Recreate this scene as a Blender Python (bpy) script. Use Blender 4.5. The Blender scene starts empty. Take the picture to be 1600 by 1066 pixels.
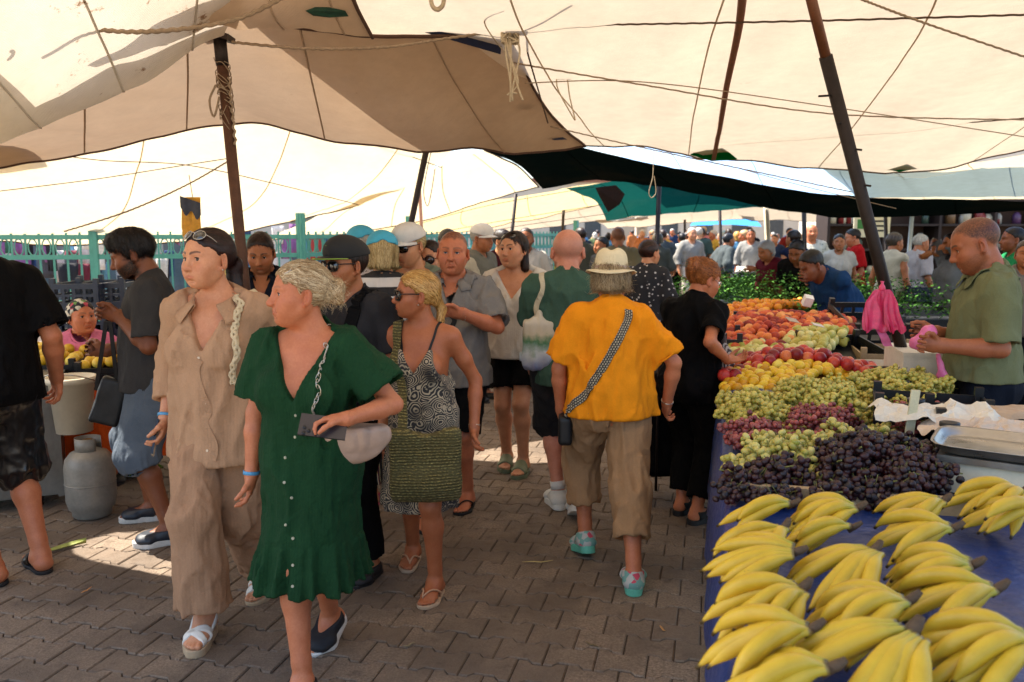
import bpy, bmesh, math, random
import numpy as np
# ---------------------------------------------------------------- camera, sky, sun, exposure
scene = bpy.context.scene
FPX = 1290.0; CAM_H = 1.68; PITCH = math.atan((533 - 362) / FPX)
cam_data = bpy.data.cameras.new('camera'); cam = bpy.data.objects.new('camera', cam_data); scene.collection.objects.link(cam)
cam.location = (0, 0, CAM_H); cam.rotation_euler = (math.pi / 2 - PITCH, 0, 0)
cam_data.sensor_width = 36; cam_data.lens = 36 * FPX / 1600; cam_data.clip_start = .05; cam_data.clip_end = 3000
scene.camera = cam; cam_data.dof.use_dof = True; cam_data.dof.focus_distance = 3.7; cam_data.dof.aperture_fstop = 3.8
STREET = math.atan((1112 - 800) / FPX)            # the lane runs this far to the right of the view
SUN_EL, SUN_AZ = math.radians(58), math.radians(-62)   # azimuth from +Y towards +X
world = bpy.data.worlds.new('World'); scene.world = world; world.use_nodes = True
_wn = world.node_tree; _sky = _wn.nodes.new('ShaderNodeTexSky'); _sky.sky_type = 'NISHITA'; _sky.sun_disc = False
_sky.sun_elevation = SUN_EL; _sky.sun_rotation = SUN_AZ; _sky.dust_density = 2.0
_wn.links.new(_sky.outputs[0], _wn.nodes['Background'].inputs[0]); _wn.nodes['Background'].inputs[1].default_value = .15
_sl = bpy.data.lights.new('sun', 'SUN'); _sl.energy = 5.0; _sl.angle = math.radians(.5); _sl.color = (1, .93, .83)
sun = bpy.data.objects.new('sun', _sl); scene.collection.objects.link(sun)
SUN_DIR = np.array([math.sin(SUN_AZ) * math.cos(SUN_EL), math.cos(SUN_AZ) * math.cos(SUN_EL), math.sin(SUN_EL)])   # towards the sun
from mathutils import Vector, Matrix
sun.rotation_euler = Vector(SUN_DIR).to_track_quat('Z', 'Y').to_euler()
scene.view_settings.view_transform = 'Standard'; scene.view_settings.look = 'None'; scene.view_settings.gamma = 1
scene.view_settings.exposure = 1.6
scene.render.engine = 'CYCLES'; scene.cycles.use_denoising = True
scene.cycles.max_bounces = 8; scene.cycles.diffuse_bounces = 5; scene.cycles.transmission_bounces = 6; scene.cycles.transparent_max_bounces = 8
scene.cycles.sample_clamp_indirect = 6.0
# where things stand: a picture position of the survey -> a point of the place
_cp, _sp = math.cos(PITCH), math.sin(PITCH)
def ray(px, py):
    x, u = (px - 800) / FPX, (533 - py) / FPX
    return np.array([x, _cp + u * _sp, -_sp + u * _cp])
def ground(px, py, z=0.0):
    d = ray(px, py); t = (z - CAM_H) / d[2]; return np.array([0, 0, CAM_H]) + d * t
def at(px, py, Y):
    d = ray(px, py); return np.array([0, 0, CAM_H]) + d * (Y / d[1])
# ---------------------------------------------------------------- helpers
COL = bpy.context.scene.collection
def tag(o, label=None, cat=None, group=None, kind=None):
    if label: o['label'] = label
    if cat: o['category'] = cat
    if group: o['group'] = group
    if kind: o['kind'] = kind
    return o
def empty(name, loc=(0, 0, 0), rz=0.0, label=None, cat=None, group=None):
    o = bpy.data.objects.new(name, None); COL.objects.link(o)
    o.empty_display_size = .1
    o.location = loc; o.rotation_euler = (0, 0, rz)
    return tag(o, label, cat, group)
def link(name, me, mat=None, parent=None, loc=None, rot=None):
    o = bpy.data.objects.new(name, me); COL.objects.link(o)
    if mat is not None and not me.materials: me.materials.append(mat)
    if parent is not None: o.parent = parent
    if loc is not None: o.location = loc
    if rot is not None: o.rotation_euler = rot
    return o
def mesh_np(name, V, F, smooth=True, mat=None, uv=None):
    """V (n,3); F (m,k) array or list of arrays of faces with equal k"""
    me = bpy.data.meshes.new(name)
    V = np.asarray(V, np.float32)
    Fs = F if isinstance(F, list) else [F]
    Fs = [np.asarray(f, np.int32) for f in Fs if len(f)]
    nl = sum(f.size for f in Fs); npoly = sum(len(f) for f in Fs)
    me.vertices.add(len(V)); me.vertices.foreach_set('co', V.ravel())
    me.loops.add(nl); me.polygons.add(npoly)
    if nl:
        me.loops.foreach_set('vertex_index', np.concatenate([f.ravel() for f in Fs]))
        sizes = np.concatenate([np.full(len(f), f.shape[1], np.int32) for f in Fs])
        me.polygons.foreach_set('loop_start', np.concatenate([[0], np.cumsum(sizes)[:-1]]).astype(np.int32))
        me.polygons.foreach_set('loop_total', sizes)
        me.polygons.foreach_set('use_smooth', np.full(npoly, bool(smooth)))
    me.update(calc_edges=True)
    if mat is not None: me.materials.append(mat)
    return me
def set_attr(me, name, C):
    a = me.attributes.new(name, 'FLOAT_COLOR', 'POINT')
    C4 = np.ones((len(me.vertices), 4), np.float32); C4[:, :C.shape[1]] = C
    a.data.foreach_set('color', C4.ravel())
def nrm(v):
    v = np.asarray(v, float); return v / (np.linalg.norm(v) + 1e-12)
class MB:
    """collects shapes into one mesh"""
    def __init__(s): s.V = []; s.F3 = []; s.F4 = []; s.n = 0
    def add(s, V, F):
        V = np.asarray(V, float).reshape(-1, 3)
        for f in F:
            f = [i + s.n for i in f]
            if len(f) == 4: s.F4.append(f)
            elif len(f) == 3: s.F3.append(f)
            else:
                for i in range(1, len(f) - 1): s.F3.append([f[0], f[i], f[i + 1]])
        s.V.append(V); s.n += len(V); return s
    def box(s, c, size, R=None, taper=1.0):
        h = np.array(size, float) / 2
        P = np.array([[x, y, z] for z in (-1, 1) for y in (-1, 1) for x in (-1, 1)], float)
        P[4:, :2] *= taper
        P *= h
        if R is not None: P = P @ np.asarray(R).T
        P = P + np.asarray(c, float)
        return s.add(P, [[0, 2, 3, 1], [4, 5, 7, 6], [0, 1, 5, 4], [2, 6, 7, 3], [0, 4, 6, 2], [1, 3, 7, 5]])
    def tube(s, pts, r, n=8, caps=True, flat=1.0, up=None):
        pts = [np.asarray(p, float) for p in pts]
        m = len(pts); rs = r if hasattr(r, '__len__') else [r] * m
        V = []; ref = np.array([0, 0, 1.]) if up is None else np.asarray(up, float)
        u = None
        for i, p in enumerate(pts):
            t = nrm(pts[min(i + 1, m - 1)] - pts[max(i - 1, 0)])
            if u is None:
                u = np.cross(t, ref)
                if np.linalg.norm(u) < 1e-3: u = np.cross(t, [1, 0, 0])
            else: u = u - t * (u @ t)
            u = nrm(u); v = np.cross(t, u)
            for k in range(n):
                a = 2 * math.pi * k / n
                V.append(p + rs[i] * (math.cos(a) * u + flat * math.sin(a) * v))
        F = [[i * n + k, i * n + (k + 1) % n, (i + 1) * n + (k + 1) % n, (i + 1) * n + k] for i in range(m - 1) for k in range(n)]
        if caps: F.append(list(range(n))[::-1]); F.append([(m - 1) * n + k for k in range(n)])
        return s.add(V, F)
    def lathe(s, prof, c=(0, 0, 0), n=20, R=None):
        V = []; m = len(prof)
        for (r, z) in prof:
            for k in range(n):
                a = 2 * math.pi * k / n; V.append([r * math.cos(a), r * math.sin(a), z])
        V = np.array(V)
        if R is not None: V = V @ np.asarray(R).T
        V = V + np.asarray(c, float)
        F = [[i * n + k, i * n + (k + 1) % n, (i + 1) * n + (k + 1) % n, (i + 1) * n + k] for i in range(m - 1) for k in range(n)]
        F.append(list(range(n))[::-1]); F.append([(m - 1) * n + k for k in range(n)])
        return s.add(V, F)
    def grid(s, P):
        P = np.asarray(P, float); a, b = P.shape[:2]
        F = [[i * b + j, i * b + j + 1, (i + 1) * b + j + 1, (i + 1) * b + j] for i in range(a - 1) for j in range(b - 1)]
        return s.add(P.reshape(-1, 3), F)
    def mesh(s, name, mat=None, smooth=False):
        V = np.concatenate(s.V); Fs = []
        if s.F4: Fs.append(np.array(s.F4))
        if s.F3: Fs.append(np.array(s.F3))
        return mesh_np(name, V, Fs, smooth, mat)
    def build(s, name, mat=None, parent=None, smooth=False, loc=None, rot=None):
        return link(name, s.mesh(name, mat, smooth), None, parent, loc, rot)
def rotm(rx=0, ry=0, rz=0):
    cx, sx, cy, sy, cz, sz = math.cos(rx), math.sin(rx), math.cos(ry), math.sin(ry), math.cos(rz), math.sin(rz)
    X = np.array([[1, 0, 0], [0, cx, -sx], [0, sx, cx]]); Y = np.array([[cy, 0, sy], [0, 1, 0], [-sy, 0, cy]])
    Z = np.array([[cz, -sz, 0], [sz, cz, 0], [0, 0, 1]])
    return Z @ Y @ X
# value noise -----------------------------------------------------------
_NT = np.random.RandomState(7).rand(32, 32, 32).astype(np.float32) * 2 - 1
def vnoise(x, y, z):
    xi = np.floor(x); yi = np.floor(y); zi = np.floor(z)
    fx = x - xi; fy = y - yi; fz = z - zi
    fx = fx * fx * (3 - 2 * fx); fy = fy * fy * (3 - 2 * fy); fz = fz * fz * (3 - 2 * fz)
    a = xi.astype(np.int32) & 31; b = yi.astype(np.int32) & 31; c = zi.astype(np.int32) & 31
    a1 = (a + 1) & 31; b1 = (b + 1) & 31; c1 = (c + 1) & 31
    T = _NT
    x00 = T[a, b, c] * (1 - fx) + T[a1, b, c] * fx; x10 = T[a, b1, c] * (1 - fx) + T[a1, b1, c] * fx
    x01 = T[a, b, c1] * (1 - fx) + T[a1, b, c1] * fx; x11 = T[a, b1, c1] * (1 - fx) + T[a1, b1, c1] * fx
    return (x00 * (1 - fy) + x10 * fy) * (1 - fz) + (x01 * (1 - fy) + x11 * fy) * fz
# ---------------------------------------------------------------- materials
_MATS = {}
def lin(h):
    if not isinstance(h, str): return tuple(h)
    h = h.lstrip('#'); c = [int(h[i:i + 2], 16) / 255 for i in (0, 2, 4)]
    return tuple(x / 12.92 if x <= .04045 else ((x + .055) / 1.055) ** 2.4 for x in c)
class NT:
    def __init__(s, name):
        s.m = bpy.data.materials.new(name); s.m.use_nodes = True; s.t = s.m.node_tree
        s.b = s.t.nodes['Principled BSDF']; s.out = s.t.nodes['Material Output']
    def n(s, typ, **kw):
        nd = s.t.nodes.new('ShaderNode' + typ)
        for k, v in kw.items():
            if k.startswith('_'):
                setattr(nd, k[1:], v)
            else:
                key = int(k[1:]) if k[0] == 'i' and k[1:].isdigit() else k.replace('__', ' ')
                if isinstance(v, bpy.types.NodeSocket): s.t.links.new(v, nd.inputs[key])
                else: nd.inputs[key].default_value = v
        return nd
    def set(s, key, v):
        if isinstance(v, bpy.types.NodeSocket): s.t.links.new(v, s.b.inputs[key])
        else: s.b.inputs[key].default_value = v
    def coord(s, scale=(1, 1, 1), typ='Object'):
        c = s.n('TexCoord'); m = s.n('Mapping', Vector=c.outputs[typ], Scale=scale); return m.outputs[0]
    def noise(s, vec, scale, detail=3, rough=.6):
        return s.n('TexNoise', Vector=vec, Scale=scale, Detail=detail, Roughness=rough).outputs['Fac']
    def mix(s, f, a, b, blend='MIX'):
        nd = s.t.nodes.new('ShaderNodeMix'); nd.data_type = 'RGBA'; nd.blend_type = blend
        for i, v in ((0, f), (6, a), (7, b)):
            if isinstance(v, bpy.types.NodeSocket): s.t.links.new(v, nd.inputs[i])
            elif i == 0: nd.inputs[0].default_value = v
            else: nd.inputs[i].default_value = tuple(v)[:3] + (1,)
        return nd.outputs[2]
    def math(s, op, a, b=0.0, clamp=False):
        nd = s.t.nodes.new('ShaderNodeMath'); nd.operation = op; nd.use_clamp = clamp
        for i, v in ((0, a), (1, b)):
            if isinstance(v, bpy.types.NodeSocket): s.t.links.new(v, nd.inputs[i])
            else: nd.inputs[i].default_value = v
        return nd.outputs[0]
    def ramp(s, f, stops, interp='LINEAR'):
        nd = s.n('ValToRGB', Fac=f); r = nd.color_ramp; r.interpolation = interp
        while len(r.elements) < len(stops): r.elements.new(.5)
        for e, (p, c) in zip(r.elements, stops):
            e.position = p; e.color = (tuple(c) + (1,))[:4] if hasattr(c, '__len__') else (c, c, c, 1)
        return nd.outputs[0]
    def maprange(s, v, a, b, c=0., d=1.):
        return s.n('MapRange', Value=v, i1=a, i2=b, i3=c, i4=d).outputs[0]
    def bump(s, h, strength=.3, dist=.01):
        nd = s.n('Bump', Height=h, Strength=strength, Distance=dist); s.t.links.new(nd.outputs[0], s.b.inputs['Normal']); return nd
def sc3(c, k): return tuple(min(1, x * k) for x in c)
def mat(name, color, rough=.6, var=.25, vscale=6, bscale=60, bump=.25, bdist=.004, metal=0, spec=.5, sheen=0, trans=0, rvar=0, detail=4, coat=0, sss=0):
    """general procedural surface: two noises tint the colour, one gives relief"""
    if name in _MATS: return _MATS[name]
    c = lin(color); t = NT(name); v = t.coord()
    n1 = t.noise(v, vscale, detail); n2 = t.noise(v, vscale * 7.3, 2)
    f = t.math('ADD', t.math('MULTIPLY', n1, .7), t.math('MULTIPLY', n2, .3))
    t.set('Base Color', t.ramp(f, [(.3, sc3(c, 1 - var)), (.7, sc3(c, 1 + var * .8))]))
    t.set('Roughness', t.maprange(n1, .3, .7, max(0, rough - rvar), min(1, rough + rvar)) if rvar else rough)
    t.set('Metallic', metal); t.set('Specular IOR Level', spec)
    if sheen: t.set('Sheen Weight', sheen); t.set('Sheen Roughness', .4)
    if coat: t.set('Coat Weight', coat); t.set('Coat Roughness', .2)
    if trans: t.set('Transmission Weight', trans)
    if sss: t.set('Subsurface Weight', sss); t.set('Subsurface Radius', (1, .35, .2)); t.set('Subsurface Scale', .012)
    if bump: t.bump(t.noise(v, bscale, 3), bump, bdist)
    _MATS[name] = t.m; return t.m
def fabric(name, color, var=.12, rough=.85, weave=900, sheen=0, bump=.35, color2=None, spec=.12):
    if name in _MATS: return _MATS[name]
    c = lin(color); t = NT(name); v = t.coord()
    n1 = t.noise(v, 9, 4); n2 = t.noise(v, 160, 2)
    f = t.math('ADD', t.math('MULTIPLY', n1, .6), t.math('MULTIPLY', n2, .4))
    t.set('Base Color', t.ramp(f, [(.3, sc3(c, .9 - var)), (.7, sc3(lin(color2) if color2 else c, 1 + var))]))
    t.set('Roughness', rough); t.set('Specular IOR Level', spec); t.set('Sheen Weight', 0.)
    w = t.n('TexWave', Vector=t.coord((1, 1, 1)), Scale=weave / 6.28 * .12, Distortion=3., Detail=2.)
    h = t.math('ADD', t.math('MULTIPLY', t.noise(v, 55, 4), .8), t.math('MULTIPLY', w.outputs['Fac'], .12))
    cr = t.n('TexNoise', Vector=v, Scale=9., Detail=5., Distortion=1.2); h = t.math('ADD', h, t.math('MULTIPLY', t.math('ABSOLUTE', t.math('SUBTRACT', cr.outputs['Fac'], .5)), -2.4))
    t.bump(h, min(1, bump * 1.3), .006)
    _MATS[name] = t.m; return t.m
def skin(name, color, red=.0, stubble='#2a1d16', brow='#2a1a12', lip=None):
    """skin; the vertex attribute carries what the person has: R lips, G brows, B beard or stubble, on the face"""
    if name in _MATS: return _MATS[name]
    c = lin(color); t = NT(name); v = t.coord()
    n1 = t.noise(v, 22, 4); n2 = t.noise(v, 130, 3)
    base = t.ramp(n1, [(.3, (c[0] * .9, c[1] * .82, c[2] * .78)), (.7, (min(1, c[0] * 1.06), c[1] * 1.08, c[2] * 1.1))])
    base = t.mix(t.maprange(n2, .35, .72, 0, .42), base, (c[0] * .8, c[1] * .6, c[2] * .52))
    a = t.n('Attribute', _attribute_name='face'); sp = t.n('SeparateColor', Color=a.outputs['Color'])
    lp = lin(lip) if lip else (c[0] * .75, c[1] * .38, c[2] * .36)
    base = t.mix(t.math('MULTIPLY', sp.outputs[0], .75), base, lp)
    base = t.mix(t.math('MULTIPLY', sp.outputs[1], .9), base, lin(brow))
    base = t.mix(t.math('MULTIPLY', sp.outputs[2], t.maprange(n2, .3, .6, .55, 1.)), base, lin(stubble))
    t.set('Base Color', base); t.set('Roughness', t.maprange(n1, .3, .7, .42, .58)); t.set('Specular IOR Level', .4)
    t.set('Subsurface Weight', .12); t.set('Subsurface Radius', (1, .35, .2)); t.set('Subsurface Scale', .008)
    t.bump(t.math('ADD', t.noise(v, 320, 3), t.noise(v, 60, 4)), .22, .003)
    _MATS[name] = t.m; return t.m
def hairm(name, color, color2=None, rough=.42):
    if name in _MATS: return _MATS[name]
    c = lin(color); c2 = lin(color2) if color2 else sc3(c, 1.9); t = NT(name); v = t.coord((1, 1, .25))
    n1 = t.noise(v, 240, 3); n2 = t.noise(t.coord(), 18, 3)
    a = t.n('Attribute', _attribute_name='rnd').outputs['Fac']
    base = t.ramp(t.math('ADD', t.math('MULTIPLY', a, .75), t.math('SUBTRACT', t.math('ADD', t.math('MULTIPLY', n1, .35), t.math('MULTIPLY', n2, .3)), .2)), [(.05, sc3(c, .28)), (.42, c), (.85, c2)])
    t.set('Base Color', base); t.set('Roughness', rough); t.set('Specular IOR Level', .35)
    t.bump(n1, .5, .004)
    _MATS[name] = t.m; return t.m
# ---------------------------------------------------------------- implicit surfaces -> meshes
def smin(a, b, k):
    if k <= 0: return np.minimum(a, b)
    h = np.maximum(k - np.abs(a - b), 0) / k
    return np.minimum(a, b) - h * h * k * .25
def smax(a, b, k): return -smin(-a, -b, k)
class Field:
    """list of shapes joined smoothly, evaluated on grids or at points"""
    def __init__(s): s.ops = []; s.disp = None
    def _add(s, f, lo, hi, op, k): s.ops.append((f, np.array(lo, float), np.array(hi, float), op, k)); return s
    def copy(s): g = Field(); g.ops = list(s.ops); g.disp = s.disp; return g
    def cap(s, a, b, ra, rb=None, op='u', k=.02, wide=None, ratio=1.0):
        """tapered capsule; with wide (direction) and ratio its section is an ellipse, wide times ratio"""
        a = np.asarray(a, float); b = np.asarray(b, float); rb = ra if rb is None else rb
        ba = b - a; L2 = max(ba @ ba, 1e-9)
        if wide is not None: w = nrm(np.asarray(wide, float) - ba * (np.asarray(wide, float) @ ba) / L2)
        def f(x, y, z):
            px, py, pz = x - a[0], y - a[1], z - a[2]
            t = np.clip((px * ba[0] + py * ba[1] + pz * ba[2]) / L2, 0, 1)
            qx, qy, qz = px - t * ba[0], py - t * ba[1], pz - t * ba[2]
            d2 = qx * qx + qy * qy + qz * qz
            if wide is not None:
                dw = qx * w[0] + qy * w[1] + qz * w[2]
                d2 = d2 - dw * dw * (1 - 1 / ratio ** 2)
            return np.sqrt(np.maximum(d2, 1e-12)) - (ra + (rb - ra) * t)
        r = max(ra, rb) * max(1, ratio)
        return s._add(f, np.minimum(a, b) - r, np.maximum(a, b) + r, op, k)
    def ell(s, c, r, R=None, op='u', k=.02):
        c = np.asarray(c, float); r = np.asarray(r, float); R = None if R is None else np.asarray(R, float)
        def f(x, y, z):
            px, py, pz = x - c[0], y - c[1], z - c[2]
            if R is not None:
                px, py, pz = (R[0, 0] * px + R[1, 0] * py + R[2, 0] * pz, R[0, 1] * px + R[1, 1] * py + R[2, 1] * pz, R[0, 2] * px + R[1, 2] * py + R[2, 2] * pz)
            ax, ay, az = px / r[0], py / r[1], pz / r[2]
            k0 = np.sqrt(ax * ax + ay * ay + az * az); k1 = np.sqrt((ax / r[0]) ** 2 + (ay / r[1]) ** 2 + (az / r[2]) ** 2)
            return k0 * (k0 - 1) / np.maximum(k1, 1e-6)
        m = r.max() if R is not None else r
        return s._add(f, c - m, c + m, op, k)
    def box(s, c, h, R=None, rnd=.01, op='u', k=.005):
        c = np.asarray(c, float); h = np.asarray(h, float) - rnd; R = np.eye(3) if R is None else np.asarray(R, float)
        def f(x, y, z):
            px, py, pz = x - c[0], y - c[1], z - c[2]
            qx = np.abs(R[0, 0] * px + R[1, 0] * py + R[2, 0] * pz) - h[0]; qy = np.abs(R[0, 1] * px + R[1, 1] * py + R[2, 1] * pz) - h[1]
            qz = np.abs(R[0, 2] * px + R[1, 2] * py + R[2, 2] * pz) - h[2]
            return np.sqrt(np.maximum(qx, 0) ** 2 + np.maximum(qy, 0) ** 2 + np.maximum(qz, 0) ** 2) + np.minimum(np.maximum(qx, np.maximum(qy, qz)), 0) - rnd
        m = np.linalg.norm(h) + rnd
        return s._add(f, c - m, c + m, op, k)
    def half(s, p, n, op='i', k=0.0):
        """keep (op i) or add the side behind the plane through p with normal n"""
        p = np.asarray(p, float); n = nrm(n)
        return s._add(lambda x, y, z: (x - p[0]) * n[0] + (y - p[1]) * n[1] + (z - p[2]) * n[2], [-9] * 3, [9] * 3, op, k)
    def fn(s, f, lo=(-9, -9, -9), hi=(9, 9, 9), op='i', k=0.0): return s._add(f, lo, hi, op, k)
    def wrinkle(s, f): return s._add(f, [-9] * 3, [9] * 3, 'd', 0)
    def _comb(s, F, d, op, k):
        if op == 'u': return smin(F, d, k)
        if op == 'd': return F + d
        if op == 's': return smax(F, -d, k)
        return smax(F, d, k)
    def at(s, P, disp=True):
        P = np.atleast_2d(np.asarray(P, float)); x, y, z = P.T
        F = np.full(len(P), .5)
        for f, lo, hi, op, k in s.ops: F = s._comb(F, f(x, y, z), op, k)
        if disp and s.disp is not None: F = F + s.disp(x, y, z)
        return F
    def grad(s, P, e=.002):
        P = np.atleast_2d(P); g = np.stack([s.at(P + e * np.eye(3)[i]) - s.at(P - e * np.eye(3)[i]) for i in range(3)], 1)
        return g / (np.linalg.norm(g, axis=1, keepdims=True) + 1e-9)
    def push(s, P, off, it=3):
        """move points onto the surface offset by off"""
        P = np.array(np.atleast_2d(P), float)
        for _ in range(it): P -= s.grad(P) * (s.at(P) - off)[:, None]
        return P
    def mesh(s, vox, lo=None, hi=None):
        us = [o for o in s.ops if o[3] == 'u']
        if lo is None: lo = np.min([o[1] for o in us], 0) - .03
        if hi is None: hi = np.max([o[2] for o in us], 0) + .03
        ax = [np.arange(lo[i], hi[i] + vox, vox, dtype=np.float32) for i in range(3)]
        F = np.full([len(a) for a in ax], .3, np.float32)
        for f, l, h, op, k in s.ops:
            pad = k + 2.5 * vox + .012
            sl = []; cs = []
            for i in range(3):
                i0 = int(np.searchsorted(ax[i], l[i] - pad)); i1 = int(np.searchsorted(ax[i], h[i] + pad))
                sl.append(slice(i0, i1)); sh = [1, 1, 1]; sh[i] = i1 - i0; cs.append(ax[i][i0:i1].reshape(sh))
            if any(c.size == 0 for c in cs): continue
            sl = tuple(sl)
            if op == 'd':
                m = np.abs(F) < .045; I = np.nonzero(m); F[m] += f(ax[0][I[0]], ax[1][I[1]], ax[2][I[2]]); continue
            F[sl] = s._comb(F[sl], f(*cs), op, k)
        if s.disp is not None:
            m = np.abs(F) < .045
            I = np.nonzero(m)
            F[m] += s.disp(ax[0][I[0]], ax[1][I[1]], ax[2][I[2]])
        return nets(F, ax)
def nets(F, ax):
    """surface nets on a rectilinear grid, quads facing out of the negative side"""
    S = F < 0
    nx, ny, nz = F.shape
    cnt = np.zeros((nx - 1, ny - 1, nz - 1), np.int8)
    for a in (0, 1):
        for b in (0, 1):
            for c in (0, 1): cnt += S[a:nx - 1 + a, b:ny - 1 + b, c:nz - 1 + c]
    act = (cnt > 0) & (cnt < 8)
    I = np.argwhere(act)
    if len(I) == 0: return np.zeros((0, 3)), np.zeros((0, 4), int)
    idx = np.full(act.shape, -1, np.int32); idx[act] = np.arange(len(I))
    C = {}
    for a in (0, 1):
        for b in (0, 1):
            for c in (0, 1): C[a, b, c] = F[I[:, 0] + a, I[:, 1] + b, I[:, 2] + c]
    acc = np.zeros((len(I), 3)); num = np.zeros(len(I))
    corners = list(C)
    for p in corners:
        for d in range(3):
            if p[d]: continue
            q = list(p); q[d] = 1; q = tuple(q)
            va, vb = C[p], C[q]; m = (va < 0) != (vb < 0)
            t = np.where(m, va / np.where(m, va - vb, 1), 0)
            pos = np.tile(np.array(p, float), (len(I), 1)); pos[:, d] = t
            acc += pos * m[:, None]; num += m
    loc = acc / num[:, None]
    V = np.empty((len(I), 3))
    for d in range(3):
        a = ax[d]; i = I[:, d]; V[:, d] = a[i] + (a[i + 1] - a[i]) * loc[:, d]
    Q = []
    for d in range(3):
        e, g = (d + 1) % 3, (d + 2) % 3
        sl0 = [slice(None)] * 3; sl1 = [slice(None)] * 3; sl0[d] = slice(0, -1); sl1[d] = slice(1, None)
        for q in (e, g):
            sl0[q] = slice(1, -1); sl1[q] = slice(1, -1)
        A, B = S[tuple(sl0)], S[tuple(sl1)]
        for flip in (0, 1):
            E = np.argwhere((A & ~B) if not flip else (~A & B))
            if len(E) == 0: continue
            E = E + np.array([1 if q != d else 0 for q in range(3)])
            ue = np.zeros(3, int); ue[e] = 1; ug = np.zeros(3, int); ug[g] = 1
            q = [E - ue - ug, E - ug, E, E - ue]
            q = np.stack([idx[tuple(c.T)] for c in q], 1)
            Q.append(q if not flip else q[:, ::-1])
    return V, np.concatenate(Q)
def trim(V, Q, keep):
    """keep faces whose vertices all pass; drop unused vertices"""
    m = keep[Q].all(1); Q = Q[m]
    used = np.zeros(len(V), bool); used[Q.ravel()] = True
    re = np.cumsum(used) - 1
    return V[used], re[Q]
def join(parts):
    Vs, Qs, n = [], [], 0
    for V, Q in parts:
        Vs.append(V); Qs.append(Q + n); n += len(V)
    return np.concatenate(Vs), np.concatenate(Qs)
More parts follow.
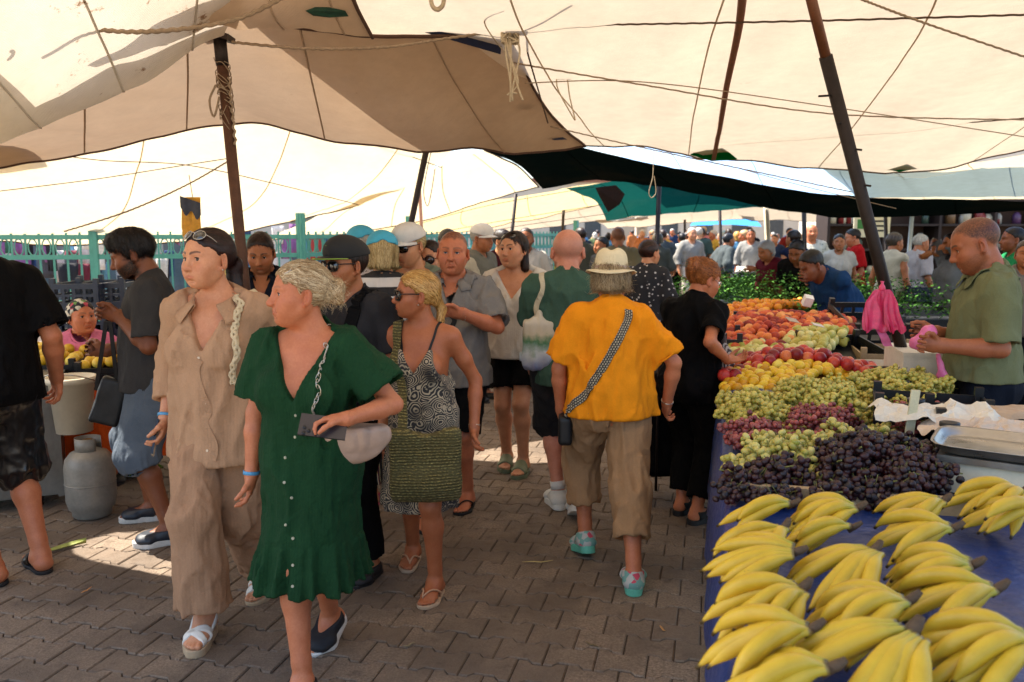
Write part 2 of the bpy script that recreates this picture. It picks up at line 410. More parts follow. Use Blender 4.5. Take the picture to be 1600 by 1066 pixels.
# ---------------------------------------------------------------- people
QF = dict(body=.0125, head=.0031, hand=.0042, foot=.005, cloth=.0085, hair=.0042, strands=1.0)
QM = dict(body=.021, head=.0062, hand=.0085, foot=.011, cloth=.0145, hair=.008, strands=.35)
QL = dict(body=.024, head=.011, hand=.016, foot=.018, cloth=.021, hair=.013, strands=0)
def ik(a, t, l1, l2, hint):
    a = np.asarray(a, float); t = np.asarray(t, float); d = t - a; L = np.linalg.norm(d)
    L2 = min(max(L, abs(l1 - l2) + .01), (l1 + l2) * .998); u = d / L; t = a + u * L2
    h = np.asarray(hint, float); h = nrm(h - u * (h @ u))
    x = (l1 * l1 - l2 * l2 + L2 * L2) / (2 * L2)
    return a + u * x + h * math.sqrt(max(l1 * l1 - x * x, 0)), t
class Human:
    def __init__(s, H=1.70, sex='f', fat=0.0, q=QF, pelvis=(0, 0, 0), yaw=0, lean=0, side=0, chest_yaw=0, head=(0, 0, 0),
                 feetL=None, feetR=None, handL=None, handR=None, elbowL=None, elbowR=None, face=None, hunch=0, bust=None, belly=0, shoulders=None, seat=False):
        s.H = H; s.k = k = H / 1.70; s.q = q; s.sex = sex; s.fat = fat; s.facep = dict(face or {})
        s.p0 = np.array([pelvis[0], pelvis[1], (.925 + pelvis[2]) * k])
        s.Rp = rotm(rz=yaw); s.Rc = rotm(rz=yaw + chest_yaw) @ rotm(rx=-lean, ry=side); s.Rn = rotm(rz=yaw + chest_yaw) @ rotm(rx=-lean - hunch, ry=side)
        s.piv = s.p0 + s.Rp @ np.array([0, 0, .08]) * k
        s.sw = (shoulders or (.158 if sex == 'f' else .180)) + .012 * fat
        s.hw = (.094 if sex == 'f' else .088)
        s.bust = bust if bust is not None else (.9 if sex == 'f' else 0)
        s.belly = belly
        nb = s.c(0, -.012, .505)
        hy, hp, hr = head
        s.Rh = rotm(rz=yaw + chest_yaw + hy) @ rotm(rx=-hp, ry=hr)
        s.nb = nb
        s.hk = k * (1.075 if sex == 'm' else 1.06)
        s.hc = nb + s.Rn @ np.array([0, .018, .085]) * k + s.Rh @ np.array([0, .022, .066]) * k
        # legs
        s.leg = {}
        for sd, ft in ((-1, feetL), (1, feetR)):
            ft = ft or {}
            x, y = ft.get('p', (sd * .10, 0)); hd = ft.get('h', -sd * .15); pt = ft.get('pitch', 0); up = ft.get('z', 0)
            Rf = rotm(rz=hd) @ rotm(rx=-pt)
            # pitch turns about the ball of the foot
            ball = np.array([x * k, y * k, up * k]) + rotm(rz=hd) @ np.array([0, .12, .0]) * k
            org = ball + Rf @ (np.array([0, -.12, 0]) * k)
            ank = org + Rf @ np.array([0, -.0, .082]) * k
            hip = s.p0 + s.Rp @ np.array([sd * s.hw, 0, -.03]) * k
            kn, ank2 = ik(hip, ank, .425 * k, .415 * k, rotm(rz=hd) @ np.array(ft.get('knee', (0, 1, .0))))
            s.leg[sd] = dict(hip=hip, kn=kn, ank=ank, org=org, R=Rf)
        s.arm = {}
        for sd, hd, el in ((-1, handL, elbowL), (1, handR, elbowR)):
            hd = hd or {}
            sh = s.c(sd * s.sw, -.012, .436)
            tgt = hd.get('p')
            if tgt is None: tgt = sh + s.Rc @ np.array([sd * (.09 + .03 * fat), .06, -.50]) * k
            else: tgt = np.array(tgt, float) * k
            eb, wr = ik(sh, tgt, .285 * k, .25 * k, s.Rp @ np.array(el if el is not None else (sd * .55, -1, -.2), float))
            d = nrm(wr - eb)
            if 'dir' in hd: d = nrm(hd['dir'])
            n = np.array(hd.get('palm', s.Rp @ np.array([-sd, 0, 0]))); n = nrm(n - d * (n @ d))
            th = np.cross(d, n) * sd * -1
            if 'thumb' in hd:
                th = np.array(hd['thumb'], float); th = nrm(th - d * (th @ d)); n2 = np.cross(th, d) * sd * -1; n = n2 if n2 @ n > -2 else n
            s.arm[sd] = dict(sh=sh, eb=eb, wr=wr, d=d, n=n, th=nrm(th), curl=hd.get('curl', .45), spread=hd.get('spread', .12), curls=hd.get('curls'))
        s.body = Field(); s._torso(s.body, 0); s._limbs(s.body); s._head(s.body)
        s.root = None
    def c(s, x, y, z):
        """point of the chest frame; z is height over the pelvis"""
        return s.piv + s.Rc @ (np.array([x, y, z - .08]) * s.k)
    def p(s, x, y, z): return s.p0 + s.Rp @ (np.array([x, y, z]) * s.k)
    def h(s, x, y, z): return s.hc + s.Rh @ (np.array([x, y, z]) * s.hk)
    def hl(s, P): return ((np.atleast_2d(P) - s.hc) @ s.Rh) / s.hk
    # ---- body
    def _torso(s, F, o, loose=0.0, shoulders=True, low=True):
        """o: offset of a garment over the skin"""
        k = s.k; f = s.fat; m = s.sex == 'm'
        E = lambda c, r, R, kk=.05: F.ell(c, (np.array(r) * k + o), R, k=kk * k)
        if low:
            E(s.p(0, -.005, -.01), (.150 + .03 * f + (0 if m else .012), .108 + .03 * f, .125), s.Rp)
            for sd in (-1, 1): E(s.p(sd * .068, -.065, -.055), (.082 + .015 * f, .078 + .015 * f, .088), s.Rp, .04)
        E(s.p(0, .008 + .025 * s.belly, .11), (.128 + .035 * f + (.01 if m else 0), .094 + .035 * f + .05 * s.belly, .15), s.Rp, .08)
        E(s.c(0, 0.0, .30), (.142 + .025 * f + (.016 if m else 0), .108 + .022 * f, .18), s.Rc, .08)
        E(s.c(0, -.015, .40), (.145 + .015 * f + (.02 if m else 0), .085 + .015 * f, .09), s.Rc, .06)
        if s.bust:
            for sd in (-1, 1): E(s.c(sd * .073, .075 + .02 * s.bust, .285), np.array((.068, .06, .066)) * (.8 + .25 * s.bust), s.Rc, .04)
        elif m:
            for sd in (-1, 1): E(s.c(sd * .075, .062, .34), (.08, .045, .06), s.Rc, .05)
        if shoulders:
            for sd in (-1, 1):
                F.cap(s.c(sd * .05, -.02, .452), s.c(sd * (s.sw - .01), -.012, .432), .046 * k + o, .05 * k + o, k=.05 * k)
                F.cap(s.c(sd * .02, -.028, .51), s.c(sd * .13, -.022, .445), .030 * k + o, .034 * k + o, k=.05 * k)
    def _leg(s, F, sd, o=0):
        k = s.k; f = s.fat; L = s.leg[sd]; fw = nrm(s.Rp @ np.array([0, 1, 0])); m = s.sex == 'm'
        mid = L['hip'] * .55 + L['kn'] * .45
        F.cap(L['hip'], mid, (.088 + .014 * f) * k + o, (.074 + .012 * f) * k + o, k=.03 * k)
        F.cap(mid, L['kn'], (.074 + .012 * f) * k + o, (.054 + .006 * f) * k + o, k=.03 * k)
        ax = L['ank'] - L['kn']; bk = L['R'] @ np.array([0, -1, 0])
        ca = L['kn'] + ax * .30 + bk * .014 * k
        F.cap(L['kn'], ca, (.052 + .005 * f) * k + o, (.053 + .007 * f) * k + o, k=.025 * k)
        F.cap(ca, L['ank'] - ax * .12, (.053 + .007 * f) * k + o, (.036 + .004 * f) * k + o, k=.03 * k)
        F.cap(L['ank'] - ax * .13, L['ank'] + ax * .02, (.034 + .004 * f) * k + o, (.034 + .003 * f) * k + o, k=.02 * k)
        return L
    def fpt(s, sd, x, y, z): L = s.leg[sd]; return L['org'] + L['R'] @ (np.array([x * sd, y, z]) * s.k)
    def _foot(s, F, sd, o=0, toes=True):
        """foot frame: y forward, x outward"""
        k = s.k; P = lambda x, y, z: s.fpt(sd, x, y, z); wx = s.leg[sd]['R'] @ np.array([1, 0, 0])
        F.cap(P(0, -.032, .034), P(0, .02, .05), .031 * k + o, .034 * k + o, k=.03 * k)
        F.cap(P(0, -.03, .026), P(.003, .10, .024), .026 * k + o, .02 * k + o, k=.02 * k, wide=wx, ratio=1.55)
        F.cap(P(-.004, .01, .062), P(-.006, .105, .026), .03 * k + o, .018 * k + o, k=.03 * k, wide=wx, ratio=1.3)
        F.cap(P(0, .095, .018), P(-.004, .135, .016), .018 * k + o, .013 * k + o, k=.02 * k, wide=wx, ratio=2.3)
        if toes:
            for i, (x, y, r) in enumerate(((-.028, .178, .0125), (-.008, .180, .0095), (.009, .172, .009), (.024, .160, .0085), (.037, .145, .008))):
                F.cap(P(x * .95, .12, .016), P(x, y - r, .011), r * k * 1.02 + o, r * k + o, k=.006 * k)
    def _limbs(s, F):
        k = s.k; f = s.fat; m = s.sex == 'm'; a = .004 if m else 0
        for sd in (-1, 1):
            s._leg(F, sd); s._foot(F, sd)
            A = s.arm[sd]
            md = A['sh'] * .5 + A['eb'] * .5
            F.cap(A['sh'], md, (.047 + a + .008 * f) * k, (.0395 + a + .008 * f) * k, k=.03 * k)
            F.cap(md, A['eb'], (.0395 + a + .008 * f) * k, (.034 + a + .005 * f) * k, k=.03 * k)
            q = A['eb'] * .7 + A['wr'] * .3
            F.cap(A['eb'], q, (.034 + a + .004 * f) * k, (.0365 + a + .005 * f) * k, k=.02 * k)
            F.cap(q, A['wr'], (.0365 + a + .005 * f) * k, (.025 + a * .6 + .002 * f) * k, k=.02 * k, wide=A['th'], ratio=1.12)
            s._hand(F, sd)
    def hp(s, sd, l, t, n):
        """hand frame: along, towards the thumb, towards the palm side"""
        A = s.arm[sd]; return A['wr'] + (A['d'] * l + A['th'] * t + A['n'] * n) * s.k * (1 if s.sex == 'm' else .93)
    def _hand(s, F, sd):
        A = s.arm[sd]; k = s.k * (1 if s.sex == 'm' else .93); d, th, n = A['d'], A['th'], A['n']
        P = lambda l, t, q: A['wr'] + (d * l + th * t + n * q) * k
        F.cap(P(-.01, 0, 0), P(.045, .0, .002), .025 * k, .02 * k, k=.02, wide=th, ratio=1.35)
        F.cap(P(.035, .004, .002), P(.078, 0, .003), .0165 * k, .0135 * k, k=.015, wide=th, ratio=2.5)
        s.tips = getattr(s, 'tips', {})
        for i, (t, L, r) in enumerate(((.030, .074, .0092), (.0105, .082, .0094), (-.0095, .076, .009), (-.028, .060, .008))):
            cu = (A['curls'][i] if A['curls'] else A['curl']) * 1.35
            p = P(.082 - abs(t) * .12, t, .003); ang = .12 + cu * .5
            sp = t / .03 * A['spread']
            for j, fr in enumerate((.46, .31, .25)):
                dr = (d * math.cos(ang) + n * math.sin(ang)); dr = nrm(dr + th * sp)
                e = p + dr * L * fr * k
                F.cap(p, e, r * (1 - .09 * j) * k, r * (1 - .09 * (j + 1)) * k, k=.0045)
                p = e; ang += cu * (1.0 if j == 0 else .75)
            s.tips[sd, i] = p
        c = A['curl']; p = P(.022, .026, .006)
        for j, (L, r) in enumerate(((.042, .0135), (.032, .0108), (.026, .0092))):
            dr = nrm(d * (.72 + .1 * j) + th * (.75 - .38 * j - .25 * c) + n * (.30 + .28 * j * (.5 + c)))
            e = p + dr * L * k; F.cap(p, e, r * k, r * .88 * k, k=.008); p = e
        s.tips[sd, 4] = p
    def _head(s, F):
        k = s.hk; g = s.facep; H = s.h; R = s.Rh
        w = g.get('w', 1.0); jaw = g.get('jaw', 1.0 if s.sex == 'm' else .93); nose = g.get('nose', 1.0); fatf = g.get('fat', max(0, s.fat) * .5)
        E = lambda c, r, kk, op='u', RR=None: F.ell(H(*c), np.array(r) * k, R if RR is None else R @ RR, op=op, k=kk * k)
        C = lambda a, b, ra, rb, kk, op='u', **kw: F.cap(H(*a), H(*b), ra * k, rb * k, op=op, k=kk * k, **kw)
        nr = (.042 if s.sex == 'f' else .053) + .010 * s.fat + g.get('neck', 0)
        F.cap(H(0, -.026, -.05), s.c(0, -.022, .46), nr * s.k, nr * 1.06 * s.k, k=.03 * k)
        F.cap(s.nb * .5 + H(0, -.02, -.08) * .5, s.c(0, -.02, .44), nr * s.k, nr * 1.18 * s.k, k=.04 * k)
        E((0, -.017, .030), (.0745 * w, .0965, .083), .02)
        E((0, .022, .012), (.066 * w, .066, .078), .03)
        E((0, .034, -.040), (.058 * w + .006 * fatf, .054, .062), .03)
        E((0, .040, -.076), (.043 * jaw * w + .008 * fatf, .045, .034), .03)
        E((0, .071, -.094), (.021 * jaw, .017, .016), .025)
        for sd in (-1, 1):
            C((sd * .054 * w * jaw, -.002, -.050), (sd * .028 * jaw, .055, -.088), .017 + .005 * fatf, .016 + .006 * fatf, .03)
            E((sd * .043 * w, .058, -.028), (.025 + .004 * fatf, .025, .021), .03)
            E((sd * .033, .064, -.055), (.02 + .008 * fatf, .024, .025), .03)
            C((sd * .012, .0835, .0185), (sd * .046 * w, .069, .0195), .0105, .010, .014)
        if fatf > .3: E((0, .035, -.100), (.035, .045, .018 * fatf + .01), .03)
        for sd in (-1, 1): E((sd * .0315, .0985, -.001), (.0185, .0185, .0125), .016, 's')
        # lids with a slit
        op = g.get('open', 1.0) * 1.15
        for sd in (-1, 1):
            E((sd * .0315, .0715, -.001), (.0158, .0148, .0138), .008)
            E((sd * .0315, .087, -.0012), (.0128, .012, .0052 * op), .002, 's')
        # nose
        C((0, .088, .010), (0, .1035 + .005 * nose, -.030), .0070, .0090 * nose, .016)
        E((0, .1035 + .006 * nose, -.0345), (.0112 * nose, .0105, .0100), .014)
        for sd in (-1, 1):
            E((sd * .0115 * nose, .0975, -.038), (.0075 * nose, .0105, .0078), .008)
            E((sd * .0058, .1045, -.0445), (.0032, .0045, .004), .003, 's')
        # mouth
        E((0, .074, -.064), (.029, .021, .024), .02)
        mo = g.get('mouth', 0.0)
        for sd in (-1, 1):
            C((0, .0950, -.0605 + .001), (sd * .0225, .0845, -.0660), .0054, .0028, .006)
            C((0, .0935, -.0715 - .006 * mo), (sd * .021, .0840, -.0680), .0068, .0028, .006)
        C((-.021, .0915 - .003, -.0662), (.021, .0915 - .003, -.0662), .0016 + .004 * mo, .0016 + .004 * mo, .003, 's')
        C((-.006, .1015, -.0662), (.006, .1015, -.0662), .0022 + .005 * mo, .0022 + .005 * mo, .003, 's')
        E((0, .093, -.0835), (.016, .008, .005), .012, 's')
        for sd in (-1, 1):
            Re = rotm(rz=sd * -.5, rx=.16)
            E((sd * .0815 * w, -.010, -.014), (.0085, .0205, .0325), .006, RR=Re)
            E((sd * .0885 * w, -.001, -.010), (.0058, .0115, .020), .005, 's', RR=Re)
            E((sd * .0745 * w, .001, -.041), (.006, .0085, .0095), .006)
        # creases from the nose to the mouth
        ag = g.get('age', 0)
        if ag:
            for sd in (-1, 1): C((sd * .017, .099, -.040), (sd * .031, .088, -.068), .0022 * ag, .0018 * ag, .008, 's')
    def _facecol(s, V):
        g = s.facep; L = s.hl(V); x, y, z = L.T; ax = np.abs(x)
        C = np.zeros((len(V), 3), np.float32)
        zz = z + .0665 + .004 * np.clip(ax / .022, 0, 1) * 0
        lipw = np.clip(1 - ax / .0255, 0, 1) ** .5
        C[:, 0] = np.clip(1.6 - np.abs(zz) / (.0075 * lipw + 1e-4), 0, 1) * (y > .078) * (ax < .0255) * g.get('lips', .8)
        ck = np.exp(-((ax - .045) / .02) ** 2 - ((z + .035) / .022) ** 2) * (y > .03) + np.exp(-(x / .014) ** 2 - ((z + .034) / .014) ** 2) * (y > .09) + (ax > .074) * (np.abs(z + .014) < .04)
        C[:, 0] = np.maximum(C[:, 0], .30 * np.clip(ck, 0, 1))
        bt = np.clip((ax - .013) / .034, 0, 1)
        bz = .0225 + .0065 * np.sin(bt * 2.3) - .002 * bt
        C[:, 1] = np.clip(1.7 - np.abs(z - bz) / (.0042 * (1.1 - .6 * bt)), 0, 1) * (ax > .010) * (ax < .050) * (y > .05) * g.get('brow', .8)
        b = g.get('beard', 0)
        if b:
            jl = -.030 - .0 * ax
            m = np.clip((jl - z + np.clip((y - .03) * .25, -.01, .012) * -1) / .014, 0, 1) * np.clip((y + .012) / .015, 0, 1) * np.clip((z + .125) / .02, 0, 1)
            m *= 1 - np.clip(1.3 - np.hypot(x / .024, (z + .066) / .0085), 0, 1) * (y > .07)
            m = np.maximum(m, np.clip((.035 - np.abs(ax - .068)) / .01, 0, 1) * np.clip((.006 - np.abs(y - .012)) / .006, 0, 1) * (z < .01) * (z > -.06))
            C[:, 2] = m * b
        sp = g.get('scalp', 0)
        if sp:
            hz = .066 - np.clip(-(y - .05) / .05, 0, 1) * .045 - np.clip(-(y + .01) / .07, 0, 1) * .075
            hz = hz + .010 * vnoise(x * 70, y * 70, z * 70); m = np.clip((z - hz) / .016, 0, 1) * (1 - g.get('baldtop', 0) * np.clip((z - .055) / .03, 0, 1))
            m *= 1 - np.clip(1.4 - np.hypot((y + .006) / .024, (z + .012) / .036), 0, 1) * (ax > .066)
            C[:, 2] = np.maximum(C[:, 2], m * sp)
        return C
    # ---- building
    def start(s, loc, rz, label, cat='person', group=None, name='person'):
        s.root = empty(name, loc, rz, label, cat, group); return s.root
    def mk_body(s, material, bare_feet=True):
        q = s.q; parts = []
        V, Q = s.body.mesh(q['body'])
        L = s.hl(V); keep = ~((L[:, 2] > -.075 - L[:, 1] * .25) & (np.linalg.norm(L, axis=1) < .22))
        for sd in (-1, 1):
            A = s.arm[sd]; r = V - A['wr']; keep &= ~((r @ A['d'] > .002) & (np.linalg.norm(r, axis=1) < .23 * s.k))
            if bare_feet: f = (V - s.leg[sd]['org']); keep &= ~((np.linalg.norm(f - s.leg[sd]['R'] @ np.array([0, .07, 0]), axis=1) < .19 * s.k) & (f @ s.leg[sd]['R'][:, 2] < .085 * s.k))
        parts.append(trim(V, Q, keep))
        c = s.hc; m = .17 * s.hk
        V, Q = s.body.mesh(q['head'], c - m * 1.0, c + m * 1.0)
        L = s.hl(V); e = q['body'] * 1.3; parts.append(trim(V, Q, (L[:, 2] > -.075 - e - L[:, 1] * .25) & (np.abs(V - c).max(1) < m * .97)))
        for sd in (-1, 1):
            A = s.arm[sd]; c = A['wr'] + A['d'] * .09 * s.k; m = .125 * s.k
            V, Q = s.body.mesh(q['hand'], c - m, c + m)
            r = V - A['wr']; cl = np.abs(V - c).max(1) < m * .96
            # only the hand itself, not the thigh next to it
            tips = np.array([s.tips[sd, i] for i in range(5)]); mid = A['wr'] + A['d'] * .05
            dist = np.min([np.linalg.norm(V - (A['wr'] * (1 - t) + tp * t), axis=1) for tp in tips for t in (0, .2, .4, .6, .8, 1)], 0)
            parts.append(trim(V, Q, cl & (r @ A['d'] > .002 - e) & (dist < .045 * s.k)))
            if bare_feet:
                Lg = s.leg[sd]; c = Lg['org'] + Lg['R'] @ np.array([0, .07, .05]); m = .165 * s.k
                V, Q = s.body.mesh(q['foot'], c - m, c + m)
                f = V - Lg['org']; parts.append(trim(V, Q, (f @ Lg['R'][:, 2] < .085 * s.k + e) & (np.linalg.norm(f - Lg['R'] @ np.array([0, .07, 0]), axis=1) < .19 * s.k)))
        V, Q = join(parts)
        me = mesh_np('body', V, Q, True, material); set_attr(me, 'face', s._facecol(V))
        o = link('body', me, None, s.root); s.body_obj = o; return o
    def mk_eyes(s, iris='#3a2a1c', look=(0, 0)):
        if s.q is QL: return
        mw = mat('eye_white', '#d8d0c8', .25, .06, bump=0, coat=.5); mi = mat('iris_' + iris, iris, .15, .3, 300, bump=0, coat=1.); mp = mat('pupil', '#050404', .1, 0, bump=0, coat=1.)
        for sd in (-1, 1):
            c = s.h(sd * .0315, .0712, -.001); r = .0133 * s.hk
            mb = MB(); n = 14; prof = [(r * math.sin(a), r * math.cos(a)) for a in np.linspace(.03, math.pi - .03, 12)]
            Rl = s.Rh @ rotm(rz=look[0], rx=look[1]) @ rotm(rx=-math.pi / 2)
            mb.lathe(prof, c, n, Rl); e = mb.build('eye', mw, s.root, True)
            mb = MB(); pr = [(.0001, 1.012 * r)] + [(r * 1.012 * math.sin(a), r * 1.012 * math.cos(a)) for a in (.15, .36, .56)]
            mb.lathe(pr[1:][::-1], c, n, Rl); mb.build('iris', mi, e, True)
            mb = MB(); mb.lathe([(r * 1.03 * math.sin(a), r * 1.03 * math.cos(a)) for a in (.27, .13, .01)], c, n, Rl); mb.build('pupil', mp, e, True)
            ml = mat('lashes', '#140d0a', .7, 0, bump=0)
            pts = [s.h(sd * .0315 + math.cos(a) * .0142, .0715 + .0150 * math.sin(a) * .75 + .0035, -.001 + .0062 * s.facep.get('open', 1) * math.sin(a) + .0006) for a in np.linspace(.15, math.pi - .15, 9)]
            MB().tube(pts, [.0007, .0013, .0017, .0019, .0019, .0019, .0017, .0013, .0007], 5).build('eyelashes', ml, s.root, True)
def ribbons(paths, widths, normals):
    """flat tapering strips along paths (n,m,3) with surface normals"""
    P = np.asarray(paths); n, m, _ = P.shape
    T = np.gradient(P, axis=1); T /= np.linalg.norm(T, axis=2, keepdims=True) + 1e-9
    S = np.cross(T, normals); S /= np.linalg.norm(S, axis=2, keepdims=True) + 1e-9
    w = np.asarray(widths)[:, None, None] * (1 - .75 * np.linspace(0, 1, m) ** 2)[None, :, None]
    A = P - S * w; B = P + S * w
    V = np.stack([A, B], 2).reshape(-1, 3)
    i = np.arange(n)[:, None] * 2 * m + np.arange(m - 1)[None, :] * 2
    Q = np.stack([i, i + 1, i + 3, i + 2], -1).reshape(-1, 4)
    return V, Q
def strands(F, starts, dirf, steps, step, lift, width, rng, wave=0.0, gravity=None):
    """strands that run over the surface of field F along dirf"""
    P = F.push(starts, .0006); paths = [P.copy()]; nm = [F.grad(P)]
    for i in range(steps):
        g = F.grad(P); d = dirf(P); d = d - g * np.sum(d * g, 1)[:, None] * .9
        d /= np.linalg.norm(d, axis=1, keepdims=True) + 1e-9
        d += rng.normal(0, .10 + wave, P.shape)
        P = P + d * step
        off = .0006 + lift * (i / steps) * rng.rand(len(P))
        P -= g * (F.at(P) - off)[:, None] * .8
        paths.append(P.copy()); nm.append(g)
    return ribbons(np.stack(paths, 1), rng.uniform(.6, 1.3, len(P)) * width, np.stack(nm, 1))
def mk_hair(s, style, material, seed=1, thick=1.0, loose=None, **o):
    """hair of one head as a shell plus strands"""
    F = Field(); k = s.hk; H = s.h; R = s.Rh; q = s.q; rng = np.random.RandomState(seed); w = s.facep.get('w', 1.0)
    E = lambda c, r, kk=.02, op='u', RR=None: F.ell(H(*c), np.array(r) * k, R if RR is None else R @ RR, op=op, k=kk * k)
    C = lambda a, b, ra, rb, kk=.02, op='u': F.cap(H(*a), H(*b), ra * k, rb * k, op=op, k=kk * k)
    PL = lambda p, n, op='i', kk=.01: F.half(H(*p), R @ np.array(n, float), op=op, k=kk * k)
    t = .006 * thick
    tx = t * (.45 if style == 'short' else 1)
    E((0, -.018, .031), (.0745 * w + tx, .0965 + t * (.75 if style == 'short' else 1), .083 + t))
    E((0, .018, .016), (.066 * w + tx, .068 + t * .8, .076 + t), .03)
    def groove(x, y, z):
        # fine relief along the strands
        P = np.stack([x, y, z], -1); L = (P - s.hc) @ R / k
        a = np.arctan2(L[..., 0], L[..., 2] + .3) * 40; b = np.arctan2(L[..., 1], np.hypot(L[..., 0], L[..., 2])) * 9
        return vnoise(a, b * o.get('along', 1.0), L[..., 1] * 12) * o.get('relief', .0022) * k
    F.disp = groove
    def face():
        ln = o.get('line', 0)
        E((0, .098, -.028 + ln), (.069 * w, .082, .097), .026, 's')
        for sd in (-1, 1): E((sd * .056 * w, .048, -.030 + ln * .5), (.036, .043, .066), .024, 's')
    tie = None
    tail = []
    if style in ('tied', 'ponytail', 'bun', 'clip'):
        face()
        PL((0, -.07, -.062), (0, .35, -1)); PL((0, .03, -.02), (0, .75, -1), kk=.02)
        for sd in (-1, 1): E((sd * .083, -.002, -.016), (.02, .021, .035), .008, 's')
        ty, tz = o.get('tie', (-.108, .025)); tie = np.array([o.get('tiex', 0), ty, tz])
        E((tie[0], ty + .012, tz), (.03, .022, .03), .03)
    elif style == 'short':
        face()
        PL((0, -.09, o.get('nape', -.055) - .022), (0, .30, -1), kk=.03); PL((0, .022, -.026), (0, 1.5, -1), kk=.03)
        for sd in (-1, 1): E((sd * .085, -.006, -.022), (.018, .020, .036), .012, 's')
        if o.get('top'): E((0, .02, .085), (.06, .075, .03 * o['top']), .03)
    elif style in ('bob', 'long'):
        dn = o.get('down', -.09)
        for sd in (-1, 1): C((sd * .062, -.022, .02), (sd * .066, -.030, dn), .030, .026, .03)
        C((0, -.06, .0), (0, -.068, dn - .01), .062, .055, .03)
        face()
        E((0, .06, -.12), (.075, .075, .09), .015, 's')
        if style == 'bob': PL((0, -.05, dn - .012), (0, .1, -1), kk=.035)
    elif style == 'curly':
        E((0, -.02, .03), (.094 * thick, .112 * thick, .098 * thick)); face()
        PL((0, -.07, -.085), (0, .35, -1))
    if style == 'ponytail' or o.get('tail'):
        pts = o.get('tail', [(0, -.13, .02), (.0, -.145, -.05), (.0, -.13, -.15)])
        pts = [tuple(tie)] + list(pts); rr = o.get('tailr', [.018, .026, .030, .014])
        for a, b, ra, rb in zip(pts[:-1], pts[1:], rr[:-1], rr[1:]): C(a, b, ra, rb, .012)
        tail = [H(*p) for p in pts]
    if style in ('bun', 'clip'):
        for i in range(7):
            a = rng.rand() * 6.28; e = rng.uniform(-.02, .02, 3); br = o.get('bunr', .03)
            E((tie[0] + math.cos(a) * br * .55, tie[1] - .012 + e[1] * .6, tie[2] + math.sin(a) * br * .55), (br * .6, br * .6, br * .62), .012)
    V, Q = F.mesh(q['hair'])
    obj = link('hair', mesh_np('hair', V, Q, True, material), None, s.root); sn = q['strands'] > 0 and o.get('n', 1) > 0; set_attr(obj.data, 'rnd', np.full((len(V), 3), .25 if sn else .5))  # shell coloured darker below the strands so they stand out as highlights
    if not sn or len(V) < 10: return obj
    # loose strands over the shell
    n = max(20, int(o.get('n', 1500) * q['strands'] * 1.3))
    st = V[rng.randint(0, len(V), n)]
    crown = H(0, -.05, .11)
    down = R @ np.array([0, -.15, -1.0])
    def dirf(P):
        if tie is not None:
            T = H(*tie); d = T - P; dist = np.linalg.norm(d, axis=1, keepdims=True)
            d = d / (dist + 1e-9)
            if tail:
                near = np.exp(-(dist / (.05 * k)) ** 2); d = d * (1 - near) + nrm(tail[-1] - tail[0]) * near
                far = np.min([np.linalg.norm(P - t_, axis=1) for t_ in tail[1:]], 0)[:, None] < .045
                d = np.where(far, nrm(tail[-1] - tail[1]), d)
            return d
        d = P - crown; d /= np.linalg.norm(d, axis=1, keepdims=True) + 1e-9
        return d * .6 + down * o.get('fall', .7)
    Vs, Qs = strands(F, st, dirf, o.get('steps', 7), o.get('step', .011) * k, o.get('lift', .004), o.get('sw', .0012), rng, o.get('wave', .05))
    parts = [(Vs, Qs)]
    if o.get('fly'):     # stray hairs
        m = int(o['fly'] * q['strands']); src = V if not o.get('flyat') else V[np.linalg.norm(s.hl(V) - np.array(o['flyat']), axis=1) < o.get('flyr', .05)]
        st = src[rng.randint(0, len(src), m)]; P = F.push(st, .001); g = F.grad(P); paths = [P.copy()]; d = g * .5 + nrm(down) * .35 + rng.normal(0, .5, P.shape)
        if tie is not None: d = dirf(P) * .5 + g * .4 + rng.normal(0, .35, P.shape)
        for i in range(6):
            d = d + rng.normal(0, .22, P.shape) + np.array([0, 0, -.10]); P = P + d / np.linalg.norm(d, axis=1, keepdims=True) * .008 * k * o.get('flyl', 1.0); paths.append(P.copy())
        PP = np.stack(paths, 1); parts.append(ribbons(PP, np.full(m, .00055), np.repeat(g[:, None, :], 7, 1)))
    Vs, Qs = join(parts)
    me = mesh_np('hair_strands', Vs, Qs, True, material); nst = len(parts[0][0]) // n; rv = np.concatenate([np.repeat(rng.rand(n), nst), np.full(len(Vs) - n * nst, .7)]); set_attr(me, 'rnd', np.stack([rv] * 3, 1)); link('hair_strands', me, None, s.root)['kind'] = 'stuff'
    return obj
def cone(F, a, b, ra, rb, op='u', k=.02, wide=None, ratio=1.0, flat_a=False):
    """round bar from a to b, rounded at a, cut flat at b"""
    a = np.asarray(a, float); b = np.asarray(b, float); ba = b - a; L = np.linalg.norm(ba); u = ba / L
    if wide is not None: w = nrm(np.asarray(wide, float) - u * (np.asarray(wide, float) @ u))
    def f(x, y, z):
        px, py, pz = x - a[0], y - a[1], z - a[2]
        h = px * u[0] + py * u[1] + pz * u[2]; t = np.clip(h / L, 0, 1.2); hc = np.maximum(h, 0) if not flat_a else h
        qx, qy, qz = px - hc * u[0], py - hc * u[1], pz - hc * u[2]
        d2 = qx * qx + qy * qy + qz * qz
        if wide is not None:
            dw = qx * w[0] + qy * w[1] + qz * w[2]; d2 = d2 - dw * dw * (1 - 1 / ratio ** 2)
        d = np.maximum(np.sqrt(np.maximum(d2, 1e-12)) - (ra + (rb - ra) * t), h - L)
        return np.maximum(d, -h) if flat_a else d
    r = max(ra, rb) * max(1, ratio)
    return F._add(f, np.minimum(a, b) - r, np.maximum(a, b) + r, op, k)
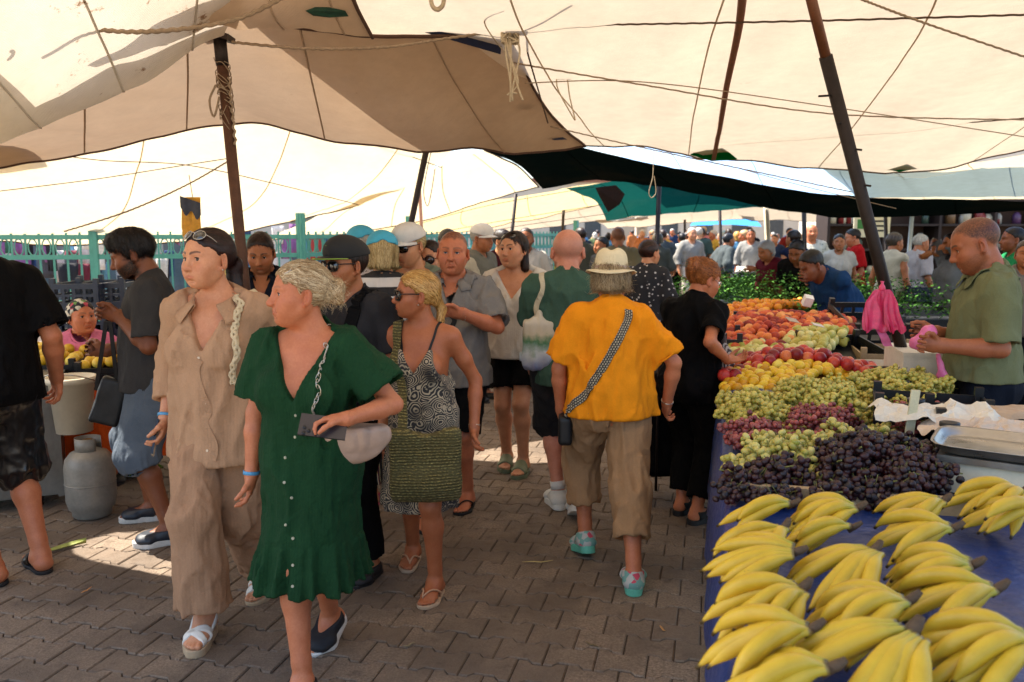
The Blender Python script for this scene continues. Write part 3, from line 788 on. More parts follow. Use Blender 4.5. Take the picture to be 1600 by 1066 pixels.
def folds(s, A, fx=13, fz=4.5, shear=.5, seed=0, ridge=True, tw=0.0):
    o = s.p0; R = s.Rp
    def f(x, y, z):
        px, py, pz = x - o[0], y - o[1], z - o[2]
        lx = R[0, 0] * px + R[1, 0] * py; ly = R[0, 1] * px + R[1, 1] * py
        n = vnoise(lx * fx + shear * pz * 6 + seed * 3.1, ly * fx + seed, pz * fz + seed * 1.7)
        n2 = vnoise(lx * fx * 2.3 - shear * pz * 9 + seed, ly * fx * 2.3, pz * fz * 2.4)
        if ridge: n = 1.2 * np.clip(1 - 2.6 * np.abs(n), -.6, 1) ; n2 = np.clip(1 - 2.6 * np.abs(n2), -.6, 1)
        return -(n * 1.0 + n2 * .5) * A * 1.15
    return f
def top(s, name, material, sleeve=.55, loose=.012, hem=-.10, neck=('crew', 0), fold=.005, flare=.0, sl=.016, hem_tilt=0, drape=True, seed=0, straps=False, vox=None, cuff=1.0, shift=0, drop=0):
    """shirt, blouse or bodice grown over the torso"""
    F = Field(); k = s.k; f = s.fat; m = s.sex == 'm'
    s._torso(F, loose * k, low=hem < 0, shoulders=not straps)
    if drape:
        wd = s.Rp @ np.array([1., 0, 0]); r0 = (.112 + .03 * f) * k + loose; r1 = (.116 + .032 * f + .03 * s.belly + flare) * k + loose
        F.cap(s.c(0, .012 + .02 * s.bust, .26), s.p(0, .012 + .018 * s.belly + shift, hem - .03), r0, r1, k=.04 * k, wide=wd, ratio=1.32)
    hol = []
    if sleeve > 0:
        for sd in (-1, 1):
            A = s.arm[sd]; e = A['sh'] + (A['eb'] - A['sh']) * min(sleeve, 1.0)
            r0 = (.056 + .010 * f + (.006 if m else 0)) * k + loose * .6; r1 = (.046 + .011 * f + (.006 if m else 0)) * k + sl
            dn = np.array([0, 0, -drop * k])
            if sleeve <= 1:
                cone(F, A['sh'], e + dn, r0, r1 * cuff, k=.03 * k); u = nrm(e + dn - A['sh'])
                hol.append((e + dn - u * .035, e + dn + u * .02, r1 * cuff))
            else:
                F.cap(A['sh'], A['eb'], r0, r1, k=.03 * k); e2 = A['eb'] + (A['wr'] - A['eb']) * (sleeve - 1)
                cone(F, A['eb'], e2, r1, r1 * .92 * cuff, k=.03 * k); u = nrm(e2 - A['eb'])
                hol.append((e2 - u * .03, e2 + u * .02, r1 * .92 * cuff))
    if fold: F.wrinkle(folds(s, fold, seed=seed))
    vx = vox or s.q['cloth']
    for a_, b_, r_ in hol: cone(F, a_, b_, r_ - fold - 1.5 * vx, r_ - fold - 1.4 * vx, op='s', k=.003, flat_a=True)
    F.half(s.p(0, 0, hem), s.Rp @ np.array([0, hem_tilt, -1.]), k=.006)
    Rc = s.Rc; piv = s.piv
    kind = neck[0]
    def loc(x, y, z):
        px, py, pz = x - piv[0], y - piv[1], z - piv[2]
        return [(Rc[0, i] * px + Rc[1, i] * py + Rc[2, i] * pz) / k for i in range(3)]
    if kind in ('crew', 'v', 'collar'):
        F.ell(s.c(0, .004, .525), np.array((.076, .074, .075)) * k, Rc, op='s', k=.006)
        F.ell(s.c(0, .05, .50), np.array((.066, .075, .052)) * k, Rc, op='s', k=.006)
    if kind in ('v', 'collar') and neck[1] > 0:
        zv = .43 - neck[1] - .08; wv = neck[2] if len(neck) > 2 else .075
        def vcut(x, y, z):
            lx, ly, lz = loc(x, y, z)
            return np.maximum(np.maximum((np.abs(lx) - wv * (lz - zv) / (.44 - .08 - zv)) * .8, -(ly + .0)), lz - .5) * k
        F.fn(vcut, op='s', k=.004)
    if kind == 'strap':      # sleeveless with shoulder straps: ('strap', height of the top edge, strap x, strap width, v depth, back height)
        zt, sx, sw_, vd = neck[1:5]; zb = neck[5] if len(neck) > 5 else zt
        def keep(x, y, z):
            lx, ly, lz = loc(x, y, z); lz = lz + .08
            fr = ly > 0
            lim = np.where(fr, zt - vd * np.clip(1 - np.abs(lx) / .085, 0, 1) + .02 * np.clip(np.abs(lx) / .085, 0, 1), zb) - np.clip((np.abs(lx) - .105) / .06, 0, 1) * .07
            body = lz - lim
            st = np.maximum(np.abs(np.abs(lx) - sx) - sw_ / 2, lz - .6)
            return np.minimum(body, st) * k
        for sd in (-1, 1):
            if not straps: break
            F2 = None
        F.fn(keep, op='i', k=.003)
    V, Q = F.mesh(vox or s.q['cloth'])
    o = link(name, mesh_np(name, V, Q, True, material), None, s.root); s.topF = F; s.top_obj = o
    if s.q is not QL:
        for a_, b_, r_ in hol:      # rolled sleeve hems
            u = nrm(b_ - a_); c_ = b_ - u * .021; e1 = nrm(np.cross(u, [.3, .2, 1.])); e2 = np.cross(u, e1)
            MB().tube([c_ + (e1 * math.cos(t) + e2 * math.sin(t)) * (r_ - .003) for t in np.linspace(0, 6.2832, 31)], .0045, 6, caps=False).build('sleeve_hem', material, o, True)
        if kind == 'crew':          # ribbed neckband along the rim of the neck opening
            L = ((V - piv) @ Rc) / k; E = np.minimum(((L - [0, .004, .445]) / [.076, .074, .075]).__pow__(2).sum(1) ** .5 - 1, ((L - [0, .05, .42]) / [.066, .075, .052]).__pow__(2).sum(1) ** .5 - 1)
            m = np.abs(E) < .12; th = np.arctan2(L[:, 1] - .015, L[:, 0]); ring = []
            for t in np.linspace(-math.pi, math.pi, 28, endpoint=False):
                q = m & (np.abs((th - t + math.pi) % (2 * math.pi) - math.pi) < .2)
                if q.any(): w_ = np.exp((L[q][:, 2] - L[q][:, 2].max()) / .006); ring.append((V[q] * w_[:, None]).sum(0) / w_.sum())
            if len(ring) > 20:
                P = np.array(ring)
                for _ in range(3): P = .25 * np.roll(P, 1, 0) + .5 * P + .25 * np.roll(P, -1, 0)
                P = spline(np.vstack([P, P[:1]]), 70); MB().tube(P, .0075, 7, caps=False).build('neckband', material, o, True)
    return o
def bottom(s, name, material, hem=1.9, thigh=.018, knee=.018, ankle=.02, waist=.015, fold=.005, seed=3, loose=.010, vox=None, crotch=True):
    """trousers or shorts; hem 1 = knee, 2 = ankle"""
    F = Field(); k = s.k; f = s.fat
    E = lambda c, r, kk=.05: F.ell(c, np.array(r) * k + loose, s.Rp, k=kk * k)
    E(s.p(0, -.005, -.01), (.150 + .03 * f + (0 if s.sex == 'm' else .012), .108 + .03 * f, .125))
    for sd in (-1, 1): E(s.p(sd * .068, -.065, -.055), (.082 + .015 * f, .078 + .015 * f, .088), .04)
    E(s.p(0, .008 + .02 * s.belly, .09), (.130 + .035 * f, .098 + .035 * f + .04 * s.belly, .12), .08)
    hol = []
    for sd in (-1, 1):
        L = s.leg[sd]; rt = (.090 + .014 * f) * k + thigh; rk = (.056 + .006 * f) * k + knee; ra = (.040 + .004 * f) * k + ankle
        bk = L['R'] @ np.array([0, -1, 0])
        if hem <= 1:
            e = L['hip'] + (L['kn'] - L['hip']) * hem; re = rt + (rk - rt) * hem
            cone(F, L['hip'], e, rt, re, k=.03 * k); u = nrm(e - L['hip'])
        else:
            F.cap(L['hip'], L['kn'], rt, rk, k=.03 * k)
            kn2 = L['kn'] + bk * .006; e = kn2 + (L['ank'] - kn2) * (hem - 1); re = rk + (ra - rk) * (hem - 1)
            cone(F, kn2, e, rk, re, k=.04 * k); u = nrm(e - kn2)
        hol.append((e - u * .03, e + u * .02, re))
    if fold: F.wrinkle(folds(s, fold, 15, 5, .25, seed))
    vx = vox or s.q['cloth']
    for a_, b_, r_ in hol: cone(F, a_, b_, r_ - fold - 1.5 * vx, r_ - fold - 1.4 * vx, op='s', k=.003, flat_a=True)
    F.half(s.p(0, 0, waist), s.Rp @ np.array([0, 0, 1.]), k=.006)
    V, Q = F.mesh(vox or s.q['cloth'])
    o = link(name, mesh_np(name, V, Q, True, material), None, s.root); s.botF = F; return o
def skirt_ops(s, F, z0, z1, a0, b0, a1, b1, wave=.0, nw=7, ph=0., cy=0.0, flounce=None, cx1=0., cy1=0.):
    """add a hanging skirt between heights z0 (top) and z1 (hem) over the ground-bound pelvis frame; a, b half widths"""
    o = s.p0; R = s.Rp; k = s.k
    def f(x, y, z):
        px, py, pz = (x - o[0]) / k, (y - o[1]) / k, (z - o[2]) / k
        t = np.clip((z0 - pz) / (z0 - z1), 0, 1.05)
        lx = R[0, 0] * px + R[1, 0] * py - cx1 * t; ly = R[0, 1] * px + R[1, 1] * py - cy - cy1 * t
        a = a0 + (a1 - a0) * t; b = b0 + (b1 - b0) * t
        th = np.arctan2(ly / b, lx / a)
        wv = wave * t * (np.sin(nw * th + ph + 1.3 * np.sin(2 * th)) + .5 * np.sin((nw * 2 + 1) * th + 2 * ph))
        if flounce:
            q = np.clip((flounce[0] - pz) / (flounce[0] - z1), 0, 1); wv = wv + flounce[1] * q ** .7 + (q > 0) * (flounce[2] * (.25 + q) * (np.sin(19 * th + ph) * .6 + np.sin(31 * th + 2.1 * ph) * .4))
        d = (np.sqrt((lx / a) ** 2 + (ly / b) ** 2) - 1) * np.minimum(a, b) - wv
        return np.maximum(np.maximum(d, pz - z0), z1 - pz) * k * .9
    m = max(a0, a1, b0, b1) + wave * 2 + .08
    F._add(f, o + np.array([-m - abs(cx1), -m - abs(cy1), z1 - .05]) * k, o + np.array([m + abs(cx1), m + abs(cy1), z0 + .05]) * k, 'u', .025)
def shell(s, name, F, material, vox=None):
    V, Q = F.mesh(vox or s.q['cloth']); return link(name, mesh_np(name, V, Q, True, material), None, s.root)
def spline(pts, n):
    P = np.asarray(pts, float); m = len(P)
    out = []
    for t in np.linspace(0, m - 1, n):
        i = min(int(t), m - 2); u = t - i
        p0, p1, p2, p3 = P[max(i - 1, 0)], P[i], P[i + 1], P[min(i + 2, m - 1)]
        out.append(.5 * ((2 * p1) + (-p0 + p2) * u + (2 * p0 - 5 * p1 + 4 * p2 - p3) * u * u + (-p0 + 3 * p1 - 3 * p2 + p3) * u ** 3))
    return np.array(out)
def band(name, pts, width, thick, material, parent, field=None, off=.004, n=40, normal=None, closed=False):
    """flat strap along a path; with a field it lies on that surface"""
    P = spline(pts, n)
    if field is not None:
        d = field.at(P); near = (d < .08)
        Q = field.push(P, off); P[near] = Q[near]
        for _ in range(8): P[1:-1] = .25 * P[:-2] + .5 * P[1:-1] + .25 * P[2:]
        d = field.at(P); low = (d < off) & near; Q = field.push(P, off); P[low] = Q[low]
        for _ in range(2): P[1:-1] = .25 * P[:-2] + .5 * P[1:-1] + .25 * P[2:]
        Nn = field.grad(P)
    else: Nn = np.tile(nrm(normal if normal is not None else (0, -1, 0)), (len(P), 1))
    T = np.gradient(P, axis=0); T /= np.linalg.norm(T, axis=1, keepdims=True)
    S = np.cross(T, Nn); S /= np.linalg.norm(S, axis=1, keepdims=True) + 1e-9; Nn = np.cross(S, T)
    w = width / 2; h = thick / 2
    ring = np.stack([P - S * w - Nn * h, P + S * w - Nn * h, P + S * w + Nn * h, P - S * w + Nn * h], 1)
    mb = MB(); F = [[i * 4 + j, i * 4 + (j + 1) % 4, (i + 1) * 4 + (j + 1) % 4, (i + 1) * 4 + j] for i in range(n - 1) for j in range(4)]
    F += [[0, 1, 2, 3], [(n - 1) * 4 + 3, (n - 1) * 4 + 2, (n - 1) * 4 + 1, (n - 1) * 4]]
    mb.add(ring.reshape(-1, 3), F); me = mb.mesh(name, material, False)
    uv = me.attributes.new('along', 'FLOAT_COLOR', 'POINT'); L = np.concatenate([[0], np.cumsum(np.linalg.norm(np.diff(P, axis=0), axis=1))])
    c = np.zeros((n, 4, 4), np.float32); c[:, :, 0] = L[:, None]; c[:, :, 1] = np.array([0, 1, 1, 0]) * width; c[..., 3] = 1
    uv.data.foreach_set('color', c.ravel())
    return link(name, me, None, parent)
def collar(s, material, w=.045, open_=.55, spread=.03, name='collar', stand=.030, z=.482, ry=.080, rx=.076, cy=-.002, front_drop=.03):
    """folded shirt collar round the neck"""
    n = 36; rows = []
    A = np.linspace(-math.pi / 2 + open_, 1.5 * math.pi - open_, n)    # front is +y
    pr = [(0.0, -.010), (.002, stand), (.010, stand + .004), (.018, stand - .004), (.034, stand - w * .75), (.040, stand - w)]
    for a in A:
        cx, sy = math.cos(a + math.pi / 2 + math.pi / 2), math.sin(a + math.pi / 2 + math.pi / 2)
        # a=-pi/2 is the front
        vx, vy = math.cos(a), -math.sin(a)
        fr = max(0, vy); row = []
        for (o, h) in pr:
            r_x = rx + o + spread * fr * (h < stand * .5); r_y = ry + o + spread * fr * .8
            row.append(s.c(vx * r_x, cy + vy * r_y, z + h - front_drop * fr * 1.2 - (o > .03) * fr * .012))
        rows.append(row)
    P = np.array(rows); Pf = P.reshape(-1, 3); d = s.topF.at(Pf); need = np.tile(np.array([0, 0, .006, .012, .014, .014]), n)
    Q = s.topF.push(Pf, .014); Pf = np.where((d < need)[:, None], Q, Pf); P = Pf.reshape(P.shape)
    mb = MB(); mb.grid(P); o = mb.build(name, material, s.root, True)
    m = o.modifiers.new('thick', 'SOLIDIFY'); m.thickness = .004; m.offset = 0
    return o
# ---- shoes
def sole_fn(s, sd, z0, z1, grow=0., heel=0.):
    L = s.leg[sd]; R = L['R']; o = L['org']; k = s.k
    def f(x, y, z):
        px, py, pz = x - o[0], y - o[1], z - o[2]
        lx = (R[0, 0] * px + R[1, 0] * py + R[2, 0] * pz) / k * sd; ly = (R[0, 1] * px + R[1, 1] * py + R[2, 1] * pz) / k; lz = (R[0, 2] * px + R[1, 2] * py + R[2, 2] * pz) / k
        def c2(ax, ay, bx, by, ra, rb):
            t = np.clip(((lx - ax) * (bx - ax) + (ly - ay) * (by - ay)) / ((bx - ax) ** 2 + (by - ay) ** 2), 0, 1)
            return np.hypot(lx - ax - t * (bx - ax), ly - ay - t * (by - ay)) - (ra + (rb - ra) * t)
        d = smin(c2(0, -.028, .004, .10, .034, .046), c2(.002, .10, -.008, .142, .046, .038), .02) - grow
        return np.maximum(d, np.maximum(lz - z1, z0 - lz)) * k
    c = s.fpt(sd, 0, .06, 0); m = .19 * k
    return f, c - m, c + m
def sandal(s, kind, m_strap, m_sole, sole_t=.02):
    """flip-flops, strap sandals, slides, clogs or trainers on both feet"""
    for sd in (-1, 1):
        k = s.k; L = s.leg[sd]; par = s.root
        F = Field(); f, lo, hi = sole_fn(s, sd, -sole_t / k, .003, .004); F._add(f, lo, hi, 'u', 0)
        if kind in ('trainer', 'clog'):
            F = Field(); f, lo, hi = sole_fn(s, sd, -sole_t / k, .012, .009); F._add(f, lo, hi, 'u', 0)
        vq = s.q['foot'] * .9
        V, Q = F.mesh(vq); sh = link('shoe_sole', mesh_np('shoe_sole', V, Q, True, m_sole), None, par)
        P = lambda x, y, z: s.fpt(sd, x, y, z)
        if kind in ('trainer', 'clog'):
            G = Field(); s._foot(G, sd, .009 * k, toes=False); G.cap(P(0, .10, .022), P(-.006, .150, .020), .026 * k, .022 * k, k=.03, wide=L['R'][:, 0], ratio=1.75)
            if kind == 'trainer':
                G.cap(P(0, 0, .05), P(0, -.005, .085), .042 * k, .04 * k, k=.02)
                G.half(P(0, -.02, .088), L['R'] @ np.array([0, .25, 1])); G.cap(P(0, -.002, .07), P(0, -.004, .12), .034 * k, .036 * k, op='s', k=.004)
            else:
                G.half(P(0, .02, .062), L['R'] @ np.array([0, .1, 1])); G.half(P(0, -.012, 0), L['R'] @ np.array([0, -1, -.3]), k=.01)
            G.half(P(0, 0, .002), L['R'] @ np.array([0, 0, -1]))
            V, Q = G.mesh(vq); link('shoe_upper', mesh_np('shoe_upper', V, Q, True, m_strap), None, sh)
            if kind == 'trainer' and s.q is not QL:
                mb = MB()
                for j in range(4):
                    yy = .045 + j * .022; a = G.push([P(-.024, yy, .08 - j * .009), P(0, yy + .004, .09 - j * .009), P(.024, yy, .08 - j * .009)], .002); mb.tube(spline(a, 7), .0028, 6)
                mb.build('laces', mat('laces', '#d9d4c8', .8), sh, True)
            continue
        G0 = Field(); s._foot(G0, sd, .005 * k)
        R = L['R']
        def slab(c, n, w):
            n = R @ nrm(np.array([n[0] * sd, n[1], n[2]])); c = P(*c); G = G0.copy()
            G.fn(lambda x, y, z: np.abs((x - c[0]) * n[0] + (y - c[1]) * n[1] + (z - c[2]) * n[2]) - w / 2 * k)
            G.half(P(0, 0, .0), R @ np.array([0, 0, -1])); return G
        sl = []
        if kind == 'strap': sl = [((0, .115, .02), (.45, 1, 0), .026), ((0, .10, .02), (-.45, 1, 0), .026), ((0, -.005, .075), (0, .75, 1), .018)]
        if kind == 'slide': sl = [((0, .088, .03), (0, 1, .1), .075)]
        if kind == 'flat': sl = [((0, .13, .02), (0, 1, -.3), .06), ((0, -.04, .05), (0, 1, .2), .04)]
        for a in sl:
            V, Q = slab(*a).mesh(vq * .8)
            if len(Q): link('shoe_strap', mesh_np('shoe_strap', V, Q, True, m_strap), None, sh)
        if kind == 'flop':
            mb = MB(); tp = P(-.018, .135, .018)
            for x in (-.036, .040):
                pts = G0.push(spline([P(-.018, .135, .03), P(-.018 + (x + .018) * .45, .105, .05), P(x * .95, .055, .03)], 9), .001); pts = np.vstack([[tp], pts, [P(x, .045, .0)]]); mb.tube(pts, .0045, 6)
            mb.build('shoe_strap', m_strap, sh, True)
# ---- glasses, caps
def glasses(s, m_lens, m_frame, size=1.0, pos=(0, 0, 0), tilt=0., shape='round', thick=.0016, arms=True):
    """spectacles or sunglasses on the nose, or pushed up with pos and tilt"""
    Rt = rotm(rx=tilt); b = np.array([0, .09, -.002])
    T = lambda x, y, z: s.h(*(Rt @ (np.array([x, y, z]) - b) + b + np.array(pos)))
    g = empty('glasses_mount'); bpy.data.objects.remove(g)
    fr = MB(); le = MB(); w = s.facep.get('w', 1.0)
    for sd in (-1, 1):
        ring = []
        for i in range(20):
            a = 2 * math.pi * i / 20; ca, sa = math.cos(a), math.sin(a)
            p = 2.0 if shape == 'round' else 3.2
            r = (abs(ca) ** p + abs(sa) ** p) ** (-1 / p)
            x = .0335 + ca * r * .0255 * size; z = -.004 + sa * r * (.0215 if shape != 'sport' else .017) * size
            if shape == 'cat' and sa > 0: z += .004 * max(0, ca)
            y = .103 - (x / .075) ** 2 * .020
            ring.append(T(sd * x, y, z))
        ring = np.array(ring); c = ring.mean(0) + s.Rh @ Rt @ np.array([0, .0025, 0])
        n = len(ring); le.add(np.vstack([ring, [c], ring - s.Rh @ Rt @ np.array([0, .0015, 0])]), [[i, (i + 1) % n, n] for i in range(n)] + [[(i + 1) % n, i, n + 1 + i, n + 1 + (i + 1) % n] for i in range(n)] + [list(range(n + 1, 2 * n + 1))[::-1]])
        fr.tube(np.vstack([ring, ring[:2]]), thick * 1.0, 6, caps=False)
        if arms: fr.tube(spline([T(sd * .058 * size, .091, .004), T(sd * .072 * w, .06, .006), T(sd * .079 * w, .0, .004), T(sd * .076 * w, -.022, -.012)], 10), thick * 1.05, 6)
    fr.tube(spline([T(-.009, .1035, .002), T(0, .107, .005), T(.009, .1035, .002)], 5), thick * 1.2, 6)
    o = fr.build('glasses', m_frame, s.root, True); le.build('lens', m_lens, o, True); return o
def cap(s, m_crown, m_brim, yaw=0., pitch=0., brim=.075, flat=False, back_gap=False):
    """baseball cap"""
    Rl = rotm(rz=yaw) @ rotm(rx=pitch); k = s.hk; R = s.Rh @ Rl
    T = lambda x, y, z: s.h(*(Rl @ np.array([x, y, z])))
    F = Field(); F.ell(T(0, -.014, .040), np.array((.092, .114, .088)) * k, R); F.ell(T(0, .01, .065), np.array((.083, .094, .070)) * k, R, k=.02)
    F.half(T(0, 0, .036), R @ np.array([0, -.12, -1])); F.ell(T(0, -.014, .02), np.array((.079, .100, .08)) * k, R, op='s', k=.003)
    if back_gap: F.ell(T(0, -.115, .045), np.array((.028, .03, .02)) * k, R, op='s', k=.004)
    V, Q = F.mesh(min(.006, s.q['hair'] * 1.2)); o = link('cap', mesh_np('cap', V, Q, True, m_crown), None, s.root)
    rows = []
    for t in np.linspace(0, 1, 6):
        row = []
        for u in np.linspace(-1, 1, 15):
            a = u * 1.25; x = math.sin(a) * (.083); y0 = math.cos(a) * .095 - .008
            y = y0 + t * brim * math.cos(u * 1.5) ** .8 if abs(u) < 1 else y0
            row.append(T(x * (1 + .04 * t), y, .043 - (0 if flat else .022) * (x / .08) ** 2 - t * .014))
        rows.append(row)
    b = MB().grid(np.array(rows)).build('brim', m_brim, o, True); md = b.modifiers.new('t', 'SOLIDIFY'); md.thickness = .004
    mb = MB(); mb.lathe([(.007, 0), (.006, .004), (.002, .006)], T(0, -.008, .124), 10, R); mb.build('button', m_crown, o, True)
    return o
# ---------------------------------------------------------------- the place
US = np.array([math.sin(STREET), math.cos(STREET), 0]); VS = np.array([US[1], -US[0], 0])   # along the lane, across it to the right
def lane(a, b, z=0.): return US * a + VS * b + np.array([0, 0, z])
RNG = np.random.RandomState(11)
def paver_material():
    t = NT('paver_concrete'); v = t.n('NewGeometry').outputs['Position']
    n1 = t.noise(v, 2.2, 4); n2 = t.noise(v, 95, 4, .7); n3 = t.noise(v, 14, 3)
    r = t.n('ObjectInfo').outputs['Random']; a = t.n('Attribute', _attribute_name='rnd'); rr = t.math('FRACT', t.math('ADD', r, a.outputs['Fac']))
    base = t.ramp(n2, [(.3, (.105, .076, .052)), (.55, (.26, .19, .13)), (.8, (.40, .30, .215))])
    base = t.mix(t.maprange(rr, 0, 1, .0, .72), base, (.15, .108, .074), 'MIX')
    base = t.mix(t.maprange(n1, .42, .62, 0, .75), base, (.11, .08, .056)); base = t.mix(t.maprange(n3, .58, .75, 0, .5), base, (.06, .044, .032))
    t.set('Base Color', base); t.set('Roughness', t.maprange(n3, .3, .7, .62, .9)); t.set('Specular IOR Level', .35)
    t.bump(t.math('ADD', n2, t.math('MULTIPLY', n3, .6)), .6, .006); return t.m
M_PAVER = paver_material()
def build_ground():
    mg = mat('bounce_concrete', '#9a8b76', .95, .15, 2, 30, .4)  # ground outside the paving made pale to bounce sunlight under the canopies
    g = MB(); g.add([[-300, -60, -.012], [300, -60, -.012], [300, 600, -.012], [-300, 600, -.012]], [[0, 1, 2, 3]])
    g = g.build('ground', mg); g['kind'] = 'structure'
    MB().add([lane(1.0, -16, -.008), lane(1.0, 9, -.008), lane(17, 9, -.008), lane(17, -16, -.008)], [[0, 1, 2, 3]]).build('sand_bed', mat('ground_dirt', '#453a2f', .95, .35, 3, 40, .5), g)
    # interlocking blocks: wide ends, narrow waist
    W, P, A, J = .200, .1525, .0125, .0022
    hx = W / 2 - J; top = [(-hx, P / 2 + A), (-.062, P / 2 + A), (-.040, P / 2 - A), (.040, P / 2 - A), (.062, P / 2 + A), (hx, P / 2 + A)]
    top = [(x, y - J) for x, y in top]; out = top + [(-x, -y) for x, y in top]
    out = np.array(out); n = len(out)
    inn = out * np.array([(hx - .005) / hx, 1]) - np.sign(out) * np.array([0, .005])
    V = np.vstack([np.c_[out, np.full(n, -.03)], np.c_[out, np.full(n, -.005)], np.c_[inn, np.zeros(n)]])
    F4 = [[r * n + (i + 1) % n, r * n + i, (r + 1) * n + i, (r + 1) * n + (i + 1) % n] for r in (0, 1) for i in range(n)]
    b = 2 * n
    F4 += [[b + 1, b + 0, b + 11, b + 10], [b + 2, b + 1, b + 10, b + 9], [b + 3, b + 2, b + 9, b + 8], [b + 4, b + 3, b + 8, b + 7], [b + 5, b + 4, b + 7, b + 6]]
    F4 = np.array(F4)
    me = mesh_np('paver', V, F4, False, M_PAVER)
    me['_'] = 0
    cells = []
    rz = -STREET
    for r in range(-2, 130):
        for c in range(-50, 40):
            x = c * W + (W / 2 if r % 2 else 0); y = 2.0 + r * P
            p = US * y + VS * x
            if p[1] < 2.3: continue
            if y > 16: continue
            px = 800 + p[0] / p[1] * FPX
            if px < -350 or px > 1190 + (0 if p[1] > 4 else 60): continue
            cells.append((p[0], p[1]))
    cells.sort(key=lambda q: q[1] - (0 if 0 < 800 + q[0] / q[1] * FPX < 1180 and q[1] > 2.85 else -9))
    rest_V, rest_F, rnd, m = [], [], [], 0
    R = rotm(rz=rz)
    for i, (x, y) in enumerate(cells):
        dz = RNG.normal(0, .0014); tl = RNG.normal(0, .006, 2)
        if i < 300:
            o = bpy.data.objects.new('paver', me); COL.objects.link(o); o.parent = g
            o.location = (x, y, dz); o.rotation_euler = (tl[0], tl[1], rz + RNG.normal(0, .006))
        else:
            Q = V @ (R @ rotm(tl[0], tl[1], 0)).T + np.array([x, y, dz])
            rest_V.append(Q); rest_F.append(F4 + m); m += len(V); rnd.append(np.full(len(V), RNG.rand()))
    me2 = mesh_np('paving', np.concatenate(rest_V), np.concatenate(rest_F), False, M_PAVER)
    rn = np.concatenate(rnd); set_attr(me2, 'rnd', np.stack([rn, rn, rn], 1))
    o = link('paving', me2, None, g); o['kind'] = 'stuff'
    far = MB(); far.add([lane(15.9, -14, -.004), lane(15.9, 12, -.004), lane(140, 30, -.004), lane(140, -40, -.004)], [[0, 1, 2, 3]])
    far.build('far_paving', mat('far_paving', '#7d7062', .9, .25, 1.5, 30, .4), g)
    # litter
    rs = np.random.RandomState(3); lt = [(300, 950, '#b5583a'), (135, 925, '#c98a50'), (1035, 985, '#c58f55'), (840, 880, '#b8a468'), (1115, 978, '#9a4a3a'), (925, 1010, '#6b5a3a'), (640, 1010, '#8a7a5a')]
    for i, (px, py, c) in enumerate(lt):
        p = ground(px, py); a = rs.rand() * 6.28; L = .03 + .05 * (i == 3)
        pts = [p + np.array([math.cos(a) * t * L, math.sin(a) * t * L + .006 * math.sin(t * 5), .006 + .005 * abs(t)]) for t in np.linspace(-1, 1, 6)]
        MB().tube(pts, [.002, .004, .005, .005, .004, .001], 6, flat=.5).build('stem_scrap', mat('scrap' + c, c, .8), None, True).update_tag()
        tag(bpy.data.objects['stem_scrap' if i == 0 else 'stem_scrap.%03d' % i], ['reddish stem scrap on the pavers by the white sandals', 'tan stem scrap on the pavers at the left', 'tan straw by the tarpaulin skirt', 'long yellow straw on the pavers behind the colourful trainers', 'red scrap on the pavers by the blue tarpaulin', 'dark scrap on the pavers at the bottom middle', 'dull straw on the pavers at the bottom'][i], 'litter', 'plant scraps on the paving')
    leaf = MB(); P = []
    for t in np.linspace(0, 1, 9):
        w = .028 * math.sin(math.pi * min(1, t * .9 + .06)); c0 = ground(60, 868) * (1 - t) + ground(135, 850) * t
        P.append([c0 + np.array([0, -w, .012 + .01 * t]), c0 + np.array([0, 0, .006]), c0 + np.array([0, w, .014 + .02 * t])])
    leaf.grid(np.array(P)); tag(leaf.build('corn_leaf', mat('corn_leaf', '#9aa050', .7, .3, 20), None, True), 'pale green corn husk leaf lying by the black sandal', 'leaf')
build_ground()
# ---- canvas roofs
def canvas_mat(name, color, trans=.5, stain=.3, gray=None, weave=True, back=None):
    if name in _MATS: return _MATS[name]
    c = lin(color); t = NT(name); v = t.coord()
    n1 = t.noise(v, .9, 5, .65); n2 = t.noise(v, 7, 4, .7); n3 = t.noise(t.coord((1, 1, .3)), 38, 3)
    st = lin('#9a6b3a')
    base = t.ramp(n2, [(.3, sc3(c, .92)), (.7, sc3(c, 1.04))])
    base = t.mix(t.maprange(n1, .5, .78, 0, stain), base, tuple(c[i] * .55 + st[i] * .3 for i in range(3)))
    base = t.mix(t.maprange(t.noise(v, 3.1, 6, .8), .60 if stain > .5 else .66, .66 if stain > .5 else .74, 0, stain * 1.3), base, sc3(st, .6))
    t.t.nodes.remove(t.b)
    d = t.n('BsdfDiffuse', Color=base); tr = t.n('BsdfTranslucent', Color=base)
    w = t.n('TexWave', Vector=t.coord(), Scale=55., Distortion=1.5, Detail=2.)
    bm = t.n('Bump', Height=t.math('ADD', t.math('MULTIPLY', n3, .8), t.math('MULTIPLY', w.outputs['Fac'], .25)), Strength=.35, Distance=.01)
    for nd in (d, tr): t.t.links.new(bm.outputs[0], nd.inputs['Normal'])
    mx = t.n('MixShader', Fac=trans); t.t.links.new(d.outputs[0], mx.inputs[1]); t.t.links.new(tr.outputs[0], mx.inputs[2])
    t.t.links.new(mx.outputs[0], t.out.inputs['Surface']); _MATS[name] = t.m; return t.m
def cat2(G, nu, nv):
    G = np.asarray(G, float)
    rows = np.array([spline(r, nv) for r in G]); return np.stack([spline(rows[:, j], nu) for j in range(nv)], 1)
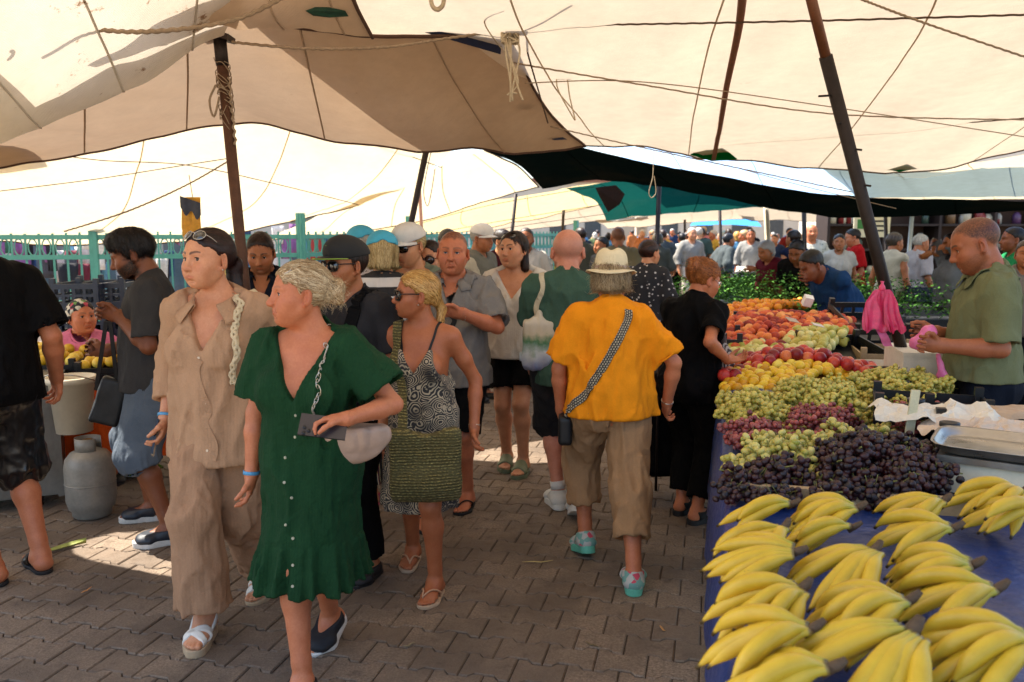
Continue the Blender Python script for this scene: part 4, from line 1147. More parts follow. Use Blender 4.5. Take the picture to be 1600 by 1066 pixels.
def tarp(name, label, G, material, nu=48, nv=64, wr=.02, seed=0, edge=None, edge_sides='', wf=(3.0, 9.0), dirw=(1, .25)):
    """sagging sheet through rows of surveyed points (px, py, distance)"""
    P = cat2([[at(*q) for q in r] for r in G], nu, nv)
    u = np.linspace(0, 1, nu)[:, None] * np.ones((1, nv)); v = np.linspace(0, 1, nv)[None, :] * np.ones((nu, 1))
    n = vnoise(P[..., 0] * wf[0] * dirw[0] + seed, P[..., 1] * wf[0] * dirw[1], P[..., 2] * 2 + seed) * wr + vnoise(P[..., 0] * wf[1] * dirw[0] + seed, P[..., 1] * wf[1] * dirw[1] + 5, P[..., 2] * 3) * wr * .25
    P[..., 2] += n
    root = empty(name, P[nu // 2, nv // 2], 0, label, 'canopy'); c = np.array(root.location)
    MB().grid(P - c).build('sheet', material, root, True)
    for f in (.22, .43, .64, .85): MB().tube(P[:, int(nv * f)] - c + np.array([0, 0, -.002]), .006, 5, flat=.5).build('seam', material, root, True)
    if edge is not None:
        for sd in edge_sides:
            L = {'t': P[0], 'b': P[-1], 'l': P[:, 0], 'r': P[:, -1]}[sd]
            MB().tube(L - c + np.array([0, 0, -.004]), .011, 6).build('hem', edge, root, True)
    return root, P
M_CREAM = canvas_mat('canvas_cream', '#d9c8ae', .26, .25)
M_TAN_SHADE = canvas_mat('canvas_tan_shade', '#b39a80', .19, .30)  # tan canvas; for the sagging canopy, shade of overlapping sheets is in the colour
M_DIRTY = canvas_mat('canvas_dirty', '#d3c8b6', .24, .65)
M_WHITE = canvas_mat('canvas_white', '#ead8b4', .35, .14)
M_DARK = canvas_mat('net_dark_green', '#0a1210', .06, .1)
M_TEAL = canvas_mat('canvas_teal', '#10463f', .35, .1)
M_BLUE = canvas_mat('canvas_blue', '#a9c6e4', .62, .1)
M_YEL = canvas_mat('canvas_yellow', '#dcc490', .45, .15)
M_HEM = mat('hem_brown', '#4a3122', .9, .3, 20, 90)
M_ROPE = mat('rope', '#8f7a62', .9, .35, 60, 300, .6, .003); M_ROPED = mat('rope_dark', '#4d3a2b', .9, .35, 60, 300, .6, .003); M_ROPEL = mat('rope_pale', '#b9a88c', .9, .3, 60, 300, .6, .003)
M_NAVY = mat('navy_patch', '#16203c', .7, .4, 20, 80); M_GREENP = canvas_mat('green_patch', '#0f7a3c', .45, .1)
def roofs():
    T = {}
    T[3], P3 = tarp('canopy', 'wide beige canvas canopy above the fruit stall', [
        [(-700, -1500, 1.0), (300, -1500, 1.0), (1300, -1500, 1.0), (2500, -1500, 1.0), (3300, -1500, 1.0)],
        [(60, -420, 2.9), (800, -420, 2.4), (1250, -420, 2.4), (1750, -380, 2.6), (2050, -330, 2.8)],
        [(260, -150, 3.9), (850, -110, 3.5), (1260, -100, 3.5), (1650, -90, 3.6), (1950, -70, 3.8)],
        [(430, 40, 5.0), (880, 55, 5.0), (1200, 60, 5.2), (1600, 50, 5.2), (1900, 40, 5.3)],
        [(600, 140, 6.6), (930, 165, 6.6), (1150, 180, 7.0), (1500, 175, 7.0), (1800, 140, 7.0)],
        [(690, 208, 8.5), (980, 228, 8.5), (1120, 247, 9.0), (1400, 268, 9.0), (1640, 226, 8.8)]], M_CREAM, 60, 80, .03, 1, M_HEM, 'b')
    T[2], P2 = tarp('canopy', 'brown shaded canvas canopy sagging from the rusty pole', [
        [(-30, 105, 3.8), (160, 56, 3.95), (345, 34, 4.35), (560, 50, 4.8), (786, 48, 5.2)],
        [(-30, 202, 4.9), (160, 160, 5.0), (350, 115, 5.2), (590, 130, 5.4), (820, 110, 5.8)],
        [(-30, 248, 5.6), (160, 208, 5.75), (350, 165, 6.0), (620, 200, 6.0), (862, 178, 6.8)],
        [(-30, 272, 6.2), (160, 235, 6.45), (350, 193, 6.8), (640, 232, 6.6), (915, 234, 7.8)]], M_TAN_SHADE, 48, 80, .035, 4, M_HEM, 'tbr', wf=(3, 8))
    T[1], P1 = tarp('canopy', 'stained white canvas canopy at the upper left', [
        [(-700, 330, 2.6), (-380, 60, 2.4), (-60, -260, 2.4), (300, -420, 2.6)],
        [(-420, 330, 3.2), (-140, 120, 3.1), (110, -60, 3.2), (420, -200, 3.4)],
        [(-260, 330, 3.9), (0, 222, 3.9), (180, 140, 4.1), (350, 58, 4.45), (470, -40, 4.6)][0:2] + [(200, 128, 4.1), (350, 56, 4.45)]], M_DIRTY, 40, 50, .05, 8, M_HEM, '', wf=(3.4, 11), dirw=(1, .5))
    T[0], P0 = tarp('canopy', 'brown crumpled canvas edge gathered above the rusty pole', [
        [(60, -60, 3.9), (250, -40, 4.0), (420, -60, 4.1), (540, -30, 4.2)],
        [(110, 2, 3.9), (250, 14, 4.05), (430, 4, 4.2), (556, 8, 4.4)],
        [(150, 8, 3.95), (300, 34, 4.2), (450, 44, 4.4), (582, 50, 4.7)]], M_TAN_SHADE, 20, 44, .06, 12, M_HEM, 'r', wf=(5, 14))
    T[4], P4 = tarp('canopy', 'bright cream canvas canopy hanging low along the teal fence', [
        [(-500, 215, 6.9), (-80, 235, 6.9), (330, 140, 6.9), (560, 170, 7.3), (735, 205, 8.0)],
        [(-500, 290, 7.6), (-80, 295, 7.7), (300, 260, 8.2), (520, 262, 8.8), (690, 250, 9.4)],
        [(-500, 345, 8.4), (-80, 345, 8.5), (260, 335, 9.0), (470, 318, 9.6), (640, 290, 10.2)],
        [(-500, 372, 9.0), (-80, 376, 9.2), (170, 383, 9.6), (350, 368, 10.2), (560, 318, 11.0)]], M_WHITE, 44, 70, .03, 21, M_HEM, 'b')
    T[5], P5 = tarp('canopy', 'white canvas canopy behind the tilted dark pole', [
        [(560, 305, 10.2), (660, 268, 10.4), (757, 234, 10.6)],
        [(480, 345, 11.2), (640, 312, 11.6), (812, 262, 11.8)],
        [(420, 376, 12.4), (640, 348, 12.8), (842, 290, 13.0)]], M_WHITE, 24, 40, .03, 31, M_HEM, 'br')
    T[6], P6 = tarp('canopy', 'dark green shade net stretched over the lane', [
        [(755, 232, 9.4), (890, 230, 9.3), (1060, 262, 9.2), (1310, 304, 9.2), (1680, 318, 9.2)],
        [(815, 262, 10.2), (925, 258, 10.0), (1085, 284, 9.9), (1315, 324, 9.8), (1680, 324, 9.7)],
        [(848, 294, 11.0), (955, 282, 10.8), (1110, 306, 10.6), (1320, 340, 10.3), (1680, 326, 10.2)]], M_DARK, 24, 60, .02, 41)
    T[7], P7 = tarp('canopy', 'pale blue plastic canopy behind the shade net', [
        [(940, 220, 11.5), (1100, 222, 11.4), (1330, 258, 11.2), (1700, 262, 11.0)],
        [(980, 252, 12.6), (1120, 250, 12.5), (1340, 280, 12.2), (1700, 285, 12.0)],
        [(1020, 286, 13.8), (1140, 290, 13.6), (1360, 308, 13.4), (1700, 305, 13.0)]], M_BLUE, 24, 40, .03, 51)
    T[8], P8 = tarp('canopy', 'teal canopy hanging under the dark shade net', [
        [(884, 296, 11.2), (980, 282, 11.6), (1100, 288, 12.0), (1240, 318, 12.0)],
        [(930, 312, 12.4), (1000, 306, 12.8), (1100, 308, 13.0), (1200, 322, 13.0)],
        [(948, 344, 13.6), (1010, 336, 14.0), (1090, 332, 14.2), (1180, 322, 14.2)]], M_TEAL, 20, 40, .03, 61, M_HEM, '')
    T[9], _ = tarp('canopy', 'yellowish canvas canopy beyond the white one', [
        [(560, 352, 13.6), (760, 316, 13.8), (940, 286, 14.0)], [(540, 372, 15), (760, 344, 15.4), (950, 306, 15.8)], [(620, 378, 17), (780, 352, 17.4), (955, 316, 17.8)]], M_YEL, 16, 30, .03, 71, M_HEM, 'b')
    T[10], _ = tarp('canopy', 'grey white canvas canopy far down the lane on the left', [
        [(700, 352, 18), (860, 322, 18.2), (985, 300, 18.5)], [(690, 366, 20), (860, 340, 20.5), (1000, 318, 21)], [(720, 372, 23), (880, 352, 23.5), (1010, 336, 24)]], M_CREAM, 14, 26, .04, 81, M_HEM, 'b')
    T[11], _ = tarp('canopy', 'beige canvas canopy over the crowd far down the lane', [
        [(930, 346, 22), (1030, 336, 22), (1165, 318, 22)], [(940, 350, 25), (1040, 342, 25), (1170, 330, 25)], [(950, 357, 29), (1040, 350, 29), (1165, 342, 29)]], M_CREAM, 14, 24, .05, 91, M_HEM, 'b')
    T[12], _ = tarp('canopy', 'small bright blue canopy at the far end of the lane', [
        [(1085, 341, 34), (1130, 336, 34), (1180, 341, 34)], [(1080, 349, 36), (1130, 345, 36), (1186, 349, 36)], [(1078, 354, 38), (1130, 351, 38), (1190, 354, 38)]], canvas_mat('canvas_sky', '#4f9bdc', .6, .05), 10, 16, .04, 95)
    T[13], _ = tarp('canopy', 'white canvas canopy at the right behind the vendor', [
        [(1240, 250, 10.6), (1420, 262, 10.4), (1720, 225, 10.0)], [(1300, 268, 12.4), (1450, 282, 12.2), (1720, 262, 12.0)], [(1340, 306, 14.4), (1480, 314, 14.2), (1720, 306, 14.0)]], M_WHITE, 18, 30, .03, 97, M_HEM, 'b')
    T[14], _ = tarp('canopy', 'low beige canopy over the stalls at the right rear', [
        [(1150, 316, 17), (1300, 326, 17), (1480, 330, 17), (1720, 330, 16)], [(1150, 332, 20), (1300, 336, 20), (1480, 338, 20), (1720, 338, 19)], [(1160, 342, 24), (1300, 345, 24), (1480, 346, 24), (1720, 346, 23)]], M_CREAM, 14, 36, .05, 99, M_HEM, 'b')
    tarp('canopy', 'pale canopy just beyond the left edge of the view', [  # added out of view to block the sun, gapped for one streak
        [(-900, 120, 2.6), (-420, 60, 2.8), (-40, 60, 3.3)], [(-900, 150, 4.0), (-500, 150, 4.2), (30, 120, 4.3)], [(-900, 190, 4.8), (-500, 190, 4.9), (-185, 180, 4.9)], [(-900, 220, 5.5), (-500, 215, 5.5), (30, 215, 5.6)], [(-900, 240, 7.6), (-500, 240, 7.6), (60, 230, 7.6)]], M_WHITE, 30, 40, .03, 101)
    # patches sewn on corners
    def patch(par, pts, m, name='corner_patch'):
        P = np.array([at(*p) for p in pts]); c = np.array(par.location); mb = MB(); P = P - c + np.array([0, -.012, -.012])
        mb.add(P, [list(range(len(P)))]); o = mb.build(name, m, par); o.modifiers.new('t', 'SOLIDIFY').thickness = .004
    patch(T[2], [(664, 48, 5.0), (786, 42, 5.15), (782, 82, 5.3), (745, 66, 5.2), (715, 60, 5.1)], M_NAVY)
    patch(T[2], [(790, 158, 6.3), (818, 152, 6.4), (834, 160, 6.5), (826, 167, 6.5), (808, 166, 6.4)], M_NAVY)
    patch(T[2], [(850, 212, 7.2), (872, 209, 7.3), (886, 216, 7.4), (866, 217, 7.3)], M_NAVY)
    patch(T[3], [(1078, 240, 8.8), (1100, 227, 8.5), (1125, 225, 8.4), (1152, 247, 8.85), (1112, 250, 8.9)], M_GREENP)
    patch(T[3], [(1384, 262, 8.9), (1414, 250, 8.7), (1432, 261, 8.9), (1404, 267, 8.95)], M_GREENP)
    patch(T[0], [(478, 14, 4.3), (500, 6, 4.35), (540, 14, 4.4), (545, 22, 4.45), (515, 24, 4.4), (490, 21, 4.35)], mat('dark_green_patch', '#123a2a', .8, .4, 30, 80))
    patch(T[8], [(930, 292, 11.4), (962, 288, 11.6), (976, 302, 12), (968, 318, 12.2), (950, 330, 12.4), (938, 308, 12)], mat('maroon_cloth', '#2e1716', .9, .5, 30, 60), 'maroon_cloth')
roofs()
def pole(name, label, pts, r, m, parts=(), cat_='pole', group=None):
    P = [at(*p) for p in pts]; base = P[-1]; root = empty(name, base, 0, label, cat_, group)
    MB().tube([p - base for p in P], r, 12).build('shaft', m, root, True)
    return root, base
M_RUST = mat('rusty_steel', '#5a3a28', .65, .4, 18, 120, .5, .003, metal=.35); M_DKST = mat('dark_steel', '#2b211c', .55, .35, 22, 120, .4, .003, metal=.5)
def poles():
    # rusty pole at the left
    top_, bot = at(343, 58, 4.55), at(402, 640, 4.75); d = bot - top_; bot = top_ + d * (top_[2] / -d[2])
    r = empty('canopy_pole', bot, 0, 'rusty brown pole holding up the brown canopy, behind the beige dressed woman', 'pole')
    MB().tube([top_ - bot, -bot * 0 + np.zeros(3)], .030, 14).build('shaft', M_RUST, r, True)
    MB().tube([top_ - bot + d * .0, top_ - bot + d * .07], .034, 14).build('sleeve', M_DKST, r, True)
    MB().box(top_ - bot + np.array([-.02, 0, .01]), (.17, .12, .03), rotm(0, .25, 0)).build('cap_plate', M_DKST, r)
    rp = MB(); rs = np.random.RandomState(5)
    for i in range(16):
        t0 = rs.uniform(.05, .16); a = rs.rand() * 6.28; q = []
        for j in range(7):
            f = t0 + j * .012 * rs.uniform(.4, 1.2); q.append(top_ - bot + d * f + np.array([math.cos(a + j * .9) * .04, math.sin(a + j * .9) * .04, 0]))
        rp.tube(spline(q, 16), .0024, 5)
    rp.tube(spline([top_ - bot + d * .12 + np.array([-.035, -.03, 0]), top_ - bot + d * .16 + np.array([-.075, -.04, 0]), top_ - bot + d * .20 + np.array([-.06, -.04, 0]), top_ - bot + d * .15 + np.array([-.02, -.04, 0])], 16), .006, 6)
    rp.tube([top_ - bot + d * t + np.array([.034, -.02, 0]) + .006 * np.array([math.sin(t * 300), 0, 0]) for t in np.linspace(.1, .27, 40)], .006, 6)
    rp.build('rope_binding', M_ROPE, r, True)
    # leaning two piece pole over the stall
    t_, m_, b_ = at(1240, -110, 4.05), at(1290, 88, 4.2), at(1420, 590, 4.7); dd = b_ - m_; b2 = m_ + dd * (m_[2] / -dd[2])
    r = empty('canopy_pole', b2, 0, 'long dark leaning pole with pink bags tied to it at the fruit stall', 'pole')
    MB().tube([t_ - b2, m_ + (m_ - t_) * .05 - b2], .026, 14).build('inner_tube', mat('brown_steel', '#6b4128', .5, .3, 20, 100, .3, metal=.3), r, True)
    MB().tube([m_ - b2, np.zeros(3)], .033, 14).build('outer_tube', M_DKST, r, True)
    for f, s_ in ((.07, 1), (.12, -1), (.17, 1), (.24, 1)):
        p = m_ + (b2 - m_) * f - b2
        MB().tube([p, p + np.array([-.10 if f == .07 else .045 * s_, -.045, -.012])], .006, 6).build('pin', M_DKST, r, True)
    for (pts, lab, rad, m) in (
        ([(668, 226, 7.9), (640, 360, 8.0)], 'dark tilted pole in front of the white canopy', .03, M_DKST),
        ([(655, 285, 9.0), (661, 400, 9.0)], 'thin pinkish pole beside the white capped woman', .018, mat('pink_pole', '#b98a78', .6)),
        ([(806, 304, 13.5), (800, 362, 13.5)], 'thin dark pole behind the woman in the white blouse', .03, M_DKST),
        ([(881, 320, 17), (879, 362, 17)], 'thin dark pole above the bald man', .03, M_DKST),
        ([(1030, 292, 11.5), (1026, 392, 11.5)], 'dark straight pole in the middle of the lane', .032, M_DKST),
        ([(1197, 325, 10.5), (1202, 420, 10.5)], 'pale wooden post by the garlic stall', .035, mat('pale_wood', '#b3a58a', .8, .3, 12, 50)),
        ([(1124, 310, 16), (1126, 372, 16)], 'thin dark pole in the far crowd', .03, M_DKST),
        ([(1070, 344, 24), (1070, 372, 24)], 'thin distant pole left of the blue canopy', .035, M_DKST),
        ([(1256, 318, 13), (1257, 380, 13)], 'dark post behind the red awning stall', .035, M_DKST),
        ([(1425, 340, 12), (1419, 410, 12)], 'pale metal post by the brown shelves', .028, mat('pale_metal', '#a7a49c', .4, metal=.6)),
        ([(1383, 318, 13.5), (1385, 390, 13.5)], 'slim post behind the white vested woman', .03, M_DKST)):
        a, b = at(*pts[0]), at(*pts[1]); d = b - a; b = a + d * (a[2] / -d[2]); a = a - d * .02
        r = empty('canopy_pole', b, 0, lab, 'pole', 'canopy poles'); MB().tube([a - b, np.zeros(3)], rad, 10).build('shaft', m, r, True)
        MB().lathe([(rad * 2.2, 0), (rad * 2.2, .012), (rad * 1.2, .02)], (0, 0, 0), 12).build('foot_plate', m, r)
poles()
def ropes():
    L = [
        ('thick slack grey rope looping below the stained canopy', [(20, -10, 3.6), (70, 25, 3.6), (160, 47, 3.65), (260, 48, 3.75), (370, 30, 3.9), (450, -8, 4.0)], .010, M_ROPE),
        ('twisted rope along the top of the brown canopy', [(362, 66, 4.55), (480, 76, 4.6), (600, 74, 4.75), (700, 60, 4.95), (785, 48, 5.1)], .008, M_ROPE),
        ('taut rope running right across the beige canopy', [(805, 40, 5.0), (1000, 38, 4.8), (1300, 32, 4.6), (1640, 22, 4.4)], .006, M_ROPED),
        ('long rope slanting down across the beige canopy', [(800, 98, 5.5), (1000, 132, 5.8), (1300, 178, 6.3), (1640, 188, 6.6)], .006, M_ROPE),
        ('second thin rope under the slanting one', [(820, 130, 5.6), (1000, 128, 5.8), (1250, 160, 6.2), (1640, 220, 6.6)], .004, M_ROPE),
        ('thin rope rising to the right above the leaning pole', [(1122, 222, 8.3), (1300, 208, 7.8), (1640, 182, 7.2)], .006, M_ROPED),
        ('rope from the top edge slanting to the right corner', [(1335, -5, 4.3), (1450, 38, 4.4), (1640, 102, 4.6)], .006, M_ROPE),
        ('long rope hanging beneath the canopy towards the shade net', [(860, 198, 7.0), (1000, 230, 7.3), (1150, 262, 7.6), (1330, 300, 8.0)], .006, M_ROPE),
        ('taut line from the knot down to the canopy edge', [(813, 42, 5.1), (832, 110, 5.6), (856, 192, 6.6)], .006, M_ROPED),
        ('rope rising from the knot to the top edge', [(800, 40, 5.0), (840, 22, 4.8), (885, -5, 4.5)], .008, M_ROPE),
        ('thin cord hanging from above onto the knot', [(775, -5, 4.6), (757, 35, 4.8), (790, 85, 5.2), (800, 108, 5.3)], .004, M_ROPEL),
        ('dangling cord loop below the beige canopy', [(898, 188, 5.9), (872, 140, 5.9), (872, 116, 5.9), (884, 110, 5.9), (890, 150, 5.9), (899, 188, 5.9)], .005, M_ROPEL),
        ('long line across the bright canopy on the left', [(-10, 300, 6.6), (150, 280, 6.8), (290, 258, 7.0), (355, 248, 7.2)], .004, M_ROPED),
        ('sagging grey rope below the bright canopy', [(100, 362, 6.6), (200, 330, 6.8), (290, 290, 7.0), (355, 253, 7.2)], .007, M_ROPE),
        ('thin line slanting right across the bright canopy', [(0, 228, 6.2), (150, 250, 6.6), (290, 258, 7.0), (420, 285, 7.6), (560, 320, 8.6)], .004, M_ROPED),
        ('line along the edge of the white canopy', [(440, 182, 7.6), (530, 205, 7.9), (690, 262, 9.6)], .005, M_ROPED),
        ('pale loop of cord hanging before the shade net', [(1021, 236, 8.6), (1020, 275, 8.6), (1014, 300, 8.6), (1018, 309, 8.6), (1025, 300, 8.6), (1022, 275, 8.6)], .004, M_ROPEL),
        ('slack cord below the dark net by the brown shelves', [(1150, 262, 8.4), (1260, 292, 8.4), (1400, 326, 8.6)], .004, M_ROPE),
        ('loose cord hanging by the dark tilted pole', [(676, 228, 7.8), (668, 262, 7.8), (662, 300, 7.8), (668, 322, 7.8), (674, 300, 7.8), (680, 262, 7.8)], .004, M_ROPED),
        ('thin line through the far canopies', [(620, 360, 10), (760, 322, 10.3), (930, 292, 10.6)], .004, M_ROPED),
        ('second thin line through the far canopies', [(640, 372, 10), (780, 346, 10.3), (940, 320, 10.6)], .004, M_ROPED),
        ('third thin line through the far canopies', [(700, 372, 11), (820, 352, 11.3), (950, 334, 11.6)], .004, M_ROPED),
        ('iron hook like rope end at the top edge', [(672, -6, 4.4), (676, 10, 4.4), (684, 15, 4.4), (692, 8, 4.4), (694, -6, 4.4)], .011, M_ROPEL),
        ('white plastic hook at the left edge', [(-6, 30, 3.4), (4, 45, 3.4), (8, 62, 3.4), (2, 68, 3.4)], .008, mat('white_plastic', '#e8e4dc', .4, .05, bump=0)),
    ]
    for lab, pts, r, m in L:
        P = spline([at(*p) for p in pts], 50 if len(pts) > 3 else 40); c = P.mean(0)
        if r > .0055:    # laid rope: a small screw wobble
            n = len(P); P = spline(P, 160)
            P = P + np.stack([np.zeros(len(P)), np.cos(np.arange(len(P)) * 1.3), np.sin(np.arange(len(P)) * 1.3)], 1) * r * .22
        tag(MB().tube(P - c, r, 6).build('rope', m, None, True, loc=c), lab, 'rope')
    # knot with many turns
    c = at(797, 48, 5.0); mb = MB(); rs = np.random.RandomState(2)
    for i in range(9):
        a = rs.rand(3) * 6; q = [np.array([.05 * math.sin(t * 2 + a[0]), .04 * math.cos(t * 3 + a[1]), .07 * math.sin(t * 1.3 + a[2])]) for t in np.linspace(0, 5, 30)]; mb.tube(q, .006, 6)
    for i in range(5): mb.tube(spline([[rs.uniform(-.03, .03), 0, 0], [rs.uniform(-.05, .06), -.02, -.12], [rs.uniform(-.03, .06), -.02, -.26 - .08 * rs.rand()], [rs.uniform(-.02, .08), 0, -.34 - .1 * rs.rand()]], 20), .006, 6)
    tag(mb.build('rope_knot', M_ROPEL, None, True, loc=c), 'bundle of knotted pale rope at the corner of the brown canopy', 'rope')
    pts = [at(*p) + np.array([0, -.03, -.03]) for p in ((1160, -40, 4.0), (1152, 40, 4.9), (1134, 130, 6.2), (1126, 180, 7.2), (1114, 246, 8.9))]
    P = spline(pts, 30); c = P[0].copy(); o = MB().tube(P - c, .022, 8, flat=.5).build('batten', mat('brown_strap', '#7b4a2c', .7, .3, 20, 80), None, True, loc=c); tag(o, 'long brown batten strapped under the beige canopy seam', 'batten')
ropes()
# ---------------------------------------------------------------- fruit stall on the right
TZ = .80
def copy_tree(o, parent=None):
    c = o.copy(); COL.objects.link(c); c.parent = parent
    for ch in o.children: copy_tree(ch, c)
    return c
def poly_grid(quad, d, rng, jit=.18):
    Q = np.array([q[:2] for q in quad]); lo, hi = Q.min(0), Q.max(0); out = []
    n = len(Q); y = lo[1]; r = 0
    while y <= hi[1]:
        x = lo[0] + (d / 2 if r % 2 else 0)
        while x <= hi[0]:
            p = np.array([x, y]) + rng.normal(0, d * jit * .5, 2)
            ins = False
            for i in range(n):
                a, b = Q[i], Q[(i + 1) % n]
                if (a[1] > p[1]) != (b[1] > p[1]) and p[0] < (b[0] - a[0]) * (p[1] - a[1]) / (b[1] - a[1]) + a[0]: ins = not ins
            if ins: out.append(p)
            x += d
        y += d * .87; r += 1
    return out
def blue_tarp_mat():
    t = NT('blue_tarpaulin'); v = t.coord(); n = t.noise(v, 5, 5); n2 = t.noise(v, 45, 3)
    t.set('Base Color', t.ramp(n, [(.3, (.007, .022, .10)), (.7, (.016, .046, .19))])); t.set('Roughness', t.maprange(n2, .3, .7, .28, .5)); t.set('Specular IOR Level', .5)
    t.bump(t.math('ADD', t.math('MULTIPLY', n2, .4), t.noise(t.coord((1, 1, .35)), 14, 3)), .5, .012); return t.m
M_BTARP = blue_tarp_mat()
M_WOOD = mat('crate_wood', '#a88d66', .8, .3, 9, 40, .4); M_BLACKP = mat('black_plastic', '#101113', .42, .3, 20, 80, .15); M_NAVYP = mat('navy_plastic', '#18243a', .45, .3, 15, 80, .15)
M_STEEL = mat('brushed_steel', '#a8a39a', .32, .15, 8, 200, .15, .001, metal=.9, rvar=.1)
TA = ground(1143, 1066, TZ); TA = TA - US * 1.2; TAn = ground(1128, 610, TZ)
TDIR = nrm(TAn - TA); TPER = np.array([TDIR[1], -TDIR[0], 0]); TLEN = 8.2 - TA[1]
def tb(a, b, z=0.): return TA + TDIR * a + TPER * b + np.array([0, 0, z])
def build_table():
    root = empty('market_table', tb(TLEN / 2, .6) * np.array([1, 1, 0]), 0, 'long trestle table covered with a blue tarpaulin, full of fruit', 'table'); c = np.array(root.location)
    R = np.stack([TPER, TDIR, [0, 0, 1]], 1)
    MB().box(tb(TLEN / 2, .62, -.03) - c, (1.22, TLEN, .045), R).build('table_top', M_WOOD, root)
    lm = M_DKST
    for a in (.3, 2.4, 4.6, TLEN - .2):
        for b in (.12, 1.15):
            MB().box(tb(a, b, -.43) - c, (.05, .05, .76), R).build('leg', lm, root)
    rows = []
    for i, a in enumerate(np.linspace(0, TLEN, 150)):
        row = []; w1 = vnoise(np.array([a * 3.0]), np.array([1.]), np.array([0.]))[0]; w2 = vnoise(np.array([a * 9.0]), np.array([4.]), np.array([0.]))[0]
        for j, (b, z) in enumerate([(1.26, -.02), (1.24, .004), (.9, .005), (.6, .005), (.3, .005), (.06, .006), (.0, .003), (-.012, -.03), (-.02, -.12), (-.03, -.25), (-.035, -.4), (-.045, -.54 - .05 * w1)]):
            fz = max(0, j - 6) / 5
            nz = vnoise(np.array([a * 5.]), np.array([b * 5.]), np.array([2.]))[0] * .003
            row.append(tb(a, b - fz * (.028 * w1 + .014 * w2) - (.004 * math.sin(a * 7) if j < 8 else 0), z + (nz if j < 6 else 0)) - c)
        rows.append(row)
    MB().grid(np.array(rows)).build('tarpaulin_cover', M_BTARP, root, True)
    # striped cloth hanging lower
    st = NT('striped_cloth'); w = st.n('TexWave', Vector=st.coord(), Scale=22., Distortion=.6); st.set('Base Color', st.ramp(w.outputs['Fac'], [(.35, (.03, .03, .035)), (.55, (.42, .40, .36))])); st.set('Roughness', .9)
    rows = []
    for a in np.linspace(1.5, TLEN, 90):
        w1 = vnoise(np.array([a * 6.]), np.array([2.]), np.array([0.]))[0]
        rows.append([tb(a, .03 + w1 * .02 * t, -.30 - .40 * t) - c for t in np.linspace(0, 1, 6)])
    MB().grid(np.array(rows)).build('under_cloth', st.m, root, True)
    MB().box(tb(0, .62) * np.array([1, 1, 0]) + TDIR * ((ground(1390, 800, TZ) - TA) @ TDIR) + np.array([0, 0, TZ + .03]) - c, (1.2, .03, .06), R).build('divider_board', M_WOOD, root)
build_table()
# ---- bananas
def banana_mat():
    t = NT('banana'); a = t.n('Attribute', _attribute_name='t'); sp = t.n('SeparateColor', Color=a.outputs['Color']); v = t.coord()
    n = t.noise(v, 16, 4); n2 = t.noise(v, 70, 3, .7); r = t.n('ObjectInfo').outputs['Random']
    yel = t.ramp(n, [(.3, (.52, .32, .014)), (.7, (.63, .41, .028))])
    gr = (.30, .33, .04)
    g = t.math('MULTIPLY', t.maprange(sp.outputs[0], .32, .05, 0, 1), t.maprange(r, .1, 1, .25, .9)); col = t.mix(g, yel, gr)
    col = t.mix(t.math('MULTIPLY', t.maprange(n2, .68, .74, 0, .8), t.maprange(n, .45, .6, 0, 1)), col, (.13, .06, .02))
    col = t.mix(t.maprange(sp.outputs[0], .93, .965, 0, .95), col, (.025, .015, .01))
    col = t.mix(t.maprange(sp.outputs[0], .05, .02, 0, .8), col, (.12, .065, .03))
    t.set('Base Color', col); t.set('Roughness', .42); t.set('Specular IOR Level', .4); t.set('Subsurface Weight', .05); t.set('Subsurface Scale', .01)
    t.bump(n2, .1, .003); return t.m
M_BAN = banana_mat(); M_CROWN = mat('banana_crown', '#54402a', .8, .45, 40, 120, .5)
def banana_mesh(p0, p1, p2, p3, r=.0175):
    n, s = 16, 10; T = np.linspace(0, 1, n)
    P = np.array([(1 - t) ** 3 * p0 + 3 * (1 - t) ** 2 * t * p1 + 3 * (1 - t) * t * t * p2 + t ** 3 * p3 for t in T])
    prof = np.array([.34, .38, .45, .66, .86, .96, 1, 1.02, 1.02, 1, .97, .9, .76, .5, .25, .2]) * r
    mb = MB(); mb.tube(P, prof, s); me = mb.mesh('banana', M_BAN, True)
    c = np.zeros((len(me.vertices), 3), np.float32); c[:, 0] = np.repeat(T, s)[:len(me.vertices)]; set_attr(me, 't', c)
    co = np.zeros(n * s * 3, np.float32); me.vertices.foreach_get('co', co); co = co.reshape(n, s, 3); co[:, 1::2] += (P[:, None] - co[:, 1::2]) * .09; me.vertices.foreach_set('co', co.ravel()); return me
